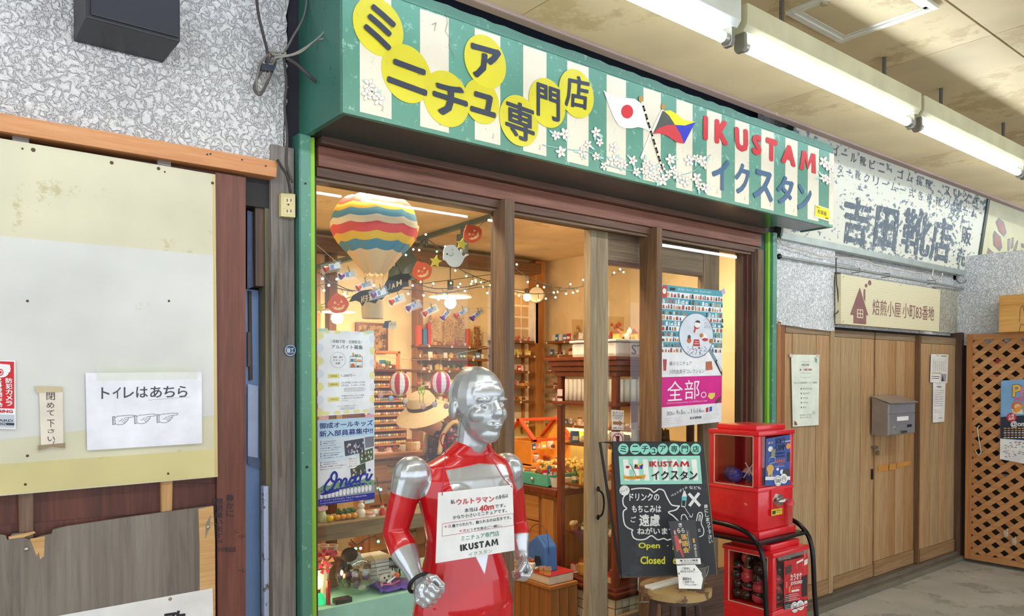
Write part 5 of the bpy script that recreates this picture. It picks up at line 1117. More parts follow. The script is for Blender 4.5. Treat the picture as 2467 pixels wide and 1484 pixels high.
# ------------------------------------------------------------------ capsule machines on their rack
def capsule_machine(name, lab, x0, x1, yf, yb, zb, zt, z_w0, z_w1, front_lid):
    t = T(name, lab, 'vending machine', ((x0 + x1) / 2, (yf + yb) / 2, zb)); RD = P('dc1a26', .28, 0, .3); RDD = P('c41220', .3)
    B().box(x0 - .008, x1 + .008, yf - .012, yb + .005, zb, zb + .035, bev=.006).obj('base', RD, t, smooth=True)
    B().box(x0, x1, yf, yb, zb + .035, z_w0, bev=.008).obj('body', RD, t, smooth=True)
    B().box(x0 - .003, x1 + .003, yf - .003, yb + .003, z_w0 - .022, z_w0 - .012, bev=.003).obj('trim_line', RD, t)
    pw = .03
    for a, b_ in ((x0, yf), (x1 - pw, yf), (x0, yb - pw), (x1 - pw, yb - pw)): B().box(a, a + pw, b_, b_ + pw, z_w0, z_w1, bev=.004).obj('corner_post', RD, t, smooth=True)
    B().box(x0 - .006, x1 + .006, yf - .006, yb + .006, z_w1, z_w1 + .022, bev=.006).obj('lid', RD, t, smooth=True)
    B().box(x0 + .03, x1 - .02, yf + .03, yb - .02, z_w1 + .022, zt, bev=.005).obj('lid_step', RD, t, smooth=True)
    B().box(x0 + pw, x1 - pw, yb - .012, yb - .004, z_w0, z_w1).obj('back_panel', RDD, t); B().box(x1 - .012, x1 - .004, yf + pw, yb - pw, z_w0, z_w1).obj('side_panel', RDD, t)
    B().box(x0 + .01, x1 - .01, yf + .01, yb - .012, z_w0 + .0005, z_w0 + .006).obj('floor', RDD, t)
    B().box(x0 + .002, x0 + .005, yf + pw, yb - pw, z_w0 + .004, z_w1 - .002).obj('window', clear('fdf6f4', .07), t); B().box(x0 + pw, x1 - pw, yf + .002, yf + .005, z_w0 + .004, z_w1 - .002).obj('window', clear('fdf6f4', .07), t)
    ed = P('d8b8a4', .3)
    for q in ((x0 - .001, x0 + .003, yf + pw - .004, yf + pw, z_w0, z_w1), (x0 - .001, x0 + .003, yb - pw, yb - pw + .004, z_w0, z_w1), (x0 - .001, x0 + .003, yf + pw, yb - pw, z_w0, z_w0 + .004), (x0 - .001, x0 + .003, yf + pw, yb - pw, z_w1 - .004, z_w1)): B().box(*q).obj('window_edge', ed, t)
    return t
yf1, yb1 = -.67, -.40; xg0, xg1 = 3.04, 3.33
g1 = capsule_machine('capsule_machine', 'upper red capsule vending machine with a nearly empty window', xg0, xg1, yf1, yb1, .80, 1.318, 1.035, 1.272, 1)
yf2, yb2 = -.747, -.485
g2 = capsule_machine('capsule_machine', 'lower red capsule vending machine packed with black and pink capsules', xg0, xg1, yf2, yb2, .20, .778, .485, .728, 1)
def G1(px, py): return onY(px, py, yf1)
cm = onY(1873, 1205, yf1 - .012)
B().box(onY(1855, 1200, yf1).x, onY(1885, 1200, yf1).x, yf1 - .01, yf1 + .004, onY(1857, 1243, yf1).z, onY(1857, 1180, yf1).z, bev=.003).obj('coin_plate', P('dc1a26', .28, 0, .3), g1)
CH = P('d8d8d8', .12, .95)
B().cyl(cm + V((0, .004, 0)), cm + V((0, -.014, 0)), .032, .028, n=24).obj('knob', CH, g1, smooth=True)
B().tube([cm + V((-.022, -.02, -.003)), cm + V((0, -.028, 0)), cm + V((.045, -.026, .006))], [.006, .009, .005], 8).obj('handle', CH, g1, smooth='all')
B().cyl(cm + V((-.004, -.0135, -.028)), cm + V((-.004, -.0165, -.028)), .009, n=10).obj('coin_slot', P('c83a30', .3), g1)
pr = Pr(pxmap((0, yf1 - .011, 0), (0, -1, 0)), (0, -1, 0), g1, .0008)
pr.poly('e6cf1e', [(1858, 1228), (1884, 1223), (1884, 1238), (1858, 1243)], 1, 'yellow_label'); pr.poly('34422a', [(1860, 1231), (1868, 1229.5), (1868, 1238), (1860, 1240)], 2, 'label_mark'); pr.text('4a3a12', '故障の時', 1870, 1227, 1882, 1231, 2); pr.text('4a3a12', '回さないで', 1870, 1233, 1882, 1236, 2); pr.done(.4)
c = onY(1904, 1272, yf1 - .03)
B().lathe([(.026, 0), (.026, .004), (.02, .008), (.02, .09), (.023, .10)], V((c.x + .002, yf1 - .02, .84)), 16).obj('capsule_chute', clear('fdeeee', .15), g1, smooth=True)
B().lathe([(.0, .125), (.019, .123), (.026, .110), (.026, .10), (0, .10)], V((c.x + .002, yf1 - .02, .84)), 16).obj('chute_cap', P('c8323c', .3), g1, smooth=True)
# display cards
yc_ = yf1 + .0015
pr = Pr(quadmap((0, yc_ - .0008, 0), (0, -1, 0), [(1846, 1057), (1907, 1046), (1906, 1171), (1843, 1170)]), (0, -1, 0), g1, .0006)
def gbase(pr, col, n='display_card'): pr.poly(col, [(0, 0), (1, 0), (1, 1), (0, 1)], 0, n)
gbase(pr, '2f4f9c'); pr.rect('f2f2f0', 0, .81, 1, .88, 1)
for s_, v0, v1, b_ in (('SOLO', .03, .15, .03), ('CAMP', .165, .285, .03), ('miniature', .31, .36, .01), ('collection', .375, .42, .01)): pr.text('14203c', s_, .36, v0, .74 if b_ > .02 else .72, v1, 2, b_)
pr.text('e8703a', 'GARAGE', .36, .46, .74, .53, 2, .02); pr.text('e8703a', 'edition', .48, .545, .68, .57, 2); pr.text('e8c46a', '♦500', .08, .07, .26, .13, 2); pr.text('f2f2f2', 'produced by', .36, .59, .72, .615, 2)
for u, v, r_, c_ in ((.16, .23, .09, 'e9e4d4'), (.17, .64, .14, 'd8a95a'), (.86, .22, .09, 'e8973c'), (.63, .72, .08, 'f0f0ec'), (.45, .66, .05, 'f0f0ec')): pr.ell(c_, u, v, r_, r_ * .62, 2, 'printed_picture', 16)
pr.poly('8b8a6c', [(.2, .25), (.36, .24), (.34, .40), (.18, .42)], 3, 'printed_picture'); pr.line('f0f0ec', [(.1, .5), (.16, .4), (.36, .42), (.34, .52), (.14, .54)], .0015, 3)
pr.poly('2a3038', [(.84, .34), (.94, .34), (.94, .52), (.84, .52)], 3, 'printed_picture'); pr.poly('d8a95a', [(.06, .66), (.28, .66), (.24, .82), (.18, .76), (.1, .82)], 2, 'printed_picture'); pr.poly('3c3c38', [(.66, .68), (.9, .66), (.96, .80), (.62, .80)], 3, 'printed_picture')
pr.small('d8d8e0', .04, .83, .6, .86, 1, 2, 3); pr.small('e0e4f0', .6, .1, .98, .16, 1, 2, 4); pr.text('e8eaf0', 'miniature figure collection', .06, .775, .5, .795, 2); pr.done(.35)
# round price sticker and QR-free tag
pr = Pr(pxmap((0, yf1 - .002, 0), (0, -1, 0)), (0, -1, 0), g1, .0008)
def price(pr, x, y, s=1.0):
    pr.ell('f4f4f0', x, y, 9 * s, 13 * s, 1, 'price_sticker'); pr.ell('f4f4f0', x + 14 * s, y - 5 * s, 9 * s, 12 * s, 1, 'price_sticker'); pr.ell('26262c', x, y + .5, 7.5 * s, 10.5 * s, 2, 'price_ring', ring=.08)
    pr.text('26262c', '500', x - 5 * s, y - 4 * s, x + 5 * s, y + 5 * s, 2, .01); pr.ell('26262c', x + 14 * s, y - 4 * s, 5 * s, 7 * s, 2, 'price_ring', ring=.12); pr.text('26262c', '円', x + 11 * s, y - 7 * s, x + 17 * s, y - 1 * s, 2)
price(pr, 1874, 1158); pr.done(.5)
pr = Pr(quadmap((0, yf2 + .0007, 0), (0, -1, 0), [(1889, 1352), (1947, 1340), (1946, 1468), (1888, 1478)]), (0, -1, 0), g2, .0006)
gbase(pr, 'c8212c'); pr.rect('2c2a30', 0, .80, 1, .96, 1)
pr.text('f6f2f0', 'カラオケ', .24, .27, .72, .40, 3, .03); pr.text('f6f2f0', 'JOYSOUND', .25, .42, .74, .50, 3, .03)
pr.rect('f4f2f0', .3, .58, .62, .62, 2); pr.text('c8212c', 'ミニチュア', .33, .585, .6, .615, 3); pr.text('f6d8d4', 'コレクション', .3, .53, .66, .56, 2)
for q, c_ in (([(.06, .12), (.3, .09), (.3, .24), (.06, .27)], '4a3a34'), ([(.5, .06), (.78, .02), (.78, .06), (.5, .1)], 'f0e8e0'), ([(.82, .06), (.98, .04), (.96, .14), (.82, .16)], 'e8e0da'), ([(.72, .36), (.96, .34), (.96, .74), (.74, .74)], '26242a'), ([(.02, .66), (.2, .62), (.22, .78), (.04, .82)], '2a2024'), ([(.18, .5), (.26, .5), (.26, .62), (.18, .62)], 'e0783c'), ([(.06, .4), (.14, .4), (.13, .52), (.07, .52)], 'd86a60')): pr.poly(c_, q, 2, 'printed_picture')
for q in ([(.52, .1), (.52, .2)], [(.76, .08), (.76, .18)]): pr.line('f0e8e0', q, .001, 2)
pr.rect('f0f0ec', .84, .83, .97, .93, 2); pr.small('e8d8d4', .04, .65, .7, .79, 4, 2, 5); pr.small('d8d8d8', .04, .84, .5, .94, 3, 2, 6); pr.done(.35)
pr = Pr(pxmap((0, yf2 - .002, 0), (0, -1, 0)), (0, -1, 0), g2, .0008); price(pr, 1914, 1463); pr.done(.5)
B().prism([(xg0 + .028, yf2 - .001, .735), (xg1 + .004, yf2 - .001, .735), (xg1 + .004, yf2 - .012, .715), (xg0 + .028, yf2 - .012, .715)], (0, .003, -.0)).obj('clear_hood', clear('f4ece6', .3), g2)
# capsules
def capsule(p, r, top, bot, lab, grp, label=None, rot=None):
    t = T('capsule', lab, 'capsule', p, grp); b = B(); b.ball((0, 0, 0), r, 20, 12)
    M = Matrix.Translation(p) @ (rot or Matrix())
    for nm, sg_, c_ in (('upper_half', 1, top), ('lower_half', -1, bot)):
        bb = B().ball((0, 0, 0), r, 18, 12); bmesh.ops.delete(bb.m, geom=[v for v in bb.m.verts if v.co.z * sg_ < -1e-4], context='VERTS'); bb.xf(M); bb.obj(nm, P(c_, .12, 0, .5), t, smooth='all')
    b.m.free()
    B().cyl((0, 0, -r * .07), (0, 0, r * .07), r * 1.03, n=24).xf(M).obj('band', P(label or top, .3), t, smooth=True)
    return t
rc = random.Random(4)
def rrot(): return Matrix.Rotation(rc.uniform(0, 6.28), 4, 'Z') @ Matrix.Rotation(rc.uniform(.2, 2.2), 4, 'X')
capsule(V((xg0 + .045, yb1 - .115, 1.041 + .036)), .035, '2c3c9c', '3a4cb4', 'glossy blue capsule alone near the window of the upper machine', None)
capsule(V((xg0 + .115, yb1 - .145, 1.041 + .036)), .035, 'b9a8b8', '2c3c9c', 'blue and pink capsule behind the corner post of the upper machine', None, rot=rrot())
capsule(V((xg0 + .13, yf1 + .07, 1.041 + .036)), .035, '5a6ab4', '2c3c7c', 'dark blue capsule behind the display card of the upper machine', None, rot=rrot())
capsule(V((xg0 + .09, yb1 - .06, 1.041 + .036)), .035, '3448a8', '2c3c9c', 'blue capsule at the back of the upper machine', None, rot=rrot())
p = V((xg0 + .06, yb1 - .17, 1.045)); B().cyl(p + V((.0, .02, .02)), p + V((.05, -.01, .10)), .003, n=6).cyl(p + V((.03, .03, .09)), p + V((.02, -.02, .03)), .003, n=6).obj('plastic_sticks', P('d8c8c8', .3), label='crossed clear plastic sticks lying on the blue capsules', cat='sticks')
k = 0
for lz in range(5):
    for ix in range(4):
        for iy in range(4):
            if lz == 4 and (ix + iy) % 2: continue
            if 1 <= ix <= 2 and iy >= 2 and lz < 4: continue
            off = .02 if lz % 2 else 0
            p = V((xg0 + .040 + ix * .062 + off * .4 + rc.uniform(-.003, .003), yf2 + .045 + iy * .056 + rc.uniform(-.003, .003), .493 + .030 + lz * .043))
            if p.x > xg1 - .04: p.x = xg1 - .04
            if p.y > yb2 - .045: p.y = yb2 - .045
            capsule(p, .030, *(('17161a', '1b1a1e') if k % 3 == 0 else ('17161a', 'b8384a')), 'black and pink capsule, %s layer, %s row from the side window, lower machine' % (('bottom', 'second', 'third', 'fourth', 'top')[lz], ('first', 'second', 'third', 'fourth')[ix]), 'capsules in the lower machine', 'c23a52', rrot())
            k += 1
# rack
rk = T('machine_rack', 'black tubular steel rack carrying the two red capsule machines', 'rack', (3.18, -.56, 0)); BK = P('121214', .25, .3)
XLr, XRr = 2.985, 3.39
def rail_l(X, dy=0):
    fy = -.735
    return sm([V((X, -.30, .865)), V((X, -.45, .86)), V((X, -.60, .85)), V((X, -.69, .81)), V((X, fy, .72)), V((X, fy - .015, .5)), V((X, fy - .04, .25)), V((X, fy - .06, .012))], 4)
for X in (XLr, XRr): B().tube(rail_l(X), .0115, 10).obj('side_tube', BK, rk, smooth='all')
for X in (XLr, XRr): B().tube([V((X, -.30, .865)), V((X, -.29, .5)), V((X, -.29, .012))], .0115, 10).obj('rear_tube', BK, rk, smooth='all')
B().box(XLr, XRr, -.71, -.30, .785, .80, bev=.003).obj('shelf_plate', BK, rk); B().box(XLr, XRr, -.735, -.30, .185, .20, bev=.003).obj('shelf_plate', BK, rk)
# ------------------------------------------------------------------ stool, chalkboard, leaflets
sc_ = onZ(1628, 1412, .70)
stl = T('round_stool', 'round worn timber stool with dark legs carrying the chalkboard', 'stool', (sc_.x, sc_.y, 0))
B().cyl(sc_ - V((0, 0, .028)), sc_, .141, .143, n=40).obj('seat', worn('a98d5c', '6a4f33', rough=.6, sc=7, amt=.52), stl, smooth=True, bev=.004)
B().cyl(sc_ - V((0, 0, .05)), sc_ - V((0, 0, .028)), .11, n=30).obj('apron', W_DARK, stl)
for a in range(4):
    t_ = a * math.pi / 2 + .6; B().tube([sc_ + V((math.cos(t_) * .085, math.sin(t_) * .085, -.04)), V((sc_.x + math.cos(t_) * .15, sc_.y + math.sin(t_) * .15, 0))], [.016, .012], 8).obj('leg', wood('2a1a14', '40291f', '5a3b2c', 'Z', .5), stl, smooth=True)
for z_ in (.25, .45):
    for a in range(4):
        t0, t1 = a * math.pi / 2 + .6, (a + 1) * math.pi / 2 + .6; r_ = .15 - z_ * .09
        B().cyl((sc_.x + math.cos(t0) * r_, sc_.y + math.sin(t0) * r_, z_), (sc_.x + math.cos(t1) * r_, sc_.y + math.sin(t1) * r_, z_), .007, n=8).obj('stretcher', W_DARK, stl)
fw = V((math.sin(R(YAW)), math.cos(R(YAW)), 0)); nb = V((-fw.x, -fw.y, .10)).normalized()
pb = EYE + ray(1610, 1385) * (3.13)
bq = [(1476, 1066), (1695, 1067.5), (1727, 1385), (1499, 1390)]
cbt = T('chalkboard', 'black chalkboard sign with shop name and chalk notes on the round stool', 'chalkboard', hit(1610, 1388, pb, nb))
cq = [hit(x, y, pb, nb) for x, y in bq]
B().prism([c - nb * .0008 for c in cq], -nb * .012).obj('board', worn('1d2126', '2e3338', rough=.5, sc=6, amt=.6, bmp=.05), cbt)
for a, b_ in ((0, 1), (1, 2), (2, 3), (3, 0)):
    B().tube([cq[a] - nb * .006, cq[b_] - nb * .006], .0055, 6).obj('edge', P('1c1a1a' if a in (0, 3) else '6a5138', .6), cbt)
B().tube([cq[0] - nb * .01, cq[0] - nb * .03 + V((-.02, .05, 0)), cq[3] - nb * .06], .006, 6).obj('rear_leg', P('17181a', .5), cbt)
pc = Pr(lambda x, y: hit(1470 + x / 3.419, 1050 + y / 3.419, pb, nb), nb, cbt, .0006)
for ch, x, r_ in zip('ミニチュア専門店', (108, 206, 287, 358, 433, 527, 615, 705), (43, 43, 43, 30, 43, 44, 43, 43)):
    y = 108 if ch != 'ュ' else 124; pc.ell('8fd9c6', x, y, r_, r_ + 2, 1, 'painted_disc'); pc.text('20262a', ch, x - r_ * .62, y - r_ * .62, x + r_ * .62, y + r_ * .62, 2, .012)
pc.poly('9fdcc9', [(70, 168), (738, 163), (757, 395), (86, 402)], 1, 'printed_panel')
for i, x in enumerate((104, 186, 266, 345, 425, 506, 586, 668)): pc.poly('f1f2ec', [(x, 194), (x + 42, 193), (x + 58, 368), (x + 16, 369)], 2, 'printed_stripe')
for ch, x0, x1 in (('I', 322, 336), ('K', 342, 384), ('U', 390, 428), ('S', 434, 466), ('T', 470, 512), ('A', 516, 566), ('M', 574, 652)): pc.text('b5242c', ch, x0, 210, x1, 254, 4, .045)
for i, ch in enumerate('イクスタン'): pc.text('b8bcba', ch, 346 + i * 78, 296, 410 + i * 78, 364, 3, .02); pc.text('1c1e22', ch, 340 + i * 78, 290, 404 + i * 78, 360, 4, .022)
pc.poly('f2f2ee', [(108, 240), (140, 236), (172, 244), (176, 276), (140, 278), (112, 262)], 3, 'printed_flag'); pc.ell('b8242c', 143, 257, 16, 11, 4, 'printed_flag')
pc.poly('26262a', [(204, 232), (232, 248), (196, 270)], 3, 'printed_flag'); pc.poly('e8c820', [(204, 232), (236, 230), (272, 232), (240, 248)], 3, 'printed_flag'); pc.poly('b82c34', [(196, 270), (228, 254), (250, 272)], 3, 'printed_flag'); pc.poly('2a3ca0', [(240, 248), (272, 232), (262, 276), (250, 272)], 3, 'printed_flag')
pc.line('3a3a3a', [(166, 232), (180, 262), (200, 300), (212, 330)], .0018, 4); pc.line('c8c4b4', [(204, 232), (178, 290), (168, 320)], .0012, 4)
pc.poly('d9a03a', [(108, 322), (140, 332), (200, 330), (260, 326), (294, 318), (284, 350), (200, 358), (140, 358), (112, 350)], 3, 'printed_ribbon'); pc.text('6a4418', 'ミニチュア専門店', 140, 336, 262, 350, 4)
CK = 'e6e9e6'
def chalk(pts, w_=.0052, col=CK): pc.line(col, [tuple(q)[:2] for q in sm([V((x, y, 0)) for x, y in pts], 4)], w_, 1, 'chalk_line')
chalk([(175, 440), (230, 432), (290, 432), (330, 440), (360, 465), (400, 440), (440, 450), (460, 490), (480, 530), (510, 570), (570, 578)])
chalk([(570, 578), (540, 610), (480, 628), (520, 660), (560, 700)]); chalk([(500, 850), (470, 858), (440, 845), (390, 855), (340, 822), (290, 850), (230, 855), (190, 835), (178, 790), (185, 775), (150, 760), (120, 730), (108, 670), (110, 620), (135, 598), (110, 570), (105, 520), (125, 485)])
pc.ell(CK, 118, 450, 42, 42, 1, 'chalk_bubble'); pc.tq('26282c', 'フード', (88, 482), (150, 448), (80, 458), 2)
for s_, x0, y0, x1, y1 in (('ドリンクの', 158, 472, 405, 535), ('もちこみは', 178, 572, 420, 632), ('ご', 168, 664, 212, 712), ('遠慮', 238, 645, 410, 745), ('ねがいます', 222, 755, 540, 812)): pc.text(CK, s_, x0, y0, x1, y1, 2, .03, 'chalk_lettering')
pc.tq(CK, 'ペットボトル', (506, 506), (640, 430), (496, 486), 2, .02, 'chalk_lettering'); pc.tq(CK, 'なども', (652, 438), (748, 442), (650, 412), 2, .02, 'chalk_lettering')
pc.poly(CK, [(600, 470), (606, 452), (618, 452), (622, 470), (632, 492), (620, 580), (612, 590), (586, 582), (590, 500)], 1, 'chalk_bottle'); pc.poly('5ec4cc', [(592, 500), (630, 500), (624, 530), (588, 530)], 2, 'chalk_bottle'); pc.poly('26383c', [(590, 532), (622, 532), (616, 580), (590, 576)], 2, 'chalk_bottle')
pc.line(CK, [(652, 480), (735, 572)], .012, 1, 'chalk_line'); pc.line(CK, [(728, 476), (656, 572)], .012, 1, 'chalk_line')
chalk([(615, 590), (645, 640), (670, 668)], .0022); chalk([(650, 662), (672, 670), (680, 640)], .0022)
chalk([(585, 690), (590, 655), (615, 650), (640, 690)], .004); chalk([(710, 700), (725, 640), (750, 632), (760, 660), (750, 720), (770, 770), (765, 815), (735, 832)], .004); chalk([(730, 700), (735, 655), (745, 660), (740, 700)], .003); pc.text(CK, 'G', 722, 765, 742, 790, 2, .02, 'chalk_lettering')
for i, ch in enumerate('袋にしまって下さい'): pc.text(CK, ch, 772 + i * 5, 565 + i * 36, 802 + i * 5, 596 + i * 36, 2, .025, 'chalk_lettering')
YC_ = 'e0e046'
pc.text(YC_, 'Open', 232, 878, 410, 940, 2, .03, 'chalk_lettering'); pc.rect(YC_, 466, 902, 480, 908, 2, 'chalk_line'); pc.text(YC_, '1', 514, 880, 528, 938, 2, .03, 'chalk_lettering'); pc.text(YC_, 'Closed', 248, 992, 452, 1056, 2, .03, 'chalk_lettering'); pc.text(YC_, '6', 516, 1000, 548, 1056, 2, .03, 'chalk_lettering')
pc.done(.85)
B().box(sc_.x - .12, sc_.x + .08, sc_.y + .02, sc_.y + .06, .70, .712, bev=.002).obj('white_ledge', P('e6e4dc', .4), label='narrow white board under the chalkboard on the stool', cat='board')
# clamp
cp = onY(1538, 1400, -.09)
cl = T('screw_clamp', 'small steel screw clamp gripping the stool edge with a wire chain below', 'clamp', cp); GM = P('a9a9a6', .3, .8)
K = lambda x, y, yc=2.56: W(1470 + x / 3.419, 1050 + y / 3.419, yc)
B().tube([K(250, 1165), K(232, 1170), K(230, 1270), K(245, 1285)], .004).obj('frame', GM, cl, smooth='all'); B().tube([K(265, 1280), K(262, 1370)], .003).obj('screw', GM, cl); B().tube([K(240, 1372), K(318, 1368)], .003).obj('bar', GM, cl)
for y_ in (1395, 1430, 1465): B().tube([K(300 + 16 * math.cos(a), y_ + 20 * math.sin(a)) for a in [i * math.pi / 5 for i in range(10)]], .0012, 5, True).obj('chain_link', P('7a6a50', .4, .6), cl)
# flyers in the tin bucket
pl = EYE + ray(1660, 1370) * 2.98; nl = V((-fw.x, -fw.y, .12)).normalized()
Zp = lambda x, y: (1470 + x / 3.419, 1050 + y / 3.419)
pr, t = sheet('event_flyer', 'black event flyer with golden title standing in the tin bucket', 'leaflet', pl, nl, [Zp(482, 705), Zp(700, 690), Zp(748, 1055), Zp(545, 1060)], '1e1b1c', .004, .3)
pr.text('f2ece0', 'き', .34, .05, .48, .15, 1, .02); pr.text('f2ece0', 'らら', .26, .17, .54, .28, 1, .02)
for i, ch in enumerate('落語会'): pr.text('e2b03c', ch, .36, .31 + i * .15, .60, .44 + i * .15, 1, .025)
pr.vtext('d8d4cc', '〜月亭方正独演会〜', .60, .2, .66, .7, 1, .01); pr.line('8a8478', [(.70, .22), (.72, .68)], .0008, 1); pr.rect('c8962c', .80, .42, .88, .52, 1); pr.vtext('e8e4dc', '月亭方正', .80, .55, .90, .84, 1, .01)
pr.poly('d8a084', [(.12, .2), (.18, .19), (.2, .30), (.13, .32)], 1, 'printed_face'); pr.poly('2a1a14', [(.11, .16), (.18, .14), (.2, .2), (.12, .22)], 2, 'printed_hair'); pr.poly('b8432c', [(.1, .34), (.22, .31), (.34, .5), (.3, .6), (.36, .84), (.3, .84), (.22, .66), (.1, .72)], 1, 'printed_robe'); pr.poly('d8a084', [(.24, .44), (.34, .42), (.36, .5), (.26, .52)], 2, 'printed_hand')
pr.rect('ece8e2', .0, .87, 1, 1, 1); pr.text('2a2426', '■ きらら鎌倉', .18, .89, .9, .935, 2, .01); pr.small('4a4446', .2, .945, .95, .995, 2, 2, 8); pr.done(.3)
bc = hit(*Zp(700, 1110), pl - nl * .07, nl)
bk = T('tin_bucket', 'small grey tin bucket holding the event flyers on the stool', 'bucket', V((bc.x, bc.y, .70)))
B().lathe([(0, 0), (.032, 0), (.048, .085), (.051, .088), (.047, .09), (.031, .004)], V((bc.x, bc.y, .70)), 22).obj('bucket', P('8c9494', .35, .7), bk, smooth=True)
B().tube([V((bc.x + .047 * math.cos(a) * 1.0, bc.y - .03, .785 - .05 * math.sin(a))) for a in [i * math.pi / 8 for i in range(9)]], .0015).obj('handle', P('b0b0b0', .3, .8), bk)
for lab, q, lines in (('upper white handwritten card on the front of the tin bucket', [(548, 1068), (700, 1062), (755, 1130), (752, 1180), (560, 1175)], [('ご自由に', 590, 1082, 660, 1100), ('おもちください', 580, 1106, 690, 1124)]),
                      ('lower white handwritten card leaning on the stool below the bucket', [(560, 1130), (745, 1120), (765, 1175), (750, 1262), (566, 1258)], [('落語会は', 596, 1165, 670, 1190), ('ご近所での', 596, 1194, 692, 1214), ('イベントです〜', 612, 1218, 722, 1236)])):
    k_ = .012 if 'upper' in lab else .02
    t = T('note_card', lab, 'card', hit(*Zp(*q[-1]), pl + nl * k_, nl)); pp = Pr(lambda x, y, k_=k_: hit(*Zp(x, y), pl + nl * k_, nl), nl, t, .0007)
    B().prism([hit(*Zp(x, y), pl + nl * k_, nl) for x, y in q], -nl * .0015).obj('paper', P('f4f4f0', .5), t)
    for s_, a, b_, c, d_ in lines: pp.text('2c2c30', s_, a, b_, c, d_, 1, .012)
    pp.ell('5a9a4a', 692 if 'upper' in lab else 566, 1100 if 'upper' in lab else 1135, 7, 9, 1, 'clover', 8); pp.done()
# ------------------------------------------------------------------ remeshed organic figures
def organic(name, shapes, vox, mats, pick, parent=None, sm_it=10, **kw):
    """shapes: builder with overlapping volumes -> one continuous surface"""
    me = bpy.data.meshes.new(name); shapes.m.normal_update(); bmesh.ops.recalc_face_normals(shapes.m, faces=shapes.m.faces); shapes.m.to_mesh(me); shapes.m.free()
    o = bpy.data.objects.new(name, me); COL.objects.link(o)
    m = o.modifiers.new('r', 'REMESH'); m.mode = 'VOXEL'; m.voxel_size = vox; m.use_smooth_shade = True
    s_ = o.modifiers.new('s', 'SMOOTH'); s_.factor = .5; s_.iterations = sm_it
    dg = bpy.context.evaluated_depsgraph_get(); ev = o.evaluated_get(dg); me2 = bpy.data.meshes.new_from_object(ev, depsgraph=dg)
    bpy.data.objects.remove(o); me2.materials.clear()
    for mm in mats: me2.materials.append(mm)
    if pick and kw.pop('mask', 0):
        at = me2.attributes.new('mask', 'FLOAT', 'POINT'); at.data.foreach_set('value', [pick(v.co) for v in me2.vertices])
    elif pick:
        for f in me2.polygons: f.material_index = pick(f.center)
    lo = V([min(v.co[i] for v in me2.vertices) for i in range(3)]); hi = V([max(v.co[i] for v in me2.vertices) for i in range(3)])
    org = (lo + hi) / 2; org.z = lo.z; me2.transform(Matrix.Translation(-org)); me2.polygons.foreach_set('use_smooth', [True] * len(me2.polygons))
    o = bpy.data.objects.new(name, me2); COL.objects.link(o)
    if parent: o.parent = parent; o.location = org - WL[parent.name]
    else: o.location = org
    WL[o.name] = org; return tag(o, **kw)
def limb(b, pts, rs, n=14):
    P_, R_ = [], []
    for i in range(len(pts) - 1):
        for k in range(6):
            s_ = k / 6; e = s_ * s_ * (3 - 2 * s_); P_.append(V(pts[i]).lerp(V(pts[i + 1]), s_)); R_.append(rs[i] + (rs[i + 1] - rs[i]) * e)
    P_.append(V(pts[-1])); R_.append(rs[-1]); b.tube(P_, R_, n)
    for p, r in zip(pts, rs): b.ball(p, r * .99, 14, 10)
def loft(b, secs, n=28):
    """secs: (centre, rx, ry) ellipses stacked in z"""
    rings = [[b.m.verts.new(V(c) + V((rx * math.cos(t), ry * math.sin(t), 0))) for t in [2 * math.pi * k / n for k in range(n)]] for c, rx, ry in secs]
    for A, C in zip(rings, rings[1:]):
        for k in range(n): b._f([A[k], A[(k + 1) % n], C[(k + 1) % n], C[k]])
    b._f(rings[0][::-1]); b._f(rings[-1])
def fist(b, w_, e, palm, side, up, s=1.0):
    """closed hand: w_ wrist, e end of the knuckles, palm = direction the palm faces, side = towards the thumb"""
    d = (e - w_).normalized(); palm = (palm - d * palm.dot(d)).normalized(); sd = d.cross(palm).normalized()
    if sd.dot(side) < 0: sd = -sd
    k0 = w_ + d * .045 * s
    b.ball(w_ + d * .035 * s, .026 * s, 12, 8); b.ball(k0, .029 * s, 12, 8)
    for i, (o_, L) in enumerate(((.030, .95), (.011, 1.0), (-.009, .97), (-.027, .85))):
        kn = k0 + d * .022 * s * L + sd * o_ * s - palm * .012 * s
        a = kn + d * .018 * s * L + palm * .012 * s; c = a + palm * .026 * s - d * .004 * s; f_ = c - d * .026 * s + palm * .001 * s
        b.tube([w_ + d * .02 * s + sd * o_ * .7 * s, kn, a, c, f_], [.011 * s, .0115 * s, .0105 * s, .0098 * s, .009 * s], 10); b.ball(kn, .0118 * s, 8, 6); b.ball(a, .0108 * s, 8, 6); b.ball(c, .0100 * s, 8, 6)
    t0 = w_ + d * .02 * s + sd * .022 * s; t1 = t0 + d * .022 * s + sd * .018 * s + palm * .014 * s; t2 = t1 + d * .022 * s - sd * .004 * s + palm * .018 * s; t3 = t2 + d * .006 * s - sd * .028 * s + palm * .006 * s
    b.tube([t0, t1, t2, t3], [.013 * s, .012 * s, .011 * s, .009 * s], 10); b.ball(t1, .0122 * s, 8, 6); b.ball(t2, .0112 * s, 8, 6); b.ball(t3, .0092 * s, 8, 6)
SIL = P('c3c8cc', .3, .6, .35); RED = P('cc141e', .2, 0, .5)
mq = T('mannequin_figure', 'glossy silver and red display mannequin in front of the doorway', 'mannequin', (1.42, -.65, 0))
xc, yc0 = 1.425, -.65
sR, sL = W(990, 1140, 2.03), W(1222, 1128, 2.03)
b = B()
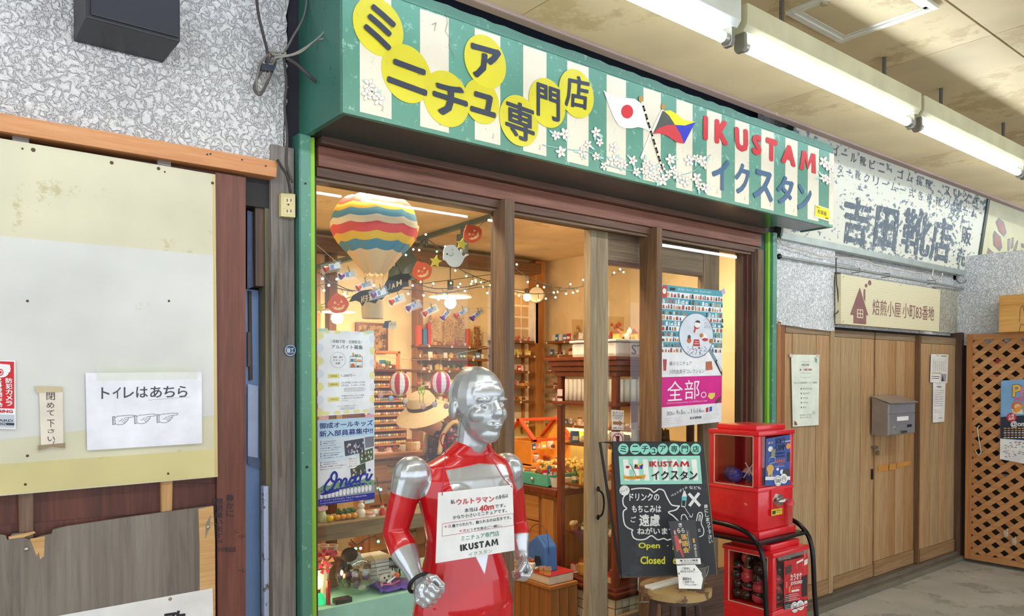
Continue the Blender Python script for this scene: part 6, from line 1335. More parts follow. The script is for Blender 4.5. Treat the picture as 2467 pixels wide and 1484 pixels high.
loft(b, [((xc - .01, yc0, .76), .13, .10), ((xc - .01, yc0, .82), .175, .115), ((xc - .01, yc0, .90), .165, .105), ((xc - .012, yc0, .97), .138, .09), ((xc - .012, yc0 + .002, 1.03), .130, .085), ((xc - .008, yc0, 1.10), .150, .098), ((xc, yc0 - .004, 1.17), .178, .108), ((xc + .002, yc0, 1.225), .185, .098), ((xc + .005, yc0, 1.265), .165, .074), ((xc + .01, yc0, 1.295), .10, .06), ((xc + .015, yc0 - .01, 1.34), .050, .052), ((xc + .02, yc0 - .02, 1.40), .048, .05)])
for s_, x_ in ((-1, -.075), (1, .075)): b.ball((xc + x_, yc0 - .07, 1.165), (.078, .038, .058), 16, 10)
b.ball((xc - .01, yc0 - .065, .80), (.05, .05, .055), 12, 8)
for s_ in (-1, 1):
    hx = xc - .01 + s_ * .085
    limb(b, [(hx, yc0, .80), (hx + s_ * .012, yc0 - .005, .44), (hx + s_ * .02, yc0 + .02, .09)], [.095, .058, .042]); b.ball((hx + s_ * .014, yc0 + .02, .31), (.052, .056, .10), 12, 8)
    b.ball((hx + s_ * .024, yc0 - .04, .045), (.045, .115, .044), 14, 8)
eR, wR, fR = W(952, 1282, 2.06), W(1003, 1392, 1.95), W(1040, 1447, 1.87)
eL, wL, fL = W(1243, 1255, 2.08), W(1256, 1338, 2.03), W(1266, 1402, 1.99)
limb(b, [sR, (sR + eR) / 2 + V((-.002, 0, .0)), eR, eR.lerp(wR, .35), wR], [.054, .045, .040, .044, .026]); limb(b, [sL, (sL + eL) / 2, eL, eL.lerp(wL, .35), wL], [.054, .044, .039, .042, .026])
b.ball(sR + V((.004, 0, -.004)), (.060, .058, .058), 16, 10); b.ball(sL + V((-.004, 0, -.004)), (.060, .058, .058), 16, 10)
fist(b, wR, fR, V((.8, .3, -.2)), V((.3, -.8, .2)), None, 1.05); fist(b, wL, fL, V((-.9, .2, 0)), V((0, -1, 0)), None, .95)
def pickm(c):
    v = max(.084 - (c - sR).length - max(0, c.x - sR.x - .03) * 1.2, .084 - (c - sL).length - max(0, sL.x - .03 - c.x) * 1.2)
    for e, w__ in ((eR, wR), (eL, wL)):
        d = w__ - e; u = (c - e).dot(d) / d.dot(d); v = max(v, min((u - .42) * d.length, .075 - (c - (e + d * min(u, 1.5))).length))
    v = max(v, c.z - 1.345)
    return max(v, min(.118 - abs(c.x - xc) - max(0, 1.18 - c.z) * .45, 1.272 - c.z - abs(c.x - xc) * .12))
m2, nt, p = newmat('two_tone_gloss'); at = N(nt, 'ShaderNodeAttribute', attribute_name='mask')
f_ = ramp(nt, at.outputs['Fac'], [(0, '000000'), (.0012, 'ffffff')])
mx = N(nt, 'ShaderNodeMix', data_type='RGBA'); mx.inputs['A'].default_value = (*lin('cc141e'), 1); mx.inputs['B'].default_value = (*lin('c3c8cc'), 1)
nt.links.new(f_, mx.inputs['Factor']); nt.links.new(mx.outputs['Result'], p.inputs['Base Color'])
mt = N(nt, 'ShaderNodeMath', operation='MULTIPLY'); mt.inputs[1].default_value = .6; nt.links.new(f_, mt.inputs[0]); nt.links.new(mt.outputs[0], p.inputs['Metallic'])
p.inputs['Roughness'].default_value = .24; p.inputs['Coat Weight'].default_value = .4
organic('body', b, .0037, [m2], pickm, mq, 3, mask=1)
hcn = V((xc + .02, yc0 - .035, 1.455)); b = B(); HS = 1.08
def hb_(x, y, z, rx, ry, rz, n=18, m=12): b.ball(hcn + V((x, y, z)) * HS, V((rx, ry, rz)) * HS, n, m)
hb_(0, .008, .025, .078, .096, .092); hb_(0, -.028, -.03, .062, .066, .078); hb_(0, -.052, -.082, .036, .036, .030); hb_(0, -.026, .034, .066, .066, .05)
b.tube([hcn + V((0, -.088, .018)), hcn + V((0, -.112, -.016)), hcn + V((0, -.104, -.03))], [.010, .014, .013], 10); hb_(0, -.1, -.022, .016, .016, .011, 12, 8)
hb_(.010, -.088, -.055, .016, .012, .0065, 10, 6); hb_(-.010, -.088, -.055, .016, .012, .0065, 10, 6); hb_(0, -.086, -.064, .020, .012, .007, 10, 6)
for s_ in (-1, 1): hb_(s_ * .030, -.074, .018, .026, .014, .007, 12, 8); hb_(s_ * .030, -.076, .001, .013, .010, .007, 10, 6); hb_(s_ * .080, .015, -.012, .009, .02, .030, 10, 8); hb_(s_ * .036, -.052, -.026, .028, .030, .028, 14, 10)
limb(b, [hcn + V((0, .01, -.05)), hcn + V((-.01, .02, -.13))], [.055, .052])
organic('head', b, .0036, [SIL], None, mq, 4)
# wrist band and neck cord
d = (fR - wR).normalized(); p_ = wR + d * .022; u_ = d.orthogonal().normalized(); v_ = d.cross(u_)
B().tube([p_ + (u_ * math.cos(a) + v_ * math.sin(a)) * .036 for a in [i * math.pi / 10 for i in range(20)]], .006, 6, True).obj('wrist_band', P('131316', .5), smooth='all', label='flat black elastic band around the near wrist of the mannequin', cat='band')
YSG = 1.885 - 2.67
pr, t = sheet('neck_sign', 'white printed card sign hanging from the neck of the mannequin', 'notice', (0, YSG, 0), (0, -1, 0), [(1056, 1187), (1235, 1168), (1240, 1326), (1050, 1357)], 'f3f3f2', .002, .3)
ps = Pr(lambda x, y: hit(750 + x / 3.71, 1084 + y / 3.71, (0, YSG, 0), (0, -1, 0)), (0, -1, 0), t, .0006)
def lt_(col, s_, bl, br, tl, bo=.012): ps.tq(col, s_, bl, br, tl, 1, bo)
K1 = '222226'; RD1 = 'cc4a4c'
lt_(K1, '私', (1245, 487), (1285, 480), (1243, 447)); lt_(RD1, 'ウルトラマン', (1298, 492), (1636, 460), (1296, 440), .035); lt_(K1, 'の身長は', (1646, 445), (1758, 425), (1645, 408))
lt_(K1, '本当は', (1370, 560), (1490, 545), (1368, 522)); lt_('d03c40', '40m', (1500, 557), (1632, 528), (1500, 502), .04); lt_(K1, 'です。', (1640, 520), (1735, 508), (1640, 488))
lt_(K1, 'かなり小さいミニチュアです。', (1266, 622), (1748, 556), (1264, 588)); lt_(RD1, '＊注', (1188, 700), (1252, 692), (1187, 672)); lt_(K1, '撫でられたり、触られるのは苦手です。', (1258, 695), (1785, 616), (1256, 664))
lt_(RD1, '＊注', (1322, 737), (1385, 728), (1321, 712)); lt_(K1, 'どうぞ写真はご一緒に。', (1392, 730), (1700, 684), (1391, 706)); lt_('4a9a80', 'ミニチュア専門店', (1340, 815), (1680, 765), (1338, 770), .008)
lt_(K1, 'IKUSTAM', (1332, 905), (1672, 848), (1328, 848), .06); lt_('4a9a80', 'イクスタン', (1406, 952), (1618, 915), (1404, 918), .004)
ps.line('b85058', [(1170, 660), (1805, 566), (1808, 672), (1168, 772)], .0012, 1, closed=True); ps.done(.4)
for x_, y_ in ((1168, 420), (1790, 345)): ps.ell('a82c50', x_, y_ - 18, 4, 7, 2, 'cord_knot', 8)
ps.done()
c1, c2 = hit(1065, 1192, (0, YSG, 0), (0, 1, 0)), hit(1232, 1172, (0, YSG, 0), (0, 1, 0))
B().tube(sm([c1, c1 + V((.012, .004, .09)), W(1072, 1120, 1.93), W(1075, 1068, 1.955), W(1092, 1050, 2.0), W(1120, 1066, 2.07)], 5), .0016, 6).tube(sm([c2, W(1212, 1150, 1.90), W(1188, 1108, 1.925), W(1180, 1080, 1.97)], 5), .0016, 6).obj('cord', P('b83a5c', .6), t, smooth='all', label='thin red neck cord')
cr_ = W(1068, 1060, 1.945)
B().tube([cr_ + V((.012 * math.cos(a), -.004, .02 * math.sin(a))) for a in [i * math.pi / 6 for i in range(12)]], .0018, 5, True).obj('cord_bow', P('a8203c', .6), t, smooth='all')
# ------------------------------------------------------------------ visitor inside the shop
pn = T('person', 'person in a beige sun hat and patterned dark top bending over the goods inside', 'person', (2.85, 1.55, .012))
Hd = V((2.60, 1.52, 1.29)); Sh = V((2.80, 1.54, 1.14)); Hp = V((2.93, 1.58, .86))
b = B(); limb(b, [Hp, Hp.lerp(Sh, .5) + V((.02, 0, .02)), Sh], [.125, .12, .11]); b.ball(Sh + V((0, .13, -.01)), .065); b.ball(Sh + V((0, -.13, -.01)), .065); limb(b, [Sh, Sh.lerp(Hd, .6)], [.07, .05])
for s_ in (-1, 1):
    limb(b, [Sh + V((0, s_ * .14, -.01)), Sh + V((-.02, s_ * .17, -.24)), Sh + V((-.20, s_ * .12, -.33))], [.052, .042, .03])
    limb(b, [Hp + V((0, s_ * .07, -.02)), V((2.90, 1.58 + s_ * .09, .45)), V((2.93, 1.6 + s_ * .09, .07))], [.088, .06, .045]); b.ball((2.89, 1.6 + s_ * .09, .05), (.11, .045, .037))
    b.ball(Sh + V((-.24, s_ * .11, -.35)), (.045, .03, .018), 10, 6)
    for k_ in range(4): limb(b, [Sh + V((-.26, s_ * (.095 + k_ * .012), -.352)), Sh + V((-.305, s_ * (.088 + k_ * .014), -.372))], [.009, .007], 8)
    limb(b, [Sh + V((-.225, s_ * .095, -.35)), Sh + V((-.262, s_ * .065, -.37))], [.009, .008], 8)
TOP = worn('3d3442', 'c88a8c', rough=.8, sc=30, amt=.55); JN = P('3a4a66', .8); SKN = P('d9a07c', .5); SHOE = P('e2ddd2', .6)
def pickp(c):
    if (c - Hd).length < .16 and c.z > 1.19: return 2
    if c.x < Sh.x - .16 and c.z < .92 and c.z > .70: return 2
    if c.z < .09: return 3
    return 0 if c.z > .84 else 1
organic('body', b, .009, [TOP, JN, SKN, SHOE], pickp, pn, 6)
b = B(); b.ball(Hd, (.088, .074, .095), 16, 12); b.ball(Hd + V((-.045, 0, -.05)), (.055, .05, .05), 12, 8); b.tube([Hd + V((-.085, 0, -.01)), Hd + V((-.107, 0, -.04)), Hd + V((-.095, 0, -.048))], [.009, .013, .011], 8)
for s_ in (-1, 1): b.ball(Hd + V((.005, s_ * .075, -.015)), (.018, .008, .028), 8, 6); b.ball(Hd + V((-.078, s_ * .03, .002)), (.01, .018, .008), 8, 6)
b.ball(Hd + V((-.09, 0, -.068)), (.012, .022, .006), 8, 5); limb(b, [Hd + V((.01, 0, -.04)), Sh + V((-.07, 0, .06))], [.052, .056])
organic('head', b, .006, [SKN], None, pn, 4)
b = B(); b.ball(Hd + V((.035, 0, .02)), (.078, .079, .088), 14, 10); b.obj('hair', P('2a211d', .6), pn, smooth='all')
for s_ in (-1, 1): B().ball(Hd + V((-.084, s_ * .03, .002)), (.006, .011, .006), 8, 6).obj('eye', P('1d1715', .2), pn, smooth='all')
Mh = Matrix.Translation(Hd + V((.01, 0, .055))) @ Matrix.Rotation(R(-24), 4, 'Y') @ Matrix.Rotation(R(10), 4, 'X')
HT = worn('c4b291', '9f8a66', rough=.9, sc=50, amt=.6)
B().lathe([(.19, -.05), (.185, -.046), (.135, -.008), (.098, .012), (.094, .05), (.075, .09), (.04, .105), (0, .108), (0, .104), (.038, .10), (.07, .085), (.09, .048), (.093, .01), (.13, -.012), (.19, -.05)], (0, 0, 0), 36).xf(Mh).obj('hat', HT, pn, smooth=True)
B().lathe([(.0965, .012), (.099, .012), (.0965, .036), (.094, .036)], (0, 0, 0), 36).xf(Mh).obj('hat_band', P('4a4038', .8), pn, smooth=True)
for s_ in (-1, 1): B().tube(sm([Sh + V((-.105, s_ * .09, -.10)), Sh + V((-.075, s_ * .09, .035)), Sh + V((.02, s_ * .09, .105)), Sh + V((.10, s_ * .08, .0))]), .016, 8).obj('strap', P('c7a878', .7), pn, smooth='all')
# ------------------------------------------------------------------ paper balloon
YB = 3.10
def Wb(px, py): return W(px, py, YB)
pcn = Wb(903, 560); t = T('paper_balloon', 'large striped paper hot-air balloon hanging behind the left window pane', 'decoration', V((pcn.x, pcn.y, Wb(900, 655).z)))
prof = [(459, 22), (462, 50), (468, 72), (476, 84), (488, 96), (500, 103), (515, 108), (530, 111), (545, 110), (560, 104), (575, 94), (590, 80), (603, 66), (618, 54), (632, 42), (645, 31), (653, 25)]
tsc = YB / .925 / 1829
BC = [((459, 464), '4f8f86'), ((464, 474), 'ead9b8'), ((474, 492), 'cf3d3a'), ((492, 508), 'e5c04f'), ((508, 526), '4f93b5'), ((526, 542), 'e8dcc4'), ((542, 563), 'd9545a'), ((563, 580), 'e5c050'), ((580, 600), '5493b4'), ((600, 653), 'e0c8a4')]
def rad(y):
    for (a, ra), (c, rc_) in zip(prof, prof[1:]):
        if a <= y <= c: return ra + (rc_ - ra) * (y - a) / (c - a)
    return prof[-1][1]
M_off = {}
for (a, c), colr in BC:
    ys = [a + (c - a) * i / 4 for i in range(5)]; b = B(); rings = []
    for y in ys:
        z = 1.55 + (905 - y) * tsc * 1.0; cx_ = Wb(903 - (y - 560) * .0, 560)
        ring = []
        for k in range(96):
            th = 2 * math.pi * k / 96; g = 1 - .03 * (1 - abs(math.sin(th * 5))); r_ = rad(y) * tsc * .98 * g
            sag = .010 * (.5 - abs(math.sin(th * 5 + .6))) * (1 if a > 462 else .2)
            ring.append(b.m.verts.new(V((cx_.x + r_ * math.cos(th), cx_.y + r_ * math.sin(th), z + sag))))
        rings.append(ring)
    for A, C in zip(rings, rings[1:]):
        for k in range(96): b._f([A[k], A[(k + 1) % 96], C[(k + 1) % 96], C[k]])
    m, nt, p = newmat('tissue_paper'); p.inputs['Base Color'].default_value = (*lin(colr), 1); p.inputs['Roughness'].default_value = .7
    p.inputs['Transmission Weight'].default_value = 0; p.inputs['Subsurface Weight'].default_value = .0
    b.obj('paper_band', m, t, smooth=True)
cc = Wb(903, 560); zt_ = 1.55 + (905 - 459) * tsc
B().tube([V((cc.x, cc.y, zt_)), V((cc.x, cc.y, zt_ + .03)), V((cc.x + .012, cc.y, zt_ + .045)), V((cc.x, cc.y, zt_ + .058)), V((cc.x - .012, cc.y, zt_ + .045))], .0015).obj('hook', P('5a4a3c', .5), t)
zb_ = 1.55 + (905 - 706) * tsc; bx_ = Wb(898, 700)
B().lathe([(.0, -.105), (.048, -.105), (.052, -.06), (.046, 0), (.044, 0), (.049, -.06), (.045, -.10)], V((bx_.x, bx_.y, zb_)), 24).obj('basket', P('d9c49c', .7), t, smooth=True)
for k in range(6):
    th = k * math.pi / 3; B().cyl(V((cc.x + .045 * math.cos(th), cc.y + .045 * math.sin(th), 1.55 + 253 * tsc)), V((bx_.x + .045 * math.cos(th), bx_.y + .045 * math.sin(th), zb_)), .0012, n=5).obj('string', P('cfc0a0', .8), t)
B().tube(sm([Wb(955, 600), Wb(948, 630), Wb(930, 650), Wb(924, 668)]), .004, 6).obj('gold_trim', P('d9b45a', .3, .4), t)
B().tube(sm([Wb(1008, 545), Wb(1000, 575), Wb(978, 592), Wb(950, 612), Wb(935, 640), Wb(928, 655)]), .0045, 6).obj('gold_trim', P('e6c878', .3, .4), t)
t = T('balloon_tag', 'dark and white card tag hanging below the balloon basket', 'tag', Wb(935, 790))
pr = Pr(pxmap((0, .43, 0), (0, -1, 0)), (0, -1, 0), t, .002)
pr.poly('3c5570', [(922, 790), (926, 774), (942, 772), (940, 790)], 1, 'card'); pr.poly('e8dcc0', [(936, 776), (954, 774), (955, 790), (946, 795), (934, 792)], 2, 'card'); pr.text('6a4a30', 'さいふ', 939, 778, 952, 784, 3); pr.done()
for x_ in (922, 945): B().cyl(onY(x_, 742, .43), onY(x_, 776, .43), .0008, n=5).obj('string', P('d8ccb0', .8), t)
# ------------------------------------------------------------------ halloween garland (flat felt shapes on a cord)
YH = .22
hp = pxmap((0, YH, 0), (0, -1, 0))
gl_ = [(763, 737), (800, 727), (845, 716), (900, 700), (960, 672), (1000, 650), (1050, 628), (1095, 598), (1130, 570), (1160, 540), (1183, 520)]
B().tube(sm([onY(x, y, YH + .004) for x, y in gl_]), .0014, 6).obj('garland_cord', P('2c2620', .7), label='thin dark cord carrying the autumn party cut-outs in the left window', cat='cord')
def cut(name, lab, pts, col, cat='decoration'):
    t = T(name, lab, cat, onY(sum(p[0] for p in pts) / len(pts), max(p[1] for p in pts), YH)); B().prism([onY(x, y, YH) for x, y in pts], (0, .003, 0)).obj('shape', P(col, .7), t)
    return t, Pr(pxmap((0, YH, 0), (0, -1, 0)), (0, -1, 0), t, .001)
def pumpkin(x, y, r, lab, tilt):
    pts = []
    for i in range(40):
        a = i * 2 * math.pi / 40; k_ = 1 + .03 * math.cos(a * 6); px_, py_ = r * k_ * math.cos(a), r * .88 * k_ * math.sin(a); 
        if 28 <= i <= 31: py_ -= 6 if i in (29, 30) else 3
        c_, s_ = math.cos(tilt), math.sin(tilt); pts.append((x + px_ * c_ - py_ * s_, y + px_ * s_ + py_ * c_))
    t, pr = cut('pumpkin_cutout', lab, pts, 'e0562a'); c_, s_ = math.cos(tilt), math.sin(tilt)
    rt = lambda q: [(x + (a * c_ - b_ * s_) * r, y + (a * s_ + b_ * c_) * r) for a, b_ in q]
    F_ = 'f2c98a'
    pr.poly(F_, rt([(-.45, -.05), (-.15, -.1), (-.35, -.35)]), 1, 'face'); pr.poly(F_, rt([(.15, -.12), (.45, -.15), (.3, -.42)]), 1, 'face'); pr.poly(F_, rt([(-.08, .08), (.1, .06), (0, -.08)]), 1, 'face')
    pr.poly(F_, rt([(-.6, .15), (-.4, .3), (-.3, .22), (-.1, .38), (.05, .28), (.25, .36), (.4, .16), (.65, .02), (.45, .45), (.1, .58), (-.3, .52), (-.52, .36)]), 1, 'face'); pr.done(.7)
pumpkin(815, 733, 25, 'orange pumpkin cut-out in front of the left pendant lamp', -.06); pumpkin(1017, 654, 24, 'orange pumpkin cut-out right of the black bat', -.35); pumpkin(1139, 564, 23, 'orange pumpkin cut-out highest on the cord near the window stile', -.5)
def star(x, y, r, lab):
    pts = [(x + r * (1 if i % 2 == 0 else .48) * math.sin(i * math.pi / 5 + .2), y - r * (1 if i % 2 == 0 else .48) * math.cos(i * math.pi / 5 + .2)) for i in range(10)]
    t, pr = cut('star_cutout', lab, pts, 'dcc23c')
star(769, 741, 15, 'yellow star cut-out at the left edge of the window'); star(1050, 630, 16, 'yellow star cut-out between pumpkin and ghost'); star(1113, 588, 15, 'yellow star cut-out above the ghost')
gpt = [(1068, 618), (1070, 600), (1080, 591), (1095, 591), (1103, 600), (1108, 606), (1111, 600), (1115, 603), (1113, 612), (1118, 617), (1124, 612), (1130, 614), (1120, 620), (1114, 632), (1105, 642), (1090, 643), (1080, 636), (1074, 628), (1068, 626)]
smp = lambda P_: [tuple(q)[:2] for q in sm([V((x, y, 0)) for x, y in P_ + P_[:1]], 4)][:-1]
gpt = smp(gpt)
t, pr = cut('ghost_cutout', 'white smiling ghost cut-out over the pendant lamp', gpt, 'dfe2e0'); pr.ell('2c3038', 1077, 612, 2.2, 2.2, 1, 'face'); pr.line('2c3038', [(1081, 614), (1086, 617), (1091, 614), (1092, 609)], .002, 1, 'face'); pr.ell('c87850', 1090, 602, 1.5, 1.5, 1, 'face'); pr.done()
bpt = [(841, 728), (850, 712), (870, 700), (893, 697), (905, 700), (925, 692), (930, 680), (938, 668), (960, 660), (985, 659), (992, 668), (984, 676), (985, 690), (972, 692), (960, 702), (945, 706), (930, 712), (920, 722), (912, 720), (905, 731), (890, 727), (880, 728), (873, 738), (868, 728), (858, 724)]
t, pr = cut('bat_cutout', 'large black bat cut-out with reversed cut letters', bpt, '17181c')
for ch, x0, y0, x1, y1 in (('N', 870, 712, 877, 729), ('E', 879, 711, 885, 727), ('E', 888, 708, 894, 724)): pr.tq('e8c890', ch, (x1, y1 - 2), (x0, y1 + 1), (x1, y0 - 1), 1, .04)
for ch, x0, y0, x1, y1 in (('L', 933, 686, 940, 699), ('A', 943, 683, 951, 696), ('H', 955, 676, 967, 690)): pr.tq('e8c890' if ch != 'L' else '8a929a', ch, (x1, y1 - 4), (x0, y1 + 1), (x1, y0 - 3), 1, .04)
pr.done()
# ------------------------------------------------------------------ string of little packets on clothes pegs
YP = .14
tw = [(757, 585), (775, 600), (800, 622), (850, 662), (880, 682), (915, 698), (960, 712), (1000, 722), (1040, 730), (1085, 738), (1115, 742), (1150, 743), (1185, 741)]
B().tube(sm([onY(x, y, YP) for x, y in tw]), .001, 5).obj('twine', P('c9b48c', .8), label='pale twine carrying the pegged packets across the left window', cat='twine')
def packet(i, x, y, ang, colr, w_=44, h_=24):
    nm = {'d8452a': 'red', '6a3f9c': 'purple'}[colr]
    lab = ['first pegged packet by the left jamb with a red bell cap', 'second pegged packet from the left jamb with a purple cap', 'third pegged packet from the left jamb with a red cap', 'pegged packet with a purple cap over the black bat', 'pegged packet with a red cap right below the bat', 'pegged packet with a purple cap above the neck of the twine slope', 'pegged packet with a red cap left of the pendant bulb', 'narrow pegged packet with a purple cap under the pendant bulb', 'pegged packet with a red cap right of the pendant bulb', 'last pegged packet with a purple cap beside the window stile'][i]
    t = T('pegged_packet', lab, 'packet', onY(x, y + h_ / 2, YP), 'packets pegged on the twine'); c_, s_ = math.cos(ang), math.sin(ang)
    rt = lambda a, b_: onY(x + a * c_ - b_ * s_, y + a * s_ + b_ * c_, YP - .004)
    B().prism([rt(-w_ / 2, -h_ / 2 + 3), rt(w_ / 2, -h_ / 2), rt(w_ / 2 + 1, h_ / 2), rt(-w_ / 2, h_ / 2)], (0, .008, 0)).obj('clear_bag', clear('ffffff', .22, .12), t)
    B().prism([rt(-w_ * .12, -h_ * .28), rt(w_ * .42, -h_ * .32), rt(w_ * .42, h_ * .25), rt(-w_ * .12, h_ * .28)], (0, .003, 0)).obj('paper_tube', P('e9ecf2', .4), t)
    B().cyl(rt(-w_ * .14, 0) + V((0, .003, 0)), rt(-w_ * .36, h_ * .1) + V((0, .003, 0)), .006, .014, n=12).obj('cap', P(colr, .4), t, smooth=True)
    B().prism([rt(-w_ * .05, -h_ * .2), rt(w_ * .1, -h_ * .2), rt(w_ * .1, h_ * .2), rt(-w_ * .05, h_ * .2)], (0, -.001, 0)).obj('label', P('7a9ad0', .4), t)
    a = onY(x + 2, y - h_ / 2 - 9, YP - .006); c = onY(x + 7, y - h_ / 2 + 6, YP - .006)
    B().tube([a, c], .0028, 5).obj('peg', P('a58a60', .7), t)
for i, q in enumerate([(799, 643, -.2, 'd8452a', 50, 26), (836, 662, -.12, '6a3f9c', 46, 26), (876, 688, -.3, 'd8452a', 44, 22), (912, 706, -.25, '6a3f9c', 44, 26), (955, 722, -.35, 'd8452a', 42, 22), (995, 737, -.35, '6a3f9c', 40, 22), (1035, 749, -.45, 'd8452a', 42, 20), (1074, 757, -.8, '6a3f9c', 36, 15), (1111, 754, -.45, 'd8452a', 42, 17), (1148, 758, -.65, '6a3f9c', 42, 16)]): packet(i, *q)
# ------------------------------------------------------------------ fairy lights
BK2 = P('2b2a26', .6); FB = [emis('8fffe0', 5), emis('d8fff0', 6), emis('54ff9c', 6), emis('c8d4ff', 5)]
def fairy(lab, pts, yc, seed):
    r = random.Random(seed); L = sm([W(x, y, yc) for x, y in pts], 6); t = T('fairy_lights', lab, 'lights', L[0]); B().tube(L, .0028, 5).obj('wire', BK2, t)
    d = 0; nx = .03
    for a, c in zip(L, L[1:]):
        d += (c - a).length
        if d > nx:
            nx = d + r.uniform(.045, .08); e = a + V((r.uniform(-.02, .02), r.uniform(-.015, .015), r.choice((-1, -1, 1)) * r.uniform(.02, .04)))
            B().tube([a, e], .0016, 4).obj('bulb_stem', BK2, t); B().ball(e, .0065, 6, 5).obj('bulb', r.choice(FB), t)
fairy('fairy light string at the left edge of the window below the packets', [(760, 652), (780, 665), (805, 690), (825, 697), (850, 702)], 3.5, 1)
fairy('fairy light string sagging across the left window under the ghost', [(760, 690), (800, 682), (850, 700), (930, 697), (1000, 698), (1060, 706), (1110, 700), (1150, 692), (1190, 690)], 3.7, 2)
fairy('fairy light string rising from the bat to the ceiling track', [(972, 632), (990, 610), (1012, 590), (1030, 578), (1050, 592), (1080, 612)], 4.0, 3)
fairy('fairy light string falling from the ghost to the window stile', [(1095, 640), (1120, 655), (1150, 668), (1192, 682)], 3.9, 4)
fairy('fairy light string right of the bat ending by the square post', [(975, 660), (1000, 680), (1040, 694), (1090, 694), (1140, 688), (1192, 672)], 4.1, 7)
fairy('upper fairy light string inside the doorway', [(1238, 645), (1262, 662), (1290, 676), (1330, 690), (1370, 694), (1405, 690)], 3.6, 5)
fairy('lower fairy light string inside the doorway', [(1238, 702), (1270, 707), (1310, 707), (1350, 701), (1385, 694), (1407, 688)], 3.6, 6)
fairy('fairy light string seen through the sliding door glass', [(1466, 668), (1480, 660), (1500, 648), (1515, 640)], 3.5, 8)
for px, py, yc in ((1257, 663, 4.0), (1505, 646, 3.9), (1188, 665, 4.0)):
    pass
# ------------------------------------------------------------------ lanterns, skeleton, charms
def lantern(x, y, r, colr, lab):
    c = W(x, y, 2.86); k_ = 2.86 / .85 / 1829; R_ = r * k_; t = T('paper_lantern', lab, 'lantern', c - V((0, 0, R_)))
    for i in range(12):
        b = B(); rows = 14; th0, th1 = i * math.pi / 6, (i + 1) * math.pi / 6; vv = []
        for j in range(rows + 1):
            ph = -1.25 + 2.5 * j / rows; rr_ = R_ * math.cos(ph) ** .8 * (1 - .02 * (j % 2)); z = c.z + R_ * 1.05 * math.sin(ph) / math.sin(1.25)
            vv.append([b.m.verts.new((c.x + rr_ * math.cos(th), c.y + rr_ * math.sin(th), z)) for th in (th0, (th0 + th1) / 2, th1)])
        for A, C in zip(vv, vv[1:]):
            for q in (0, 1): b._f([A[q], A[q + 1], C[q + 1], C[q]])
        b.obj('panel', P(colr if i % 2 else 'f6f0f0', .6), t)
    for s_ in (-1, 1): B().cyl(c + V((0, 0, s_ * R_ * 1.03)), c + V((0, 0, s_ * R_ * 1.17)), R_ * .42, n=16).obj('rim', P('caa04a', .3, .5), t)
    B().tube([c + V((-.014, 0, R_ * 1.1)), c + V((0, 0, R_ * 1.75)), c + V((.014, 0, R_ * 1.1))], .0014).obj('loop', P('a8b84a', .5), t)
    B().tube([c + V((0, 0, R_ * 1.75)), c + V((0, 0, R_ * 2.5))], .0008).obj('thread', P('a8b84a', .6), t)
    for k in range(4): B().cyl(c + V((-.012 + k * .008, 0, -R_ * 1.15)), c + V((-.012 + k * .008, 0, -R_ * 1.36)), .0016, n=5).obj('tassel', P('c8a050', .5), t)
lantern(963, 924, 24.5, 'd31f26', 'small red and white striped paper lantern in the left window'); lantern(1062, 922, 24.5, 'e0308a', 'small pink and white striped paper lantern beside the mannequin head')
B().tube(sm([W(x, y, 2.86) for x, y in [(900, 855), (930, 860), (970, 865), (1015, 867), (1060, 862), (1110, 850), (1150, 842), (1183, 833)]]), .001, 5).obj('twine', P('cdb991', .8), label='pale twine carrying the two small paper lanterns', cat='twine')
t = T('skeleton_charm', 'tiny lime green plastic skeleton hanging between the lanterns', 'charm', W(1015, 972, 2.86)); b = B(); k_ = lambda x, y: W(x, y, 2.86)
b.ball(k_(1015, 923), (.006, .005, .007), 8, 6)
for pts in ([(1015, 928), (1015, 945)], [(1009, 932), (1021, 932)], [(1009, 932), (1008, 946), (1012, 950)], [(1021, 932), (1023, 944), (1020, 952)], [(1011, 946), (1019, 946)], [(1012, 946), (1011, 958), (1012, 970)], [(1018, 946), (1020, 958), (1019, 970)], [(1010, 935), (1020, 935)], [(1010, 938), (1020, 938)], [(1011, 941), (1019, 941)]): b.tube([k_(*q) for q in pts], .0022, 5)
b.obj('bones', P('b8cc4a', .4), t, smooth='all'); B().cyl(k_(1015, 920), k_(1015, 868), .0008, n=5).obj('thread', P('7ac060', .6), t)
B().tube(sm([W(x, y, 2.84) for x, y in [(903, 935), (930, 945), (960, 955), (1000, 968), (1040, 972), (1075, 968), (1090, 962)]]), .0008, 5).obj('twine', P('cdb991', .8), label='thin twine carrying the pastel gem charms', cat='twine')
for i, (x, y, c_, n_) in enumerate([(917, 952, 'e0a8a0', 'pink heart charm leftmost'), (942, 960, 'a8b8cc', 'pale blue oval charm'), (977, 966, 'd8c8b0', 'cream oval charm'), (1020, 979, 'dfb0a0', 'pale pink round charm below the skeleton'), (1047, 974, 'c8b8c8', 'lilac gem charm under the pink lantern'), (1075, 978, 'c89890', 'rose diamond charm nearest the mannequin')]):
    B().ball(W(x, y, 2.84), (.015, .006, .014), 8, 4).obj('gem_charm', P(c_, .25), smooth='all', label=n_ + ' on the thin twine', cat='charm')
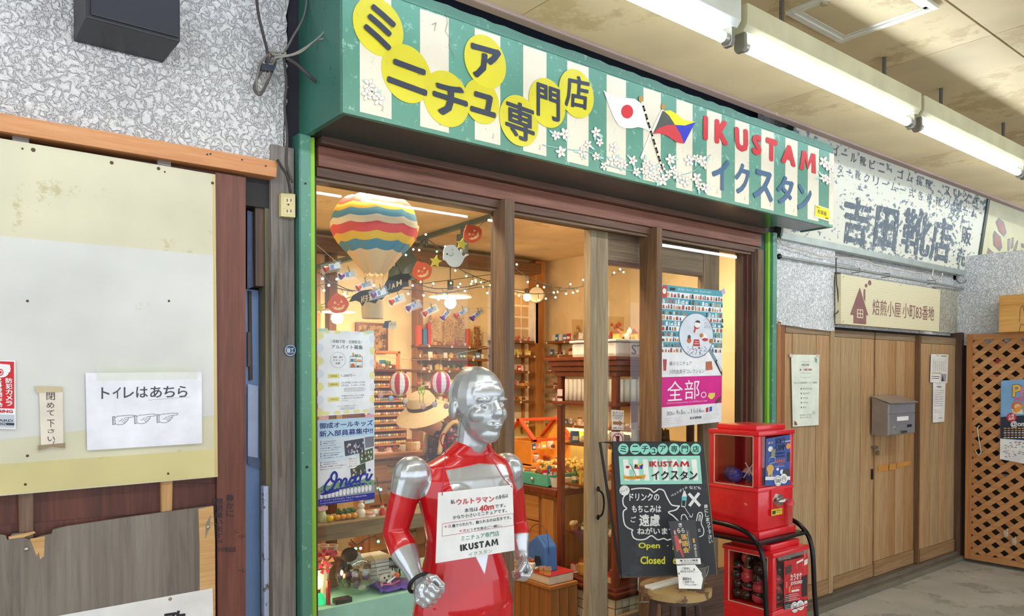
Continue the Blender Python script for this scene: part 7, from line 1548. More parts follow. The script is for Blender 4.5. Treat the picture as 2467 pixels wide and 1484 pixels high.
# ------------------------------------------------------------------ posters taped on the left window
YG = .064
pr, t = sheet('job_poster', 'pale blue help-wanted poster with yellow dots taped on the left window', 'poster', (0, YG, 0), (0, -1, 0), [(766, 795), (901, 801), (901, 994), (766, 1003)], 'e8eef2', .001, .5)
for i in range(7):
    pr.ell('d9e2ea' if i % 2 else 'e6e3a2', .03, .06 + i * .15, .07, .05, .5, 'printed_dot', 18); pr.ell('d9e2ea' if i % 2 == 0 else 'e6e3a2', .965, .08 + i * .15, .05, .05, .5, 'printed_dot', 18)
for u in (.15, .33, .5, .68, .85): pr.ell('e6e3a2' if int(u * 100) % 2 else 'dae3ec', u, .015, .06, .02, .5, 'printed_dot', 16, a0=0); pr.ell('e6e3a2', u, .97, .06, .022, .5, 'printed_dot', 16)
G5 = '5a5e64'
pr.text(G5, '\\ 経験不問・主婦歓迎 /', .22, .105, .78, .145, 1, .004); pr.text(G5, 'アルバイト募集', .23, .165, .79, .215, 1, .008)
pr.ell('8a9096', .345, .345, .135, .095, 1, 'printed_ring', ring=.03)
for i, s_ in enumerate(('接客・展示', 'スタッフ', '急募!')): pr.text(G5, s_, .255 if i != 2 else .30, .30 + i * .036, .435 if i != 2 else .39, .325 + i * .036, 1)
for v in (.30, .36, .43): pr.rect('3f7f90', .555, v, .785, v + .006, 1)
pr.rect('3f7f90', .555, .30, .56, .43, 1); pr.rect('3f7f90', .78, .30, .785, .43, 1); pr.rect('3f7f90', .665, .3, .67, .43, 1)
for q, c_ in (([(.6, .3), (.6, .27), (.615, .25), (.63, .27), (.63, .3)], 'e09a50'), ([(.64, .3), (.64, .275), (.70, .275), (.70, .3)], '5aa6a0'), ([(.71, .3), (.71, .285), (.735, .27), (.76, .285), (.76, .3)], 'e8a860'), ([(.57, .36), (.57, .33), (.62, .33), (.62, .36)], '4a8aa8'), ([(.63, .36), (.63, .33), (.655, .33), (.655, .36)], 'e8923c'), ([(.68, .36), (.69, .335), (.76, .34), (.76, .36)], 'e8a860'), ([(.57, .43), (.575, .39), (.63, .385), (.655, .43)], 'c8703c'), ([(.68, .43), (.68, .41), (.72, .41), (.72, .43)], '2a6a80'), ([(.73, .43), (.735, .405), (.77, .405), (.77, .43)], 'e8a860')): pr.poly(c_, q, 2, 'printed_picture')
for v, s_ in ((.51, '時給'), (.61, '勤務時間'), (.785, '応募方法')): pr.rect('e2dc84', .17, v, .37, v + .05, 1); pr.text('8a8650', s_, .21, v + .015, .33, v + .035, 2)
pr.text(G5, '1,280円〜', .41, .515, .66, .55, 1, .004); pr.text(G5, '[土日祝] 11:45〜17:45', .41, .605, .83, .63, 1); pr.text(G5, '[平日]　11:45〜17:45', .41, .64, .83, .665, 1)
pr.text(G5, 'お電話またはメールにて応募', .41, .765, .81, .785, 1); pr.text(G5, 'or 店内スタッフにお声がけ', .41, .795, .79, .813, 1); pr.text(G5, 'ください', .41, .823, .53, .84, 1)
pr.small('8a8e94', .45, .68, .87, .73, 3, 1, 9); pr.text(G5, 'ミニチュア専門店イクスタン', .33, .89, .68, .905, 1); pr.small('8a8e94', .38, .915, .66, .945, 2, 1, 4); pr.done()
for lab, q, c_ in (('mint tape strip at the upper left corner of the help-wanted poster', [(766, 791), (790, 791), (790, 798), (766, 797)], 'b9dccb'), ('mint tape strip at the upper right corner of the help-wanted poster', [(880, 796), (900, 797), (900, 803), (880, 802)], 'b9dccb'), ('striped tape between the two window posters at left', [(768, 1003), (792, 1002), (792, 1011), (768, 1012)], 'e6b4ae'), ('striped tape between the two window posters at right', [(880, 999), (901, 998), (901, 1005), (880, 1006)], 'd8a8b8'), ('striped tape under the baseball team poster at left', [(766, 1222), (790, 1219), (790, 1228), (768, 1232)], 'e6b4ae'), ('striped tape under the baseball team poster at right', [(878, 1207), (902, 1203), (901, 1210), (880, 1214)], 'b4d8d8')):
    slab(q, YG - .002, .001).obj('tape', P(c_, .5), label=lab, cat='tape')
pr, t = sheet('team_poster', 'blue and white baseball team recruiting poster taped on the left window', 'poster', (0, YG, 0), (0, -1, 0), [(765, 1012), (902, 1004), (902, 1201), (766, 1219)], 'e8f0f6', .001, .5)
pr.rect('b5d6ec', 0, 0, 1, .22, .4, 'printed_sky'); pr.rect('d3e6f2', 0, .22, 1, .5, .4, 'printed_sky')
NV = '23307e'
pr.text(NV, '御成オールキッズ', .03, .035, .97, .105, 1, .018); pr.text(NV, '新入部員募集中!!', .03, .13, .97, .20, 1, .018)
for i, v in enumerate((.245, .385, .49)):
    pr.text('2a3a6e', 'Q', .04, v, .065, v + .022, 1, .02); pr.small('3a4668', .09, v + .006, .4, v + .02, 1, 1, i); pr.text('2a3a6e', 'A', .04, v + .028, .065, v + .05, 1, .02)
for i, (v, s_) in enumerate(((.27, '練習着はできるだけ'), (.298, 'リサイクルできますが'), (.326, '不足分のみ購入して頂きます。'), (.352, 'ユニフォームも貸与です!'), (.412, '調整しながら野球の練習を'), (.44, 'しているお友達もたくさんいます。'), (.515, 'お茶当番はありません。'), (.543, '合宿は月に1回程度。みんなで協力して'), (.572, '負担がないようにやっています。'))): pr.text('2a3a6e', s_, .09 if v not in (.298, .326, .352, .44, .543, .572) else .04, v, .09 + len(s_) * .022, v + .017, 1)
for q, c_ in (([(.45, .27), (.80, .25), (.82, .42), (.47, .45)], '4d5360'), ([(.82, .24), (.99, .235), (.99, .36), (.83, .375)], '7a7f8a'), ([(.72, .42), (.97, .375), (.98, .52), (.74, .56)], '56684a'), ([(.56, .60), (.83, .55), (.85, .69), (.58, .74)], '4a5648')): pr.poly(c_, q, 1, 'printed_photo')
rq = random.Random(2)
for k in range(60):
    u, v = (rq.uniform(.48, .79), rq.uniform(.29, .42)) if k < 34 else ((rq.uniform(.76, .95), rq.uniform(.42, .53)) if k < 46 else (rq.uniform(.6, .82), rq.uniform(.62, .71)))
    pr.ell(rq.choice(['e6e4ea', 'd8b89a', '2f2f3c', '8a8fb0', 'c8cce0']), u, v, .012, .016, 1.6, 'printed_player', 7)
pr.ell('f2f6fa', .60, .53, .11, .075, 1.8, 'printed_bubble')
for i in range(4): pr.text('3a4668', ['仲間になろう', 'グラウンドで', 'いっしょに', '野球しよう!'][i], .53, .475 + i * .03, .68, .495 + i * .03, 2.5)
pr.poly('7da58a', [(0, .80), (.1, .76), (.2, .78), (.3, .73), (.42, .76), (.55, .74), (.7, .77), (.85, .73), (1, .78), (1, .93), (0, .93)], .8, 'printed_trees'); pr.rect('93a3b2', 0, .84, 1, .94, .9, 'printed_field')
for k in range(14): u = .06 + k * .066; pr.ell('f0f2f6', u, .885 - k * .0018, .028, .04, 1.2, 'printed_player', 10); pr.ell('3a3a50', u, .835 - k * .002, .012, .014, 1.4, 'printed_player', 8)
scr = {'O': [[(.17, .74), (.10, .80), (.08, .86), (.12, .89), (.2, .86), (.27, .78), (.29, .70), (.25, .665), (.2, .70), (.2, .75), (.26, .78), (.34, .75)]], 'n': [[(.36, .76), (.37, .80), (.35, .84)], [(.36, .82), (.42, .76), (.46, .77), (.45, .83), (.50, .82)]], 'a': [[(.61, .75), (.54, .76), (.51, .81), (.54, .83), (.60, .79), (.63, .74), (.62, .81), (.67, .80)]], 'r': [[(.68, .73), (.71, .76), (.69, .82)], [(.71, .76), (.76, .72), (.80, .73)]], 'i': [[(.84, .73), (.82, .79), (.86, .80), (.92, .74)]]}
def stroke(L, col, wd, lvl): pr.line(col, [tuple(q)[:2] for q in sm([V((a, b_, 0)) for a, b_ in L], 5)], wd, lvl, 'team_script')
for k in scr.values():
    for L in k: stroke([(a + .03, b_ - .04) for a, b_ in L], '2436a0', .0085, 3)
pr.ell('2436a0', .905, .645, .025, .018, 3, 'team_script', 12); stroke([(.05, .865), (.3, .835), (.6, .81), (.82, .80)], '2436a0', .006, 3); stroke([(.05, .865), (.12, .87), (.35, .845)], '2436a0', .006, 3)
pr.rect('26309a', 0, .925, 1, 1, 2); pr.text('f2f4fa', 'オービンチームにさんかしてみよう!→@onari1kids', .03, .935, .85, .96, 3); pr.small('c8cef0', .03, .97, .75, .99, 1, 3, 5); pr.done()
# ------------------------------------------------------------------ museum poster in the right window
YM = .028
pr, t = sheet('museum_poster', 'tall miniature exhibition poster with a magnifying glass and magenta band', 'poster', (0, YM, 0), (0, -1, 0), [(1593, 685), (1741, 701), (1738, 1016), (1588, 1032)], 'eef1f4', .001, .45)
TQ = '4aa3b4'; r6 = random.Random(6); rows = [0, .044, .086, .128, .168, .208, .246, .285, .322, .360, .398, .436, .475]
SHP = ['4a4448', 'b0453a', 'c08a4c', '2f3a4a', '8a6a54', 'd0a070', '6a7a8a', 'a85a5a']
for i, (a, c) in enumerate(zip(rows, rows[1:])):
    if i % 2 == 0: pr.rect(TQ, 0, a, 1, c, .5, 'printed_stripe')
    if i == 0: continue
    u = .02
    while u < .98:
        wq = r6.uniform(.02, .06); hh_ = (c - a) * r6.uniform(.45, .85)
        dd = ((u + wq / 2 - .56) / .285) ** 2 + (((a + c) / 2 - .34) / .165) ** 2
        if dd > 1.12: 
            cc_ = r6.choice(SHP) if not (i % 2 == 0 and r6.random() < .4) else 'eef1f4'
            pr.poly(cc_, [(u, c - .004), (u + wq * .8, c - .004), (u + wq * r6.uniform(.6, .8), c - .004 - hh_), (u + wq * r6.uniform(.0, .3), c - .004 - hh_ * r6.uniform(.8, 1))], 1, 'printed_toy')
            if r6.random() < .5: pr.poly(r6.choice(SHP), [(u + wq * .2, c - .004 - hh_ * .3), (u + wq * .6, c - .004 - hh_ * .3), (u + wq * .4, c - .004 - hh_ * .7)], 1.5, 'printed_toy')
        u += wq * 1.15
pr.poly('c43a44', [(.0, .012), (.09, .004), (.085, .09), (.0, .09)], 2, 'printed_badge'); pr.ell('f0e8dc', .045, .045, .03, .02, 3, 'printed_badge', 10); pr.rect('2a2f3a', .13, .015, .21, .035, 2); pr.text('eef6f8', '玩具で遊ぼう。飾ります。この世界。二度と会えない世界を!', .25, .014, .80, .029, 2, .006)
pr.ell('d9e3ee', .56, .345, .28, .162, 2, 'printed_lens', 48); pr.ell('5a6e80', .56, .345, .285, .165, 3, 'printed_lens_rim', 60, ring=.035); pr.line('5a6e80', [(.66, .235), (.78, .205)], .0008, 3); pr.line('5a6e80', [(.68, .285), (.83, .30)], .0008, 3)
pr.text('7a86a0', 'おどろき', .69, .245, .81, .262, 3, .004); pr.text('7a86a0', '2万点!', .69, .268, .81, .288, 3, .004)
pr.ell('f4f2ee', .57, .265, .05, .025, 4, 'printed_dog', 16); pr.poly('2c2c34', [(.53, .25), (.56, .235), (.6, .238), (.62, .255), (.57, .252)], 5, 'printed_dog'); pr.ell('c03a44', .56, .285, .045, .015, 4, 'printed_scarf', 12); pr.poly('b8323e', [(.53, .285), (.55, .29), (.53, .33), (.51, .32)], 4, 'printed_scarf'); pr.ell('e8e2d6', .55, .31, .03, .02, 3.6, 'printed_dog', 12)
pr.ell('f4f2ee', .68, .355, .055, .025, 4, 'printed_dog', 16); pr.ell('c07840', .64, .345, .03, .016, 5, 'printed_dog', 12); pr.ell('c03a44', .70, .375, .05, .012, 4.5, 'printed_scarf', 12); pr.ell('b87848', .80, .385, .035, .018, 4, 'printed_bun', 12)
pr.ell('5a4a48', .44, .36, .025, .016, 4, 'printed_dog', 12); pr.ell('cc6a40', .44, .385, .035, .02, 4, 'printed_scarf', 12); pr.poly('c03a44', [(.52, .375), (.6, .375), (.62, .425), (.5, .425)], 4, 'printed_kimono'); pr.rect('f0e0d8', .53, .39, .59, .394, 5); pr.rect('f0e0d8', .52, .405, .6, .409, 5)
for k in range(46): pr.ell(r6.choice(['4a4a54', 'a85a50', '7a7a8a', 'c0a080']), r6.uniform(.4, .72), r6.uniform(.43, .49), .008, .004, 4, 'printed_toy', 5)
pr.poly('7f97a4', [(.76, .455), (.80, .44), (.90, .52), (.87, .54)], 3, 'printed_handle'); pr.poly('26282e', [(.87, .54), (.90, .52), (1.0, .61), (1.0, .65)], 3.2, 'printed_handle'); pr.poly('d8dde2', [(.90, .54), (.915, .535), (.99, .61), (.98, .62)], 4, 'printed_handle')
pr.poly('b04a4a', [(.04, .52), (.1, .52), (.09, .60), (.05, .60)], 1, 'printed_toy'); pr.poly('b86a4a', [(.72, .54), (.82, .535), (.84, .6), (.72, .605)], 1, 'printed_toy')
pr.text('5c6068', '極小ミニチュア', .14, .535, .49, .565, 1, .004); pr.text('5c6068', '川内由美子コレクション', .14, .592, .70, .625, 1, .004)
pr.rect('d4128a', 0, .645, 1, .855, 1, 'printed_band'); pr.text('f8f0f4', '全', .11, .675, .35, .815, 2, .004); pr.text('f8f0f4', '部', .38, .672, .62, .812, 2, .004); pr.ell('f8f0f4', .69, .785, .045, .022, 2, 'printed_ring', 24, ring=.25)
pr.text('f8e0ee', 'A Tiny World  The Kawauchi Collection  Over 20,000 Miniatures on Display', .1, .825, .75, .838, 2); pr.poly('e8d45a', [(.78, .775), (.88, .775), (.88, .80), (.84, .82), (.80, .82), (.76, .80)], 2, 'printed_toy'); pr.poly('5a4038', [(.88, .84), (.94, .815), (.99, .80), (.97, .84), (.9, .86)], 3, 'printed_toy')
for s_, a, c, h_ in (('2026', .11, .20, .026), ('年', .205, .235, .014), ('9', .255, .285, .032), ('月', .29, .315, .018), ('5', .325, .355, .032), ('日', .36, .385, .018), ('土', .39, .41, .014), ('〜', .43, .47, .008), ('11', .49, .54, .032), ('月', .55, .575, .018), ('16', .59, .65, .032), ('日', .655, .68, .018), ('月', .685, .705, .014)): pr.text('4c4f56', s_, a, .915 - h_, c, .915, 1, .004)
pr.poly('c43a44', [(.73, .885), (.775, .88), (.775, .915), (.73, .918)], 1, 'printed_badge'); pr.poly('3a5aa8', [(.79, .88), (.835, .876), (.835, .911), (.79, .915)], 1, 'printed_badge')
pr.small('8a8e96', .05, .935, .40, .985, 4, 1, 12, .3); pr.text('3a3c42', '熊本博物館', .47, .94, .66, .96, 1, .008); pr.small('8a8e96', .68, .93, .95, .975, 4, 1, 13, .3); pr.done(.5)
for lab, q in (('lilac tape at the upper right corner of the museum poster', [(1737, 699), (1745, 694), (1748, 706), (1740, 711)]), ('lilac tape at the upper left corner of the museum poster', [(1590, 680), (1597, 683), (1596, 690), (1590, 688)])): slab(q, YM - .002, .001).obj('tape', P('c4b2dc', .5), label=lab, cat='tape')
# ------------------------------------------------------------------ front window display
pw = T('display_plank', 'thick weathered plank shelf across the left window', 'shelf', (1.9, .3, .88))
px0, px1 = 1.13, 2.18
zp = W(763, 1268, 2.87).z
B().box(px0, px1, .20, .42, zp - .066, zp, bev=.004).obj('plank', wood('5a4a38', '8a7558', 'a8926f', 'X', .75, .8, .6), pw)
for x_ in (px0 + .01, px1 - .05): B().box(x_, x_ + .04, .26, .38, .62, zp - .066).obj('bracket', W_OLD, pw)
wd_ = 'on the weathered window plank'
def simple(name, lab, cat, parts, p, grp=None):
    t = T(name, lab, cat, p, grp)
    for nm, b, m in parts: b.xf(Matrix.Translation(V(p))).obj(nm, m, t, smooth=True)
    return t
xs = lambda px, yc=2.95: Xc(px, yc)
simple('spice_jar', 'small glass jar of beads at the left end of the window plank', 'jar', [('glass', B().lathe([(0, 0), (.02, 0), (.022, .03), (.016, .042), (.018, .05)], n=14), P('c8d8a8', .2)), ('lid', B().cyl((0, 0, .05), (0, 0, .058), .018, n=12), P('d8b878', .4))], (xs(772), .28, zp))
simple('lemon_charm', 'small yellow lemon figure on the window plank', 'figurine', [('body', B().ball((0, 0, .014), (.016, .013, .014), 10, 8), P('e8c818', .4)), ('stem', B().cyl((0, 0, .026), (.002, 0, .034), .002, n=5), GRN)], (xs(786), .25, zp))
for i, px in enumerate((805, 819, 832, 846)): simple('tiny_pumpkin', ['first tiny orange pumpkin beside the lemon figure', 'second tiny orange pumpkin from the lemon figure', 'third tiny orange pumpkin in the row on the plank', 'last tiny orange pumpkin before the snow figure'][i], 'pumpkin', [('body', B().ball((0, 0, .013), (.016, .015, .013), 10, 8), P('dc9a3a', .5)), ('stem', B().cyl((0, 0, .024), (.002, 0, .034), .003, n=5), GRN)], (xs(px), .26, zp), 'tiny pumpkins on the window plank')
b = B(); rp = random.Random(9)
for k in range(34): b.ball((xs(808) + rp.random() * (xs(852) - xs(808)), .27 + rp.uniform(-.01, .02), zp + .025 + rp.random() * .02), (.009, .004, .006), 6, 4)
b.obj('leaf_garland', P('4a7038', .6), label='small green leaf garland over the tiny pumpkins', cat='garland', kind='stuff')
simple('snow_figure', 'stacked white snow figure with a gold crown on the window plank', 'figurine', [('body', B().ball((0, 0, .018), .019, 12, 8).ball((0, 0, .046), .015, 12, 8).ball((0, 0, .068), .010, 10, 7), P('f2ead8', .5)), ('crown', B().cyl((0, 0, .076), (0, 0, .084), .006, .008, n=8), P('d8a850', .3, .5)), ('base', B().cyl((0, 0, 0), (0, 0, .006), .024, n=16), P('e8dcc0', .5))], (xs(869), .28, zp))
simple('tiny_cake', 'tiny round cake on a stand right of the snow figure', 'cake', [('cake', B().cyl((0, 0, .006), (0, 0, .018), .018, n=14), P('e0a890', .5)), ('stand', B().cyl((0, 0, 0), (0, 0, .006), .022, n=14), WHT)], (xs(886), .26, zp)); simple('tiny_teapot', 'tiny white teapot right of the cake on the plank', 'teapot', [('pot', B().ball((0, 0, .014), (.015, .015, .014), 12, 8), WHT), ('spout', B().cyl((.012, 0, .014), (.024, 0, .024), .003, n=6), WHT), ('lid', B().ball((0, 0, .029), .004, 6, 5), P('c84a3c', .4))], (xs(900), .27, zp)); simple('santa_figure', 'tiny red and white winter figure by the mannequin arm', 'figurine', [('body', B().lathe([(0, 0), (.014, 0), (.012, .02), (.006, .03), (0, .03)], n=10), P('c8322c', .5)), ('head', B().ball((0, 0, .036), .009, 8, 6), P('e8c8a8', .5)), ('hat', B().cyl((0, 0, .042), (0, 0, .06), .008, .001, n=8), P('c8322c', .5))], (xs(915), .26, zp))
# low display table with mint cloth
tz = .625
dt = T('display_table', 'low display table under a mint cloth inside the left window', 'table', (1.75, .35, .012))
B().box(1.14, 2.25, .14, .62, tz - .03, tz).obj('table_top', P('9fdcc8', .7), dt)
for x_ in (1.17, 2.2):
    for y_ in (.17, .58): B().box(x_, x_ + .03, y_, y_ + .03, .012, tz - .03).obj('leg', W_OLD, dt)
B().box(1.14, 2.25, .13, .139, tz - .20, tz).obj('cloth_front', P('a9dccb', .8), dt)
c = V((xs(856, 2.93), .26, tz)); k_ = .092
fb = T('glass_bowl', 'round clear glass fishbowl filled with dark wrapped trinkets', 'bowl', c)
B().lathe([(0, .002), (.05, .004), (.082, .035), (k_, .085), (.08, .135), (.062, .158), (.066, .163)], c, 32).obj('glass', clear('f4f8f6', .14), fb, smooth=True)
r9 = random.Random(12)
for i in range(30):
    a_, z_ = r9.random() * 6.28, r9.uniform(.02, .12); q_ = math.sqrt(r9.random()) * (k_ * .72 if z_ > .04 else .04)
    B().ball(c + V((q_ * math.cos(a_), q_ * math.sin(a_), z_)), (r9.uniform(.011, .02), .011, r9.uniform(.009, .016)), 8, 6).obj('wrapped_trinket', P(r9.choice(['3a2418', '5a3a24', '2c2c30', 'c8b8a0', '8a5a3c', '6a3a6a', '4a6a4a', 'b87a6a']), .35), smooth='all', label=r9.choice(['dark', 'brown', 'pale', 'mixed']) + ' wrapped trinket in the glass fishbowl', cat='trinket', group='trinkets in the glass fishbowl')
B().ball(c + V((-.045, -.03, .175)), (.036, .030, .03), 14, 10).obj('brown_hat', P('3c2216', .7), smooth='all', label='dark brown felt ball cap resting on the rim of the fishbowl', cat='cap')
lp = T('green_lamp', 'small glowing lamp with a green glass foot beside the fishbowl', 'lamp', (xs(769, 2.86), .22, tz)); q = V((xs(769, 2.86), .22, tz))
B().lathe([(0, 0), (.036, 0), (.034, .02), (.016, .045), (0, .045)], q, 18).obj('foot', emis('2fd68a', .7), lp, smooth=True); B().lathe([(.014, .045), (.014, .06), (0, .06)], q, 12).obj('socket', P('a88a50', .3, .6), lp); B().ball(q + V((0, 0, .085)), (.022, .022, .026), 14, 10).obj('bulb', emis('ffcf8a', 9), lp, smooth='all')
l = bpy.data.lights.new('lamp_glow', 'POINT'); l.energy = .5; l.color = (1, .75, .45); l.shadow_soft_size = .03; o = bpy.data.objects.new('lamp_glow', l); COL.objects.link(o); o.location = q + V((0, .05, .11))
fp = T('flower_bundle', 'bundle of wrapped pink and red paper flowers by the left jamb', 'flowers', (xs(783, 2.95), .34, tz)); q = V((xs(783, 2.95), .34, tz))
B().lathe([(0, 0), (.03, 0), (.042, .11), (.038, .11), (.026, .004)], q, 12).obj('cup', P('e8ddc8', .5), fp)
for i in range(14):
    a_ = r9.random() * 6.28; d_ = V((math.cos(a_) * .05, math.sin(a_) * .04, r9.uniform(.12, .19)))
    b = B()
    for k in range(5): t_ = k * 1.2566; b.prism([q + d_, q + d_ + V((.03 * math.cos(t_), -.008, .03 * math.sin(t_))), q + d_ + V((.03 * math.cos(t_ + .7), -.004, .03 * math.sin(t_ + .7)))], (0, .002, 0))
    b.obj('flower', P(r9.choice(['e8a0b8', 'd8445c', 'f0c8d4', 'c83a5a', 'e8b878']), .5), fp)
for i, (px, py, c_) in enumerate(((775, 1322, 'e8e2d4'), (797, 1312, 'ddd0ba'))):
    q = W(px, py + 8, 3.15); q.z = W(px, 1335, 3.15).z; simple('plant_pot', ['white enamel pot on the small wooden block', 'pale pot behind the white enamel pot'][i], 'pot', [('pot', B().lathe([(0, 0), (.024, 0), (.032, .04), (.029, .04), (.02, .004)], n=16), P(c_, .35)), ('soil', B().cyl((0, 0, .033), (0, 0, .034), .028, n=14), P('a86a3c', .8))], q)
q = W(790, 1335, 3.15); B().box(q.x - .09, q.x + .07, .40, .56, tz, q.z, bev=.003).obj('wooden_block', W_INX, label='wooden block carrying the small pots behind the window plank', cat='block')
t = T('cloud_card', 'cloud-shaped handwritten card standing behind the fishbowl', 'card', W(853, 1362, 3.0)); pts = [(853 + 20 * math.cos(a) * (1 + .07 * math.cos(8 * a)), 1346 + 19 * math.sin(a) * (1 + .07 * math.cos(8 * a))) for a in [i * math.pi / 24 for i in range(48)]]
slab(pts, .33, .002).obj('card', P('eef0e6', .5), t); pr = Pr(pxmap((0, .329, 0), (0, -1, 0)), (0, -1, 0), t)
for i, s_ in enumerate(('鎌倉にも', 'まーるく', 'なってね!')): pr.text('3a4a3a', s_, 842, 1333 + i * 9, 864, 1340 + i * 9, 1, .008)
pr.done(); q = W(853, 1363, 3.0); B().cyl(q, V((q.x, q.y, tz)), .003, n=6).obj('stick', P('c8b088', .6), t)
for k in range(5):
    a = W(905 + k * .5, 1399 - k * 6, 3.05); 
    if k == 0: base_z = tz
    B().box(xs(882, 3.05), xs(944, 3.05), .34, .50, tz + .02 + k * .017, tz + .034 + k * .017, bev=.002).obj('white_tray', P('f0ece2', .4), label=['lowest', 'second', 'middle', 'fourth', 'topmost'][k] + ' white card tray in the stack behind the fishbowl', cat='tray', group='stacked white card trays')
B().box(xs(882, 3.05) + .01, xs(944, 3.05) - .01, .35, .49, tz, tz + .02).obj('tray_box', P('e6e0d2', .5), label='white box carrying the stack of card trays', cat='box')
ctm = T('cat_figure', 'white toy cat with dark spots standing near the mannequin hand', 'toy cat', (xs(925, 2.9), .22, tz)); q = V((xs(925, 2.9), .22, tz))
b = B(); b.ball(q + V((0, 0, .052)), (.032, .018, .019), 14, 10); b.ball(q + V((.032, -.004, .066)), (.014, .013, .013), 12, 8)
for dx in (-.022, -.016, .018, .024): b.cyl(q + V((dx, .008 if dx in (-.016, .024) else -.008, 0)), q + V((dx, .004 if dx in (-.016, .024) else -.006, .045)), .0042, .006, n=8)
for dx in (.026, .038): b.cyl(q + V((dx, -.004, .074)), q + V((dx, -.004, .086)), .005, .001, n=6)
b.tube([q + V((-.03, 0, .055)), q + V((-.042, 0, .075)), q + V((-.036, 0, .095))], .003, 6); b.obj('body', P('e6dfd4', .5), ctm, smooth='all')
for dx, dz in ((-.014, .058), (.006, .062), (-.004, .046)): B().ball(q + V((dx, -.0165, dz)), (.005, .002, .005), 8, 6).obj('spot', P('2c2826', .5), ctm)
for i, px in enumerate((936, 948, 958, 968, 976)):
    t = T('toy_comb', ['first', 'second', 'third', 'fourth', 'fifth'][i] + ' black plastic comb standing behind the toy cat, counted from the cat', 'comb', (xs(px, 3.0), .30 + i * .02, tz), 'black plastic combs behind the toy cat'); q = V((xs(px, 3.0), .30 + i * .02, tz)); h_ = .115 - i * .008
    b = B(); b.box(q.x - .016, q.x + .016, q.y - .002, q.y + .002, q.z + h_ - .012, q.z + h_)
    b.box(q.x - .002, q.x + .002, q.y - .002, q.y + .002, q.z, q.z + h_ - .04).box(q.x - .016, q.x + .016, q.y - .002, q.y + .002, q.z + h_ - .045, q.z + h_ - .038)
    b.obj('handle', BLK, t)
    for k in range(5): B().box(q.x - .015 + k * .0072, q.x - .0138 + k * .0072, q.y - .001, q.y + .001, q.z + h_ - .038, q.z + h_ - .012).obj('tooth', BLK, t)
b = B(); n_ = 14; vv = []
for i in range(n_ + 1):
    vv.append([b.m.verts.new((xs(908, 2.86) + (xs(992, 2.86) - xs(908, 2.86)) * i / n_, .16 + .14 * j / 8, tz + .012 + .018 * noise.noise(V((i * .45, j * .5, 3))) + .016 * math.sin(j * .4))) for j in range(9)])
for A, C in zip(vv, vv[1:]):
    for j in range(8): b._f([A[j], A[j + 1], C[j + 1], C[j]])
pc_ = b.obj('purple_cloth', P('6a4ab8', .5), smooth='all', label='crumpled purple cloth on the mint tablecloth near the mannequin hand', cat='cloth'); md = pc_.modifiers.new('s', 'SOLIDIFY'); md.thickness = .003
q = V((xs(932, 2.84), .17, tz + .045)); t = T('candy_stick', 'orange-topped white stick with a pink loop on the purple cloth', 'stick', q); B().cyl(q, q + V((.05, .01, .02)), .004, n=8).obj('stick', WHT, t); B().ball(q + V((.052, .01, .022)), .012, 10, 8).obj('ball', P('e86a30', .4), t, smooth='all'); B().tube([q + V((-.03, 0, .01)), q + V((-.02, 0, -.005)), q + V((.02, 0, -.01)), q + V((.06, 0, .0))], .003, 6).obj('loop', P('e0567a', .4), t)
t = T('black_bottle', 'small black upright bottle behind the fishbowl', 'bottle', (xs(829, 3.05), .38, tz)); q = V((xs(829, 3.05), .38, tz)); B().lathe([(0, 0), (.016, 0), (.016, .14), (.01, .15), (0, .15)], q, 12).obj('bottle', BLK, t, smooth=True)
B().box(xs(785, 2.85), xs(792, 2.85), .17, .19, tz, tz + .10, bev=.002).obj('red_box', P('c8281e', .4), label='narrow red box behind the small green lamp', cat='box')
t = T('clear_bottle', 'small transparent trinket tray in front of the fishbowl', 'tray', (xs(822, 2.84), .165, tz)); B().box(xs(803, 2.84), xs(842, 2.84), .15, .19, tz, tz + .02, bev=.003).obj('tray', P('3a2e28', .2), t)
fairy('short fairy light string beside the low drawer chest', [(908, 1150), (912, 1180), (920, 1215), (925, 1240)], 3.3, 12); fairy('short fairy light string under the window plank', [(845, 1300), (860, 1312), (880, 1300), (905, 1290)], 3.2, 14)
# ------------------------------------------------------------------ papers on the left wall
YL = -.0575
pr, t = sheet('toilet_notice', 'white notice pointing to the toilet taped on the cream sheet', 'notice', (0, YL, 0), (0, -1, 0), [(206, 898), (486, 896), (487, 1068), (210, 1085)], 'eceef6', .001, .35)
ZL = lambda x, y: (x / 4.123, 860 + y / 4.123)
pz = Pr(pxmap((0, YL, 0), (0, -1, 0)), (0, -1, 0), t, .0006)
for i, (ch, x0, x1, y0, y1) in enumerate((('ト', 1006, 1088, 302, 416), ('イ', 1118, 1200, 300, 412), ('レ', 1228, 1330, 300, 408), ('は', 1352, 1468, 296, 404), ('あ', 1490, 1608, 292, 404), ('ち', 1622, 1738, 288, 402), ('ら', 1765, 1862, 288, 400))): a, c = ZL(x0, y0), ZL(x1, y1); pz.text('3c3c42', ch, a[0], a[1], c[0], c[1], 1, .012)
pz.line('8a8a90', [ZL(1475 + k * 26, 428 - k * 2 + (3 if k % 2 else -3)) for k in range(17)], .0008, 1)
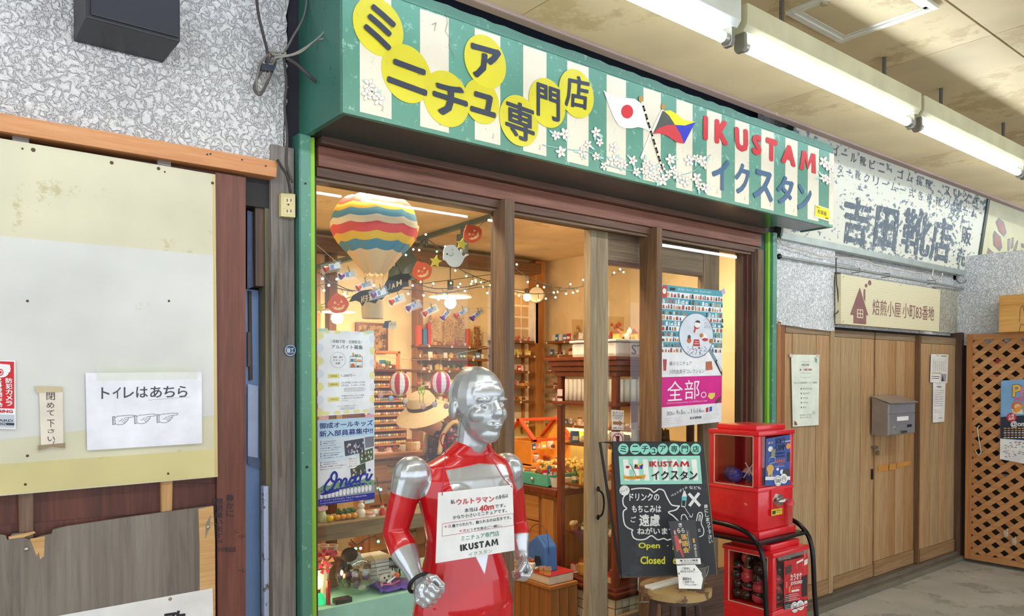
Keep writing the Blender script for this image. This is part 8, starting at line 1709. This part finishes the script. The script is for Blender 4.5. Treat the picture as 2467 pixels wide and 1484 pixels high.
for k in range(3):
    ox, oy = k * 222 - (5 if k else 0), -k * 10
    z_ = lambda pts: [ZL(1115 + ox + x, 575 + oy + y) for x, y in pts]
    pz.line('2c2c30', z_([(3, 18), (24, 14), (28, 92), (5, 98)]), .0012, 1, 'pointing_hand', True); pz.line('2c2c30', z_([(10, 17), (13, 96)]), .0008, 1, 'pointing_hand'); pz.line('2c2c30', z_([(28, 28), (50, 14), (90, 10), (150, 4), (205, 2), (213, 10), (205, 20), (160, 26), (130, 28)]), .0012, 1, 'pointing_hand')
    pz.line('2c2c30', z_([(28, 88), (60, 98), (100, 96), (120, 84), (135, 74), (145, 60), (158, 44), (160, 28)]), .0012, 1, 'pointing_hand'); pz.line('2c2c30', z_([(105, 38), (90, 45), (92, 56), (75, 62), (62, 60)]), .0010, 1, 'pointing_hand'); pz.line('2c2c30', z_([(118, 30), (126, 44), (150, 46)]), .001, 1, 'pointing_hand'); pz.line('2c2c30', z_([(108, 48), (118, 60), (140, 64)]), .001, 1, 'pointing_hand'); pz.line('2c2c30', z_([(100, 62), (110, 76), (130, 78)]), .001, 1, 'pointing_hand')
pz.done(.4)
slab([(233, 881), (475, 880), (475, 913), (233, 918)], YL - .0012, .0006).obj('clear_tape', clear('fafaf4', .16, .2), label='wide strip of clear tape over the top edge of the toilet notice', cat='tape')
pr, t = sheet('door_note', 'narrow handwritten strip of paper asking to close the door', 'notice', (0, YL, 0), (0, -1, 0), [(94, 937), (151, 937), (153, 1075), (99, 1078)], 'e4dacb', .001, .7)
for i, (ch, v0, v1) in enumerate((('閉', .06, .19), ('め', .23, .33), ('て', .37, .46), ('下', .53, .66), ('さ', .69, .76), ('い', .82, .90))): pr.text('2e2c2e', ch, .30, v0, .62 if ch != '閉' else .66, v1, 1, .004, 'handwriting')
pr.line('2e2c2e', [(.6, .9), (.52, .955)], .0015, 1); pr.ell('2e2c2e', .5, .98, .02, .008, 1); pr.done()
for lab, q, c_ in (('yellowed tape over the top of the handwritten strip', [(84, 930), (150, 932), (151, 944), (88, 946)], 'cdbd98'), ('brown curled tape at the foot of the handwritten strip', [(92, 1073), (157, 1067), (157, 1080), (124, 1076), (93, 1086)], '9a8668')): slab(q, YL - .0012, .0008).obj('tape', P(c_, .5), label=lab, cat='tape')
pr, t = sheet('camera_sticker', 'red and white security camera sticker at the left edge of the cream sheet', 'sticker', (0, YL, 0), (0, -1, 0), [(-62, 866), (37, 869), (38, 1034), (-58, 1031)], 'f2f2f4', .001, .3)
pr.rect('cf1f2b', .03, .015, .965, .70, 1); pr.poly('f2f2f4', [(.2, .07), (.6, .05), (.86, .06), (.88, .12), (.86, .17), (.3, .18), (.18, .15)], 2); pr.ell('f2f2f4', .63, .17, .20, .08, 2, a0=0, a1=180); pr.ell('cf1f2b', .63, .175, .07, .05, 3); pr.ell('f2f2f4', .63, .175, .05, .035, 4, ring=.4)
for i, ch in enumerate('防犯カメラ'): pr.text('f6f2f2', ch, .75, .255 + i * .083, .92, .33 + i * .083, 2, .03)
for i, ch in enumerate('24時間作動中'): pr.text('f6f2f2', ch, .50, .255 + i * .072, .66, .32 + i * .072, 2, .03)
pr.text('cf1f2b', 'WARNING', .12, .72, .93, .765, 2, .035); pr.rect('c3cbd6', .03, .79, .965, .98, 1); pr.text('3a4660', 'GUARD', .30, .86, .93, .895, 2, .02); pr.rect('2c3040', .03, .91, .96, .945, 2); pr.text('dfe4ee', 'STATION', .35, .915, .75, .94, 3, .02); pr.done()
pr, t = sheet('lower_poster', 'white sheet pinned to the grey plywood at the bottom edge of the picture', 'poster', (0, -.056, 0), (0, -1, 0), [(-200, 1545), (512, 1417), (524, 1800), (-200, 1800)], 'e9e9e6', .002, .4)
pz = Pr(pxmap((0, -.056, 0), (0, -1, 0)), (0, -1, 0), t, .0008); pz.tq('232226', '歌', (395, 1530), (448, 1522), (395, 1476), 1, .03); pz.tq('232226', '声', (470, 1515), (520, 1508), (470, 1490), 1, .03); pz.done()
pp = onY(410, 1443, -.058); B().ball(pp, (.0055, .003, .0055), 12, 8).obj('pin', P('a9927a', .3, .6), t, smooth='all')
# ------------------------------------------------------------------ papers on the plank wall
YK = -.018
pr, t = sheet('coffee_menu', 'pale green coffee menu sheet taped on the plank panel', 'poster', (0, YK, 0), (0, -1, 0), [(1906, 854), (1974, 855), (1972, 1024), (1910, 1028)], 'e6ecdc', .001, .6)
D3 = '4a4c48'
pr.line('7a7c74', [(.3, .095), (.38, .1), (.6, .1), (.68, .095)], .0012, 1); pr.text(D3, 'WELCOME', .35, .13, .62, .155, 1, .01); pr.text('b03a3a', '金・土曜日営業', .28, .195, .72, .225, 1, .02); pr.text('8a8c84', '10:00〜16:00', .33, .25, .67, .265, 1); pr.line('7a7c74', [(.3, .31), (.38, .32), (.6, .32), (.7, .31)], .0012, 1)
pr.text(D3, 'おいしい自家焙煎コーヒー豆販売', .08, .38, .92, .405, 1, .006)
for i, s_ in enumerate(('キリマンジャロ', 'コロンビア', 'ブラジル', 'トラジャ', 'モカ')): v = .465 + i * .065; pr.ell(D3, .33, v + .012, .018, .014, 1, 'coffee_bean', 10); pr.text(D3, s_, .39, v, .39 + len(s_) * .05, v + .026, 1, .01)
pr.text(D3, '豆をお買い上げの方に', .27, .835, .72, .855, 1); pr.text(D3, '1杯サービス中です!', .27, .87, .70, .89, 1); pr.ell('6a6c64', .8, .82, .05, .02, 1, ring=.2); pr.poly('b04a3c', [(.05, .92), (.12, .93), (.18, .98), (.08, .98)], 1, 'printed_leaf'); pr.poly('4a7a44', [(.02, .96), (.08, .95), (.12, .99)], 2, 'printed_leaf'); pr.poly('7aa08a', [(.82, .03), (.92, .06), (.9, .12), (.84, .1)], 1, 'printed_leaf'); pr.done()
for lab, x_, y_ in (('pink tape at the upper left of the coffee menu', 1907, 856), ('pale tape at the upper right of the coffee menu', 1971, 857)): slab([(x_ - 4, y_ - 4), (x_ + 5, y_ - 2), (x_ + 3, y_ + 5), (x_ - 5, y_ + 4)], YK - .0015, .001).obj('tape', P('dcc8c0', .5), label=lab, cat='tape')
YK2 = -.02
pr, t = sheet('wall_calendar', 'small monthly calendar sheet on the plank panel right of the mailbox', 'calendar', (0, YK2, 0), (0, -1, 0), [(2243, 853), (2285, 854), (2282, 923), (2241, 921)], 'edebe4', .001, .6)
pr.rect('8aa878', .55, .04, .9, .08, 1); pr.text('8a8a5a', '9', .3, .02, .42, .09, 1)
for i in range(8): pr.line('8a8a88', [(.08 + i * .12, .16), (.08 + i * .12, .60)], .0006, 1)
for j in range(7): pr.line('8a8a88', [(.08, .16 + j * .073), (.92, .16 + j * .073)], .0006, 1)
for j in range(5):
    for i in range(7): pr.rect('c06a5a' if i >= 5 else '5a5a5e', .12 + i * .12, .255 + j * .073, .15 + i * .12, .28 + j * .073, 2, 'printed_date')
pr.rect('c8cfa8', .08, .63, .62, .70, 1); pr.rect('a8a4b0', .6, .68, .92, .95, 1); pr.poly('3a2c34', [(.64, .94), (.7, .72), (.78, .94)], 2); pr.small('5a5a5e', .08, .76, .55, .9, 2, 1, 3); pr.done()
pr, t = sheet('opening_list', 'long narrow schedule sheet hanging under the small calendar', 'notice', (0, YK2 + .0015, 0), (0, -1, 0), [(2248, 922), (2278, 923), (2275, 1016), (2247, 1018)], 'eeece8', .001, .6)
pr.text('4a4a4e', '営業案内', .3, .08, .68, .12, 1, .01); pr.small('6a6a70', .1, .18, .9, .62, 8, 1, 21, .35); pr.small('c05a6a', .1, .68, .6, .78, 2, 1, 22, .4); pr.small('6a6a70', .5, .88, .9, .92, 1, 1, 23); pr.done()
# festival poster on the lattice (plane X)
XPz = XL - .026
pr, t = sheet('festival_poster', 'colourful blue festival poster hanging on the lattice screen', 'poster', (XPz, 0, 0), (-1, 0, 0), [(2412, 917), (2560, 908), (2558, 1135), (2409, 1101)], '7fb0dc', .001, .5)
pr.rect('5f97d2', 0, 0, 1, .35, .4, 'printed_sky'); pr.rect('8fc0e0', 0, .35, 1, .55, .4, 'printed_sky')
pr.ell('3a7ab8', .13, .055, .09, .025, 1); pr.text('f0f4f8', '鎌倉', .08, .045, .18, .065, 2, .01); pr.text('e8f0f8', '第10回', .07, .095, .2, .11, 1)
PZL = lambda x, y: (2200 + x / 3.7116, 680 + y / 3.7116)
pq = Pr(pxmap((XPz, 0, 0), (-1, 0, 0)), (-1, 0, 0), t, .0008)
pq.tq('4a3030', 'P', PZL(886, 1030), PZL(968, 1024), PZL(890, 914), 3, .05); pq.tq('eebc4c', 'P', PZL(890, 1026), PZL(964, 1020), PZL(893, 918), 4, .03); pq.tq('e88aa8', 'EACE', PZL(958, 1020), PZL(1150, 1012), PZL(958, 942), 4, .04); pq.tq('e86a90', 'FESTA', PZL(906, 1066), PZL(1130, 1060), PZL(908, 1030), 4, .04)
pq.ell('d8743c', *PZL(930, 1110), 14, 11, 3); pq.ell('f0c8a0', *PZL(935, 1112), 8, 7, 4); pq.poly('e8a040', [PZL(890, 1150), PZL(930, 1120), PZL(985, 1090), PZL(960, 1150), PZL(920, 1168)], 5); pq.poly('e8e0d0', [PZL(880, 1130), PZL(930, 1150), PZL(975, 1135), PZL(985, 1175), PZL(890, 1178)], 3)
pq.ell('c8283c', *PZL(880, 1208), 12, 11, 4); pq.tq('f6f0f0', '入場', PZL(850, 1206), PZL(905, 1200), PZL(850, 1182), 5, .02); pq.tq('f6f0f0', '無料', PZL(854, 1234), PZL(908, 1228), PZL(854, 1208), 5, .02)
pq.poly('2a3046', [PZL(782, 1205), PZL(1120, 1180), PZL(1120, 1420), PZL(780, 1395)], 1); pq.tq('f0f2f4', '@onari', PZL(872, 1300), PZL(1060, 1300), PZL(872, 1240), 4, .03)
for i, (y_, c_) in enumerate(((1310, 'e8b050'), (1330, 'e8b050'), (1350, 'f0e8d8'), (1370, 'e8b050'), (1392, 'f0e8d8'))):
    for k in range(7): pq.poly(c_, [PZL(812 + k * 32 + (i % 2) * 6, y_ - 8), PZL(834 + k * 32, y_ - 8), PZL(834 + k * 32, y_), PZL(812 + k * 32, y_)], 3, 'fine_print')
pq.poly('eeeeec', [PZL(778, 1398), PZL(1330, 1440), PZL(1330, 1690), PZL(775, 1580)], 2)
r7 = random.Random(8)
for k in range(60): x_, y_ = r7.uniform(795, 1080), r7.uniform(1420, 1560); w_ = r7.uniform(8, 22); pq.poly(r7.choice(['5a5a60', '8a8a90', '7aa06a', 'c06a5a', '4a6a9a']), [PZL(x_, y_), PZL(x_ + w_, y_ + 1), PZL(x_ + w_, y_ + 7), PZL(x_, y_ + 6)], 3, 'printed_logo')
pq.done()

# ------------------------------------------------------------------ ordinal labels for look-alikes in a row
ORD = 'first second third fourth fifth sixth seventh eighth ninth tenth eleventh twelfth thirteenth fourteenth fifteenth sixteenth seventeenth eighteenth nineteenth twentieth'.split()
def pxof(o):
    v = RM.transposed() @ (o.matrix_world.translation - EYE if o.parent else o.location - EYE); return v.x / -v.z
by = {}
for o in COL.objects:
    if o.parent is None and o.get('label') and o.name.startswith(('miniature', 'price_tag', 'wrapped_trinket')): by.setdefault((o['label'], o.get('group')), []).append(o)
for (lb, g), L in by.items():
    if len(L) < 2: continue
    L.sort(key=pxof)
    for i, o in enumerate(L):
        if i < len(ORD): o['label'] = lb.replace(' on the', ', %s from left, on the' % ORD[i], 1) if ' on the' in lb else lb + ', ' + ORD[i] + ' from left'
for o in [o for o in COL.objects if o.parent is None and o.name.startswith(('miniature', 'price_tag')) and (not o.get('label') or o['label'] == 'x')]:
    for ch in list(o.children): bpy.data.objects.remove(ch)
    bpy.data.objects.remove(o)
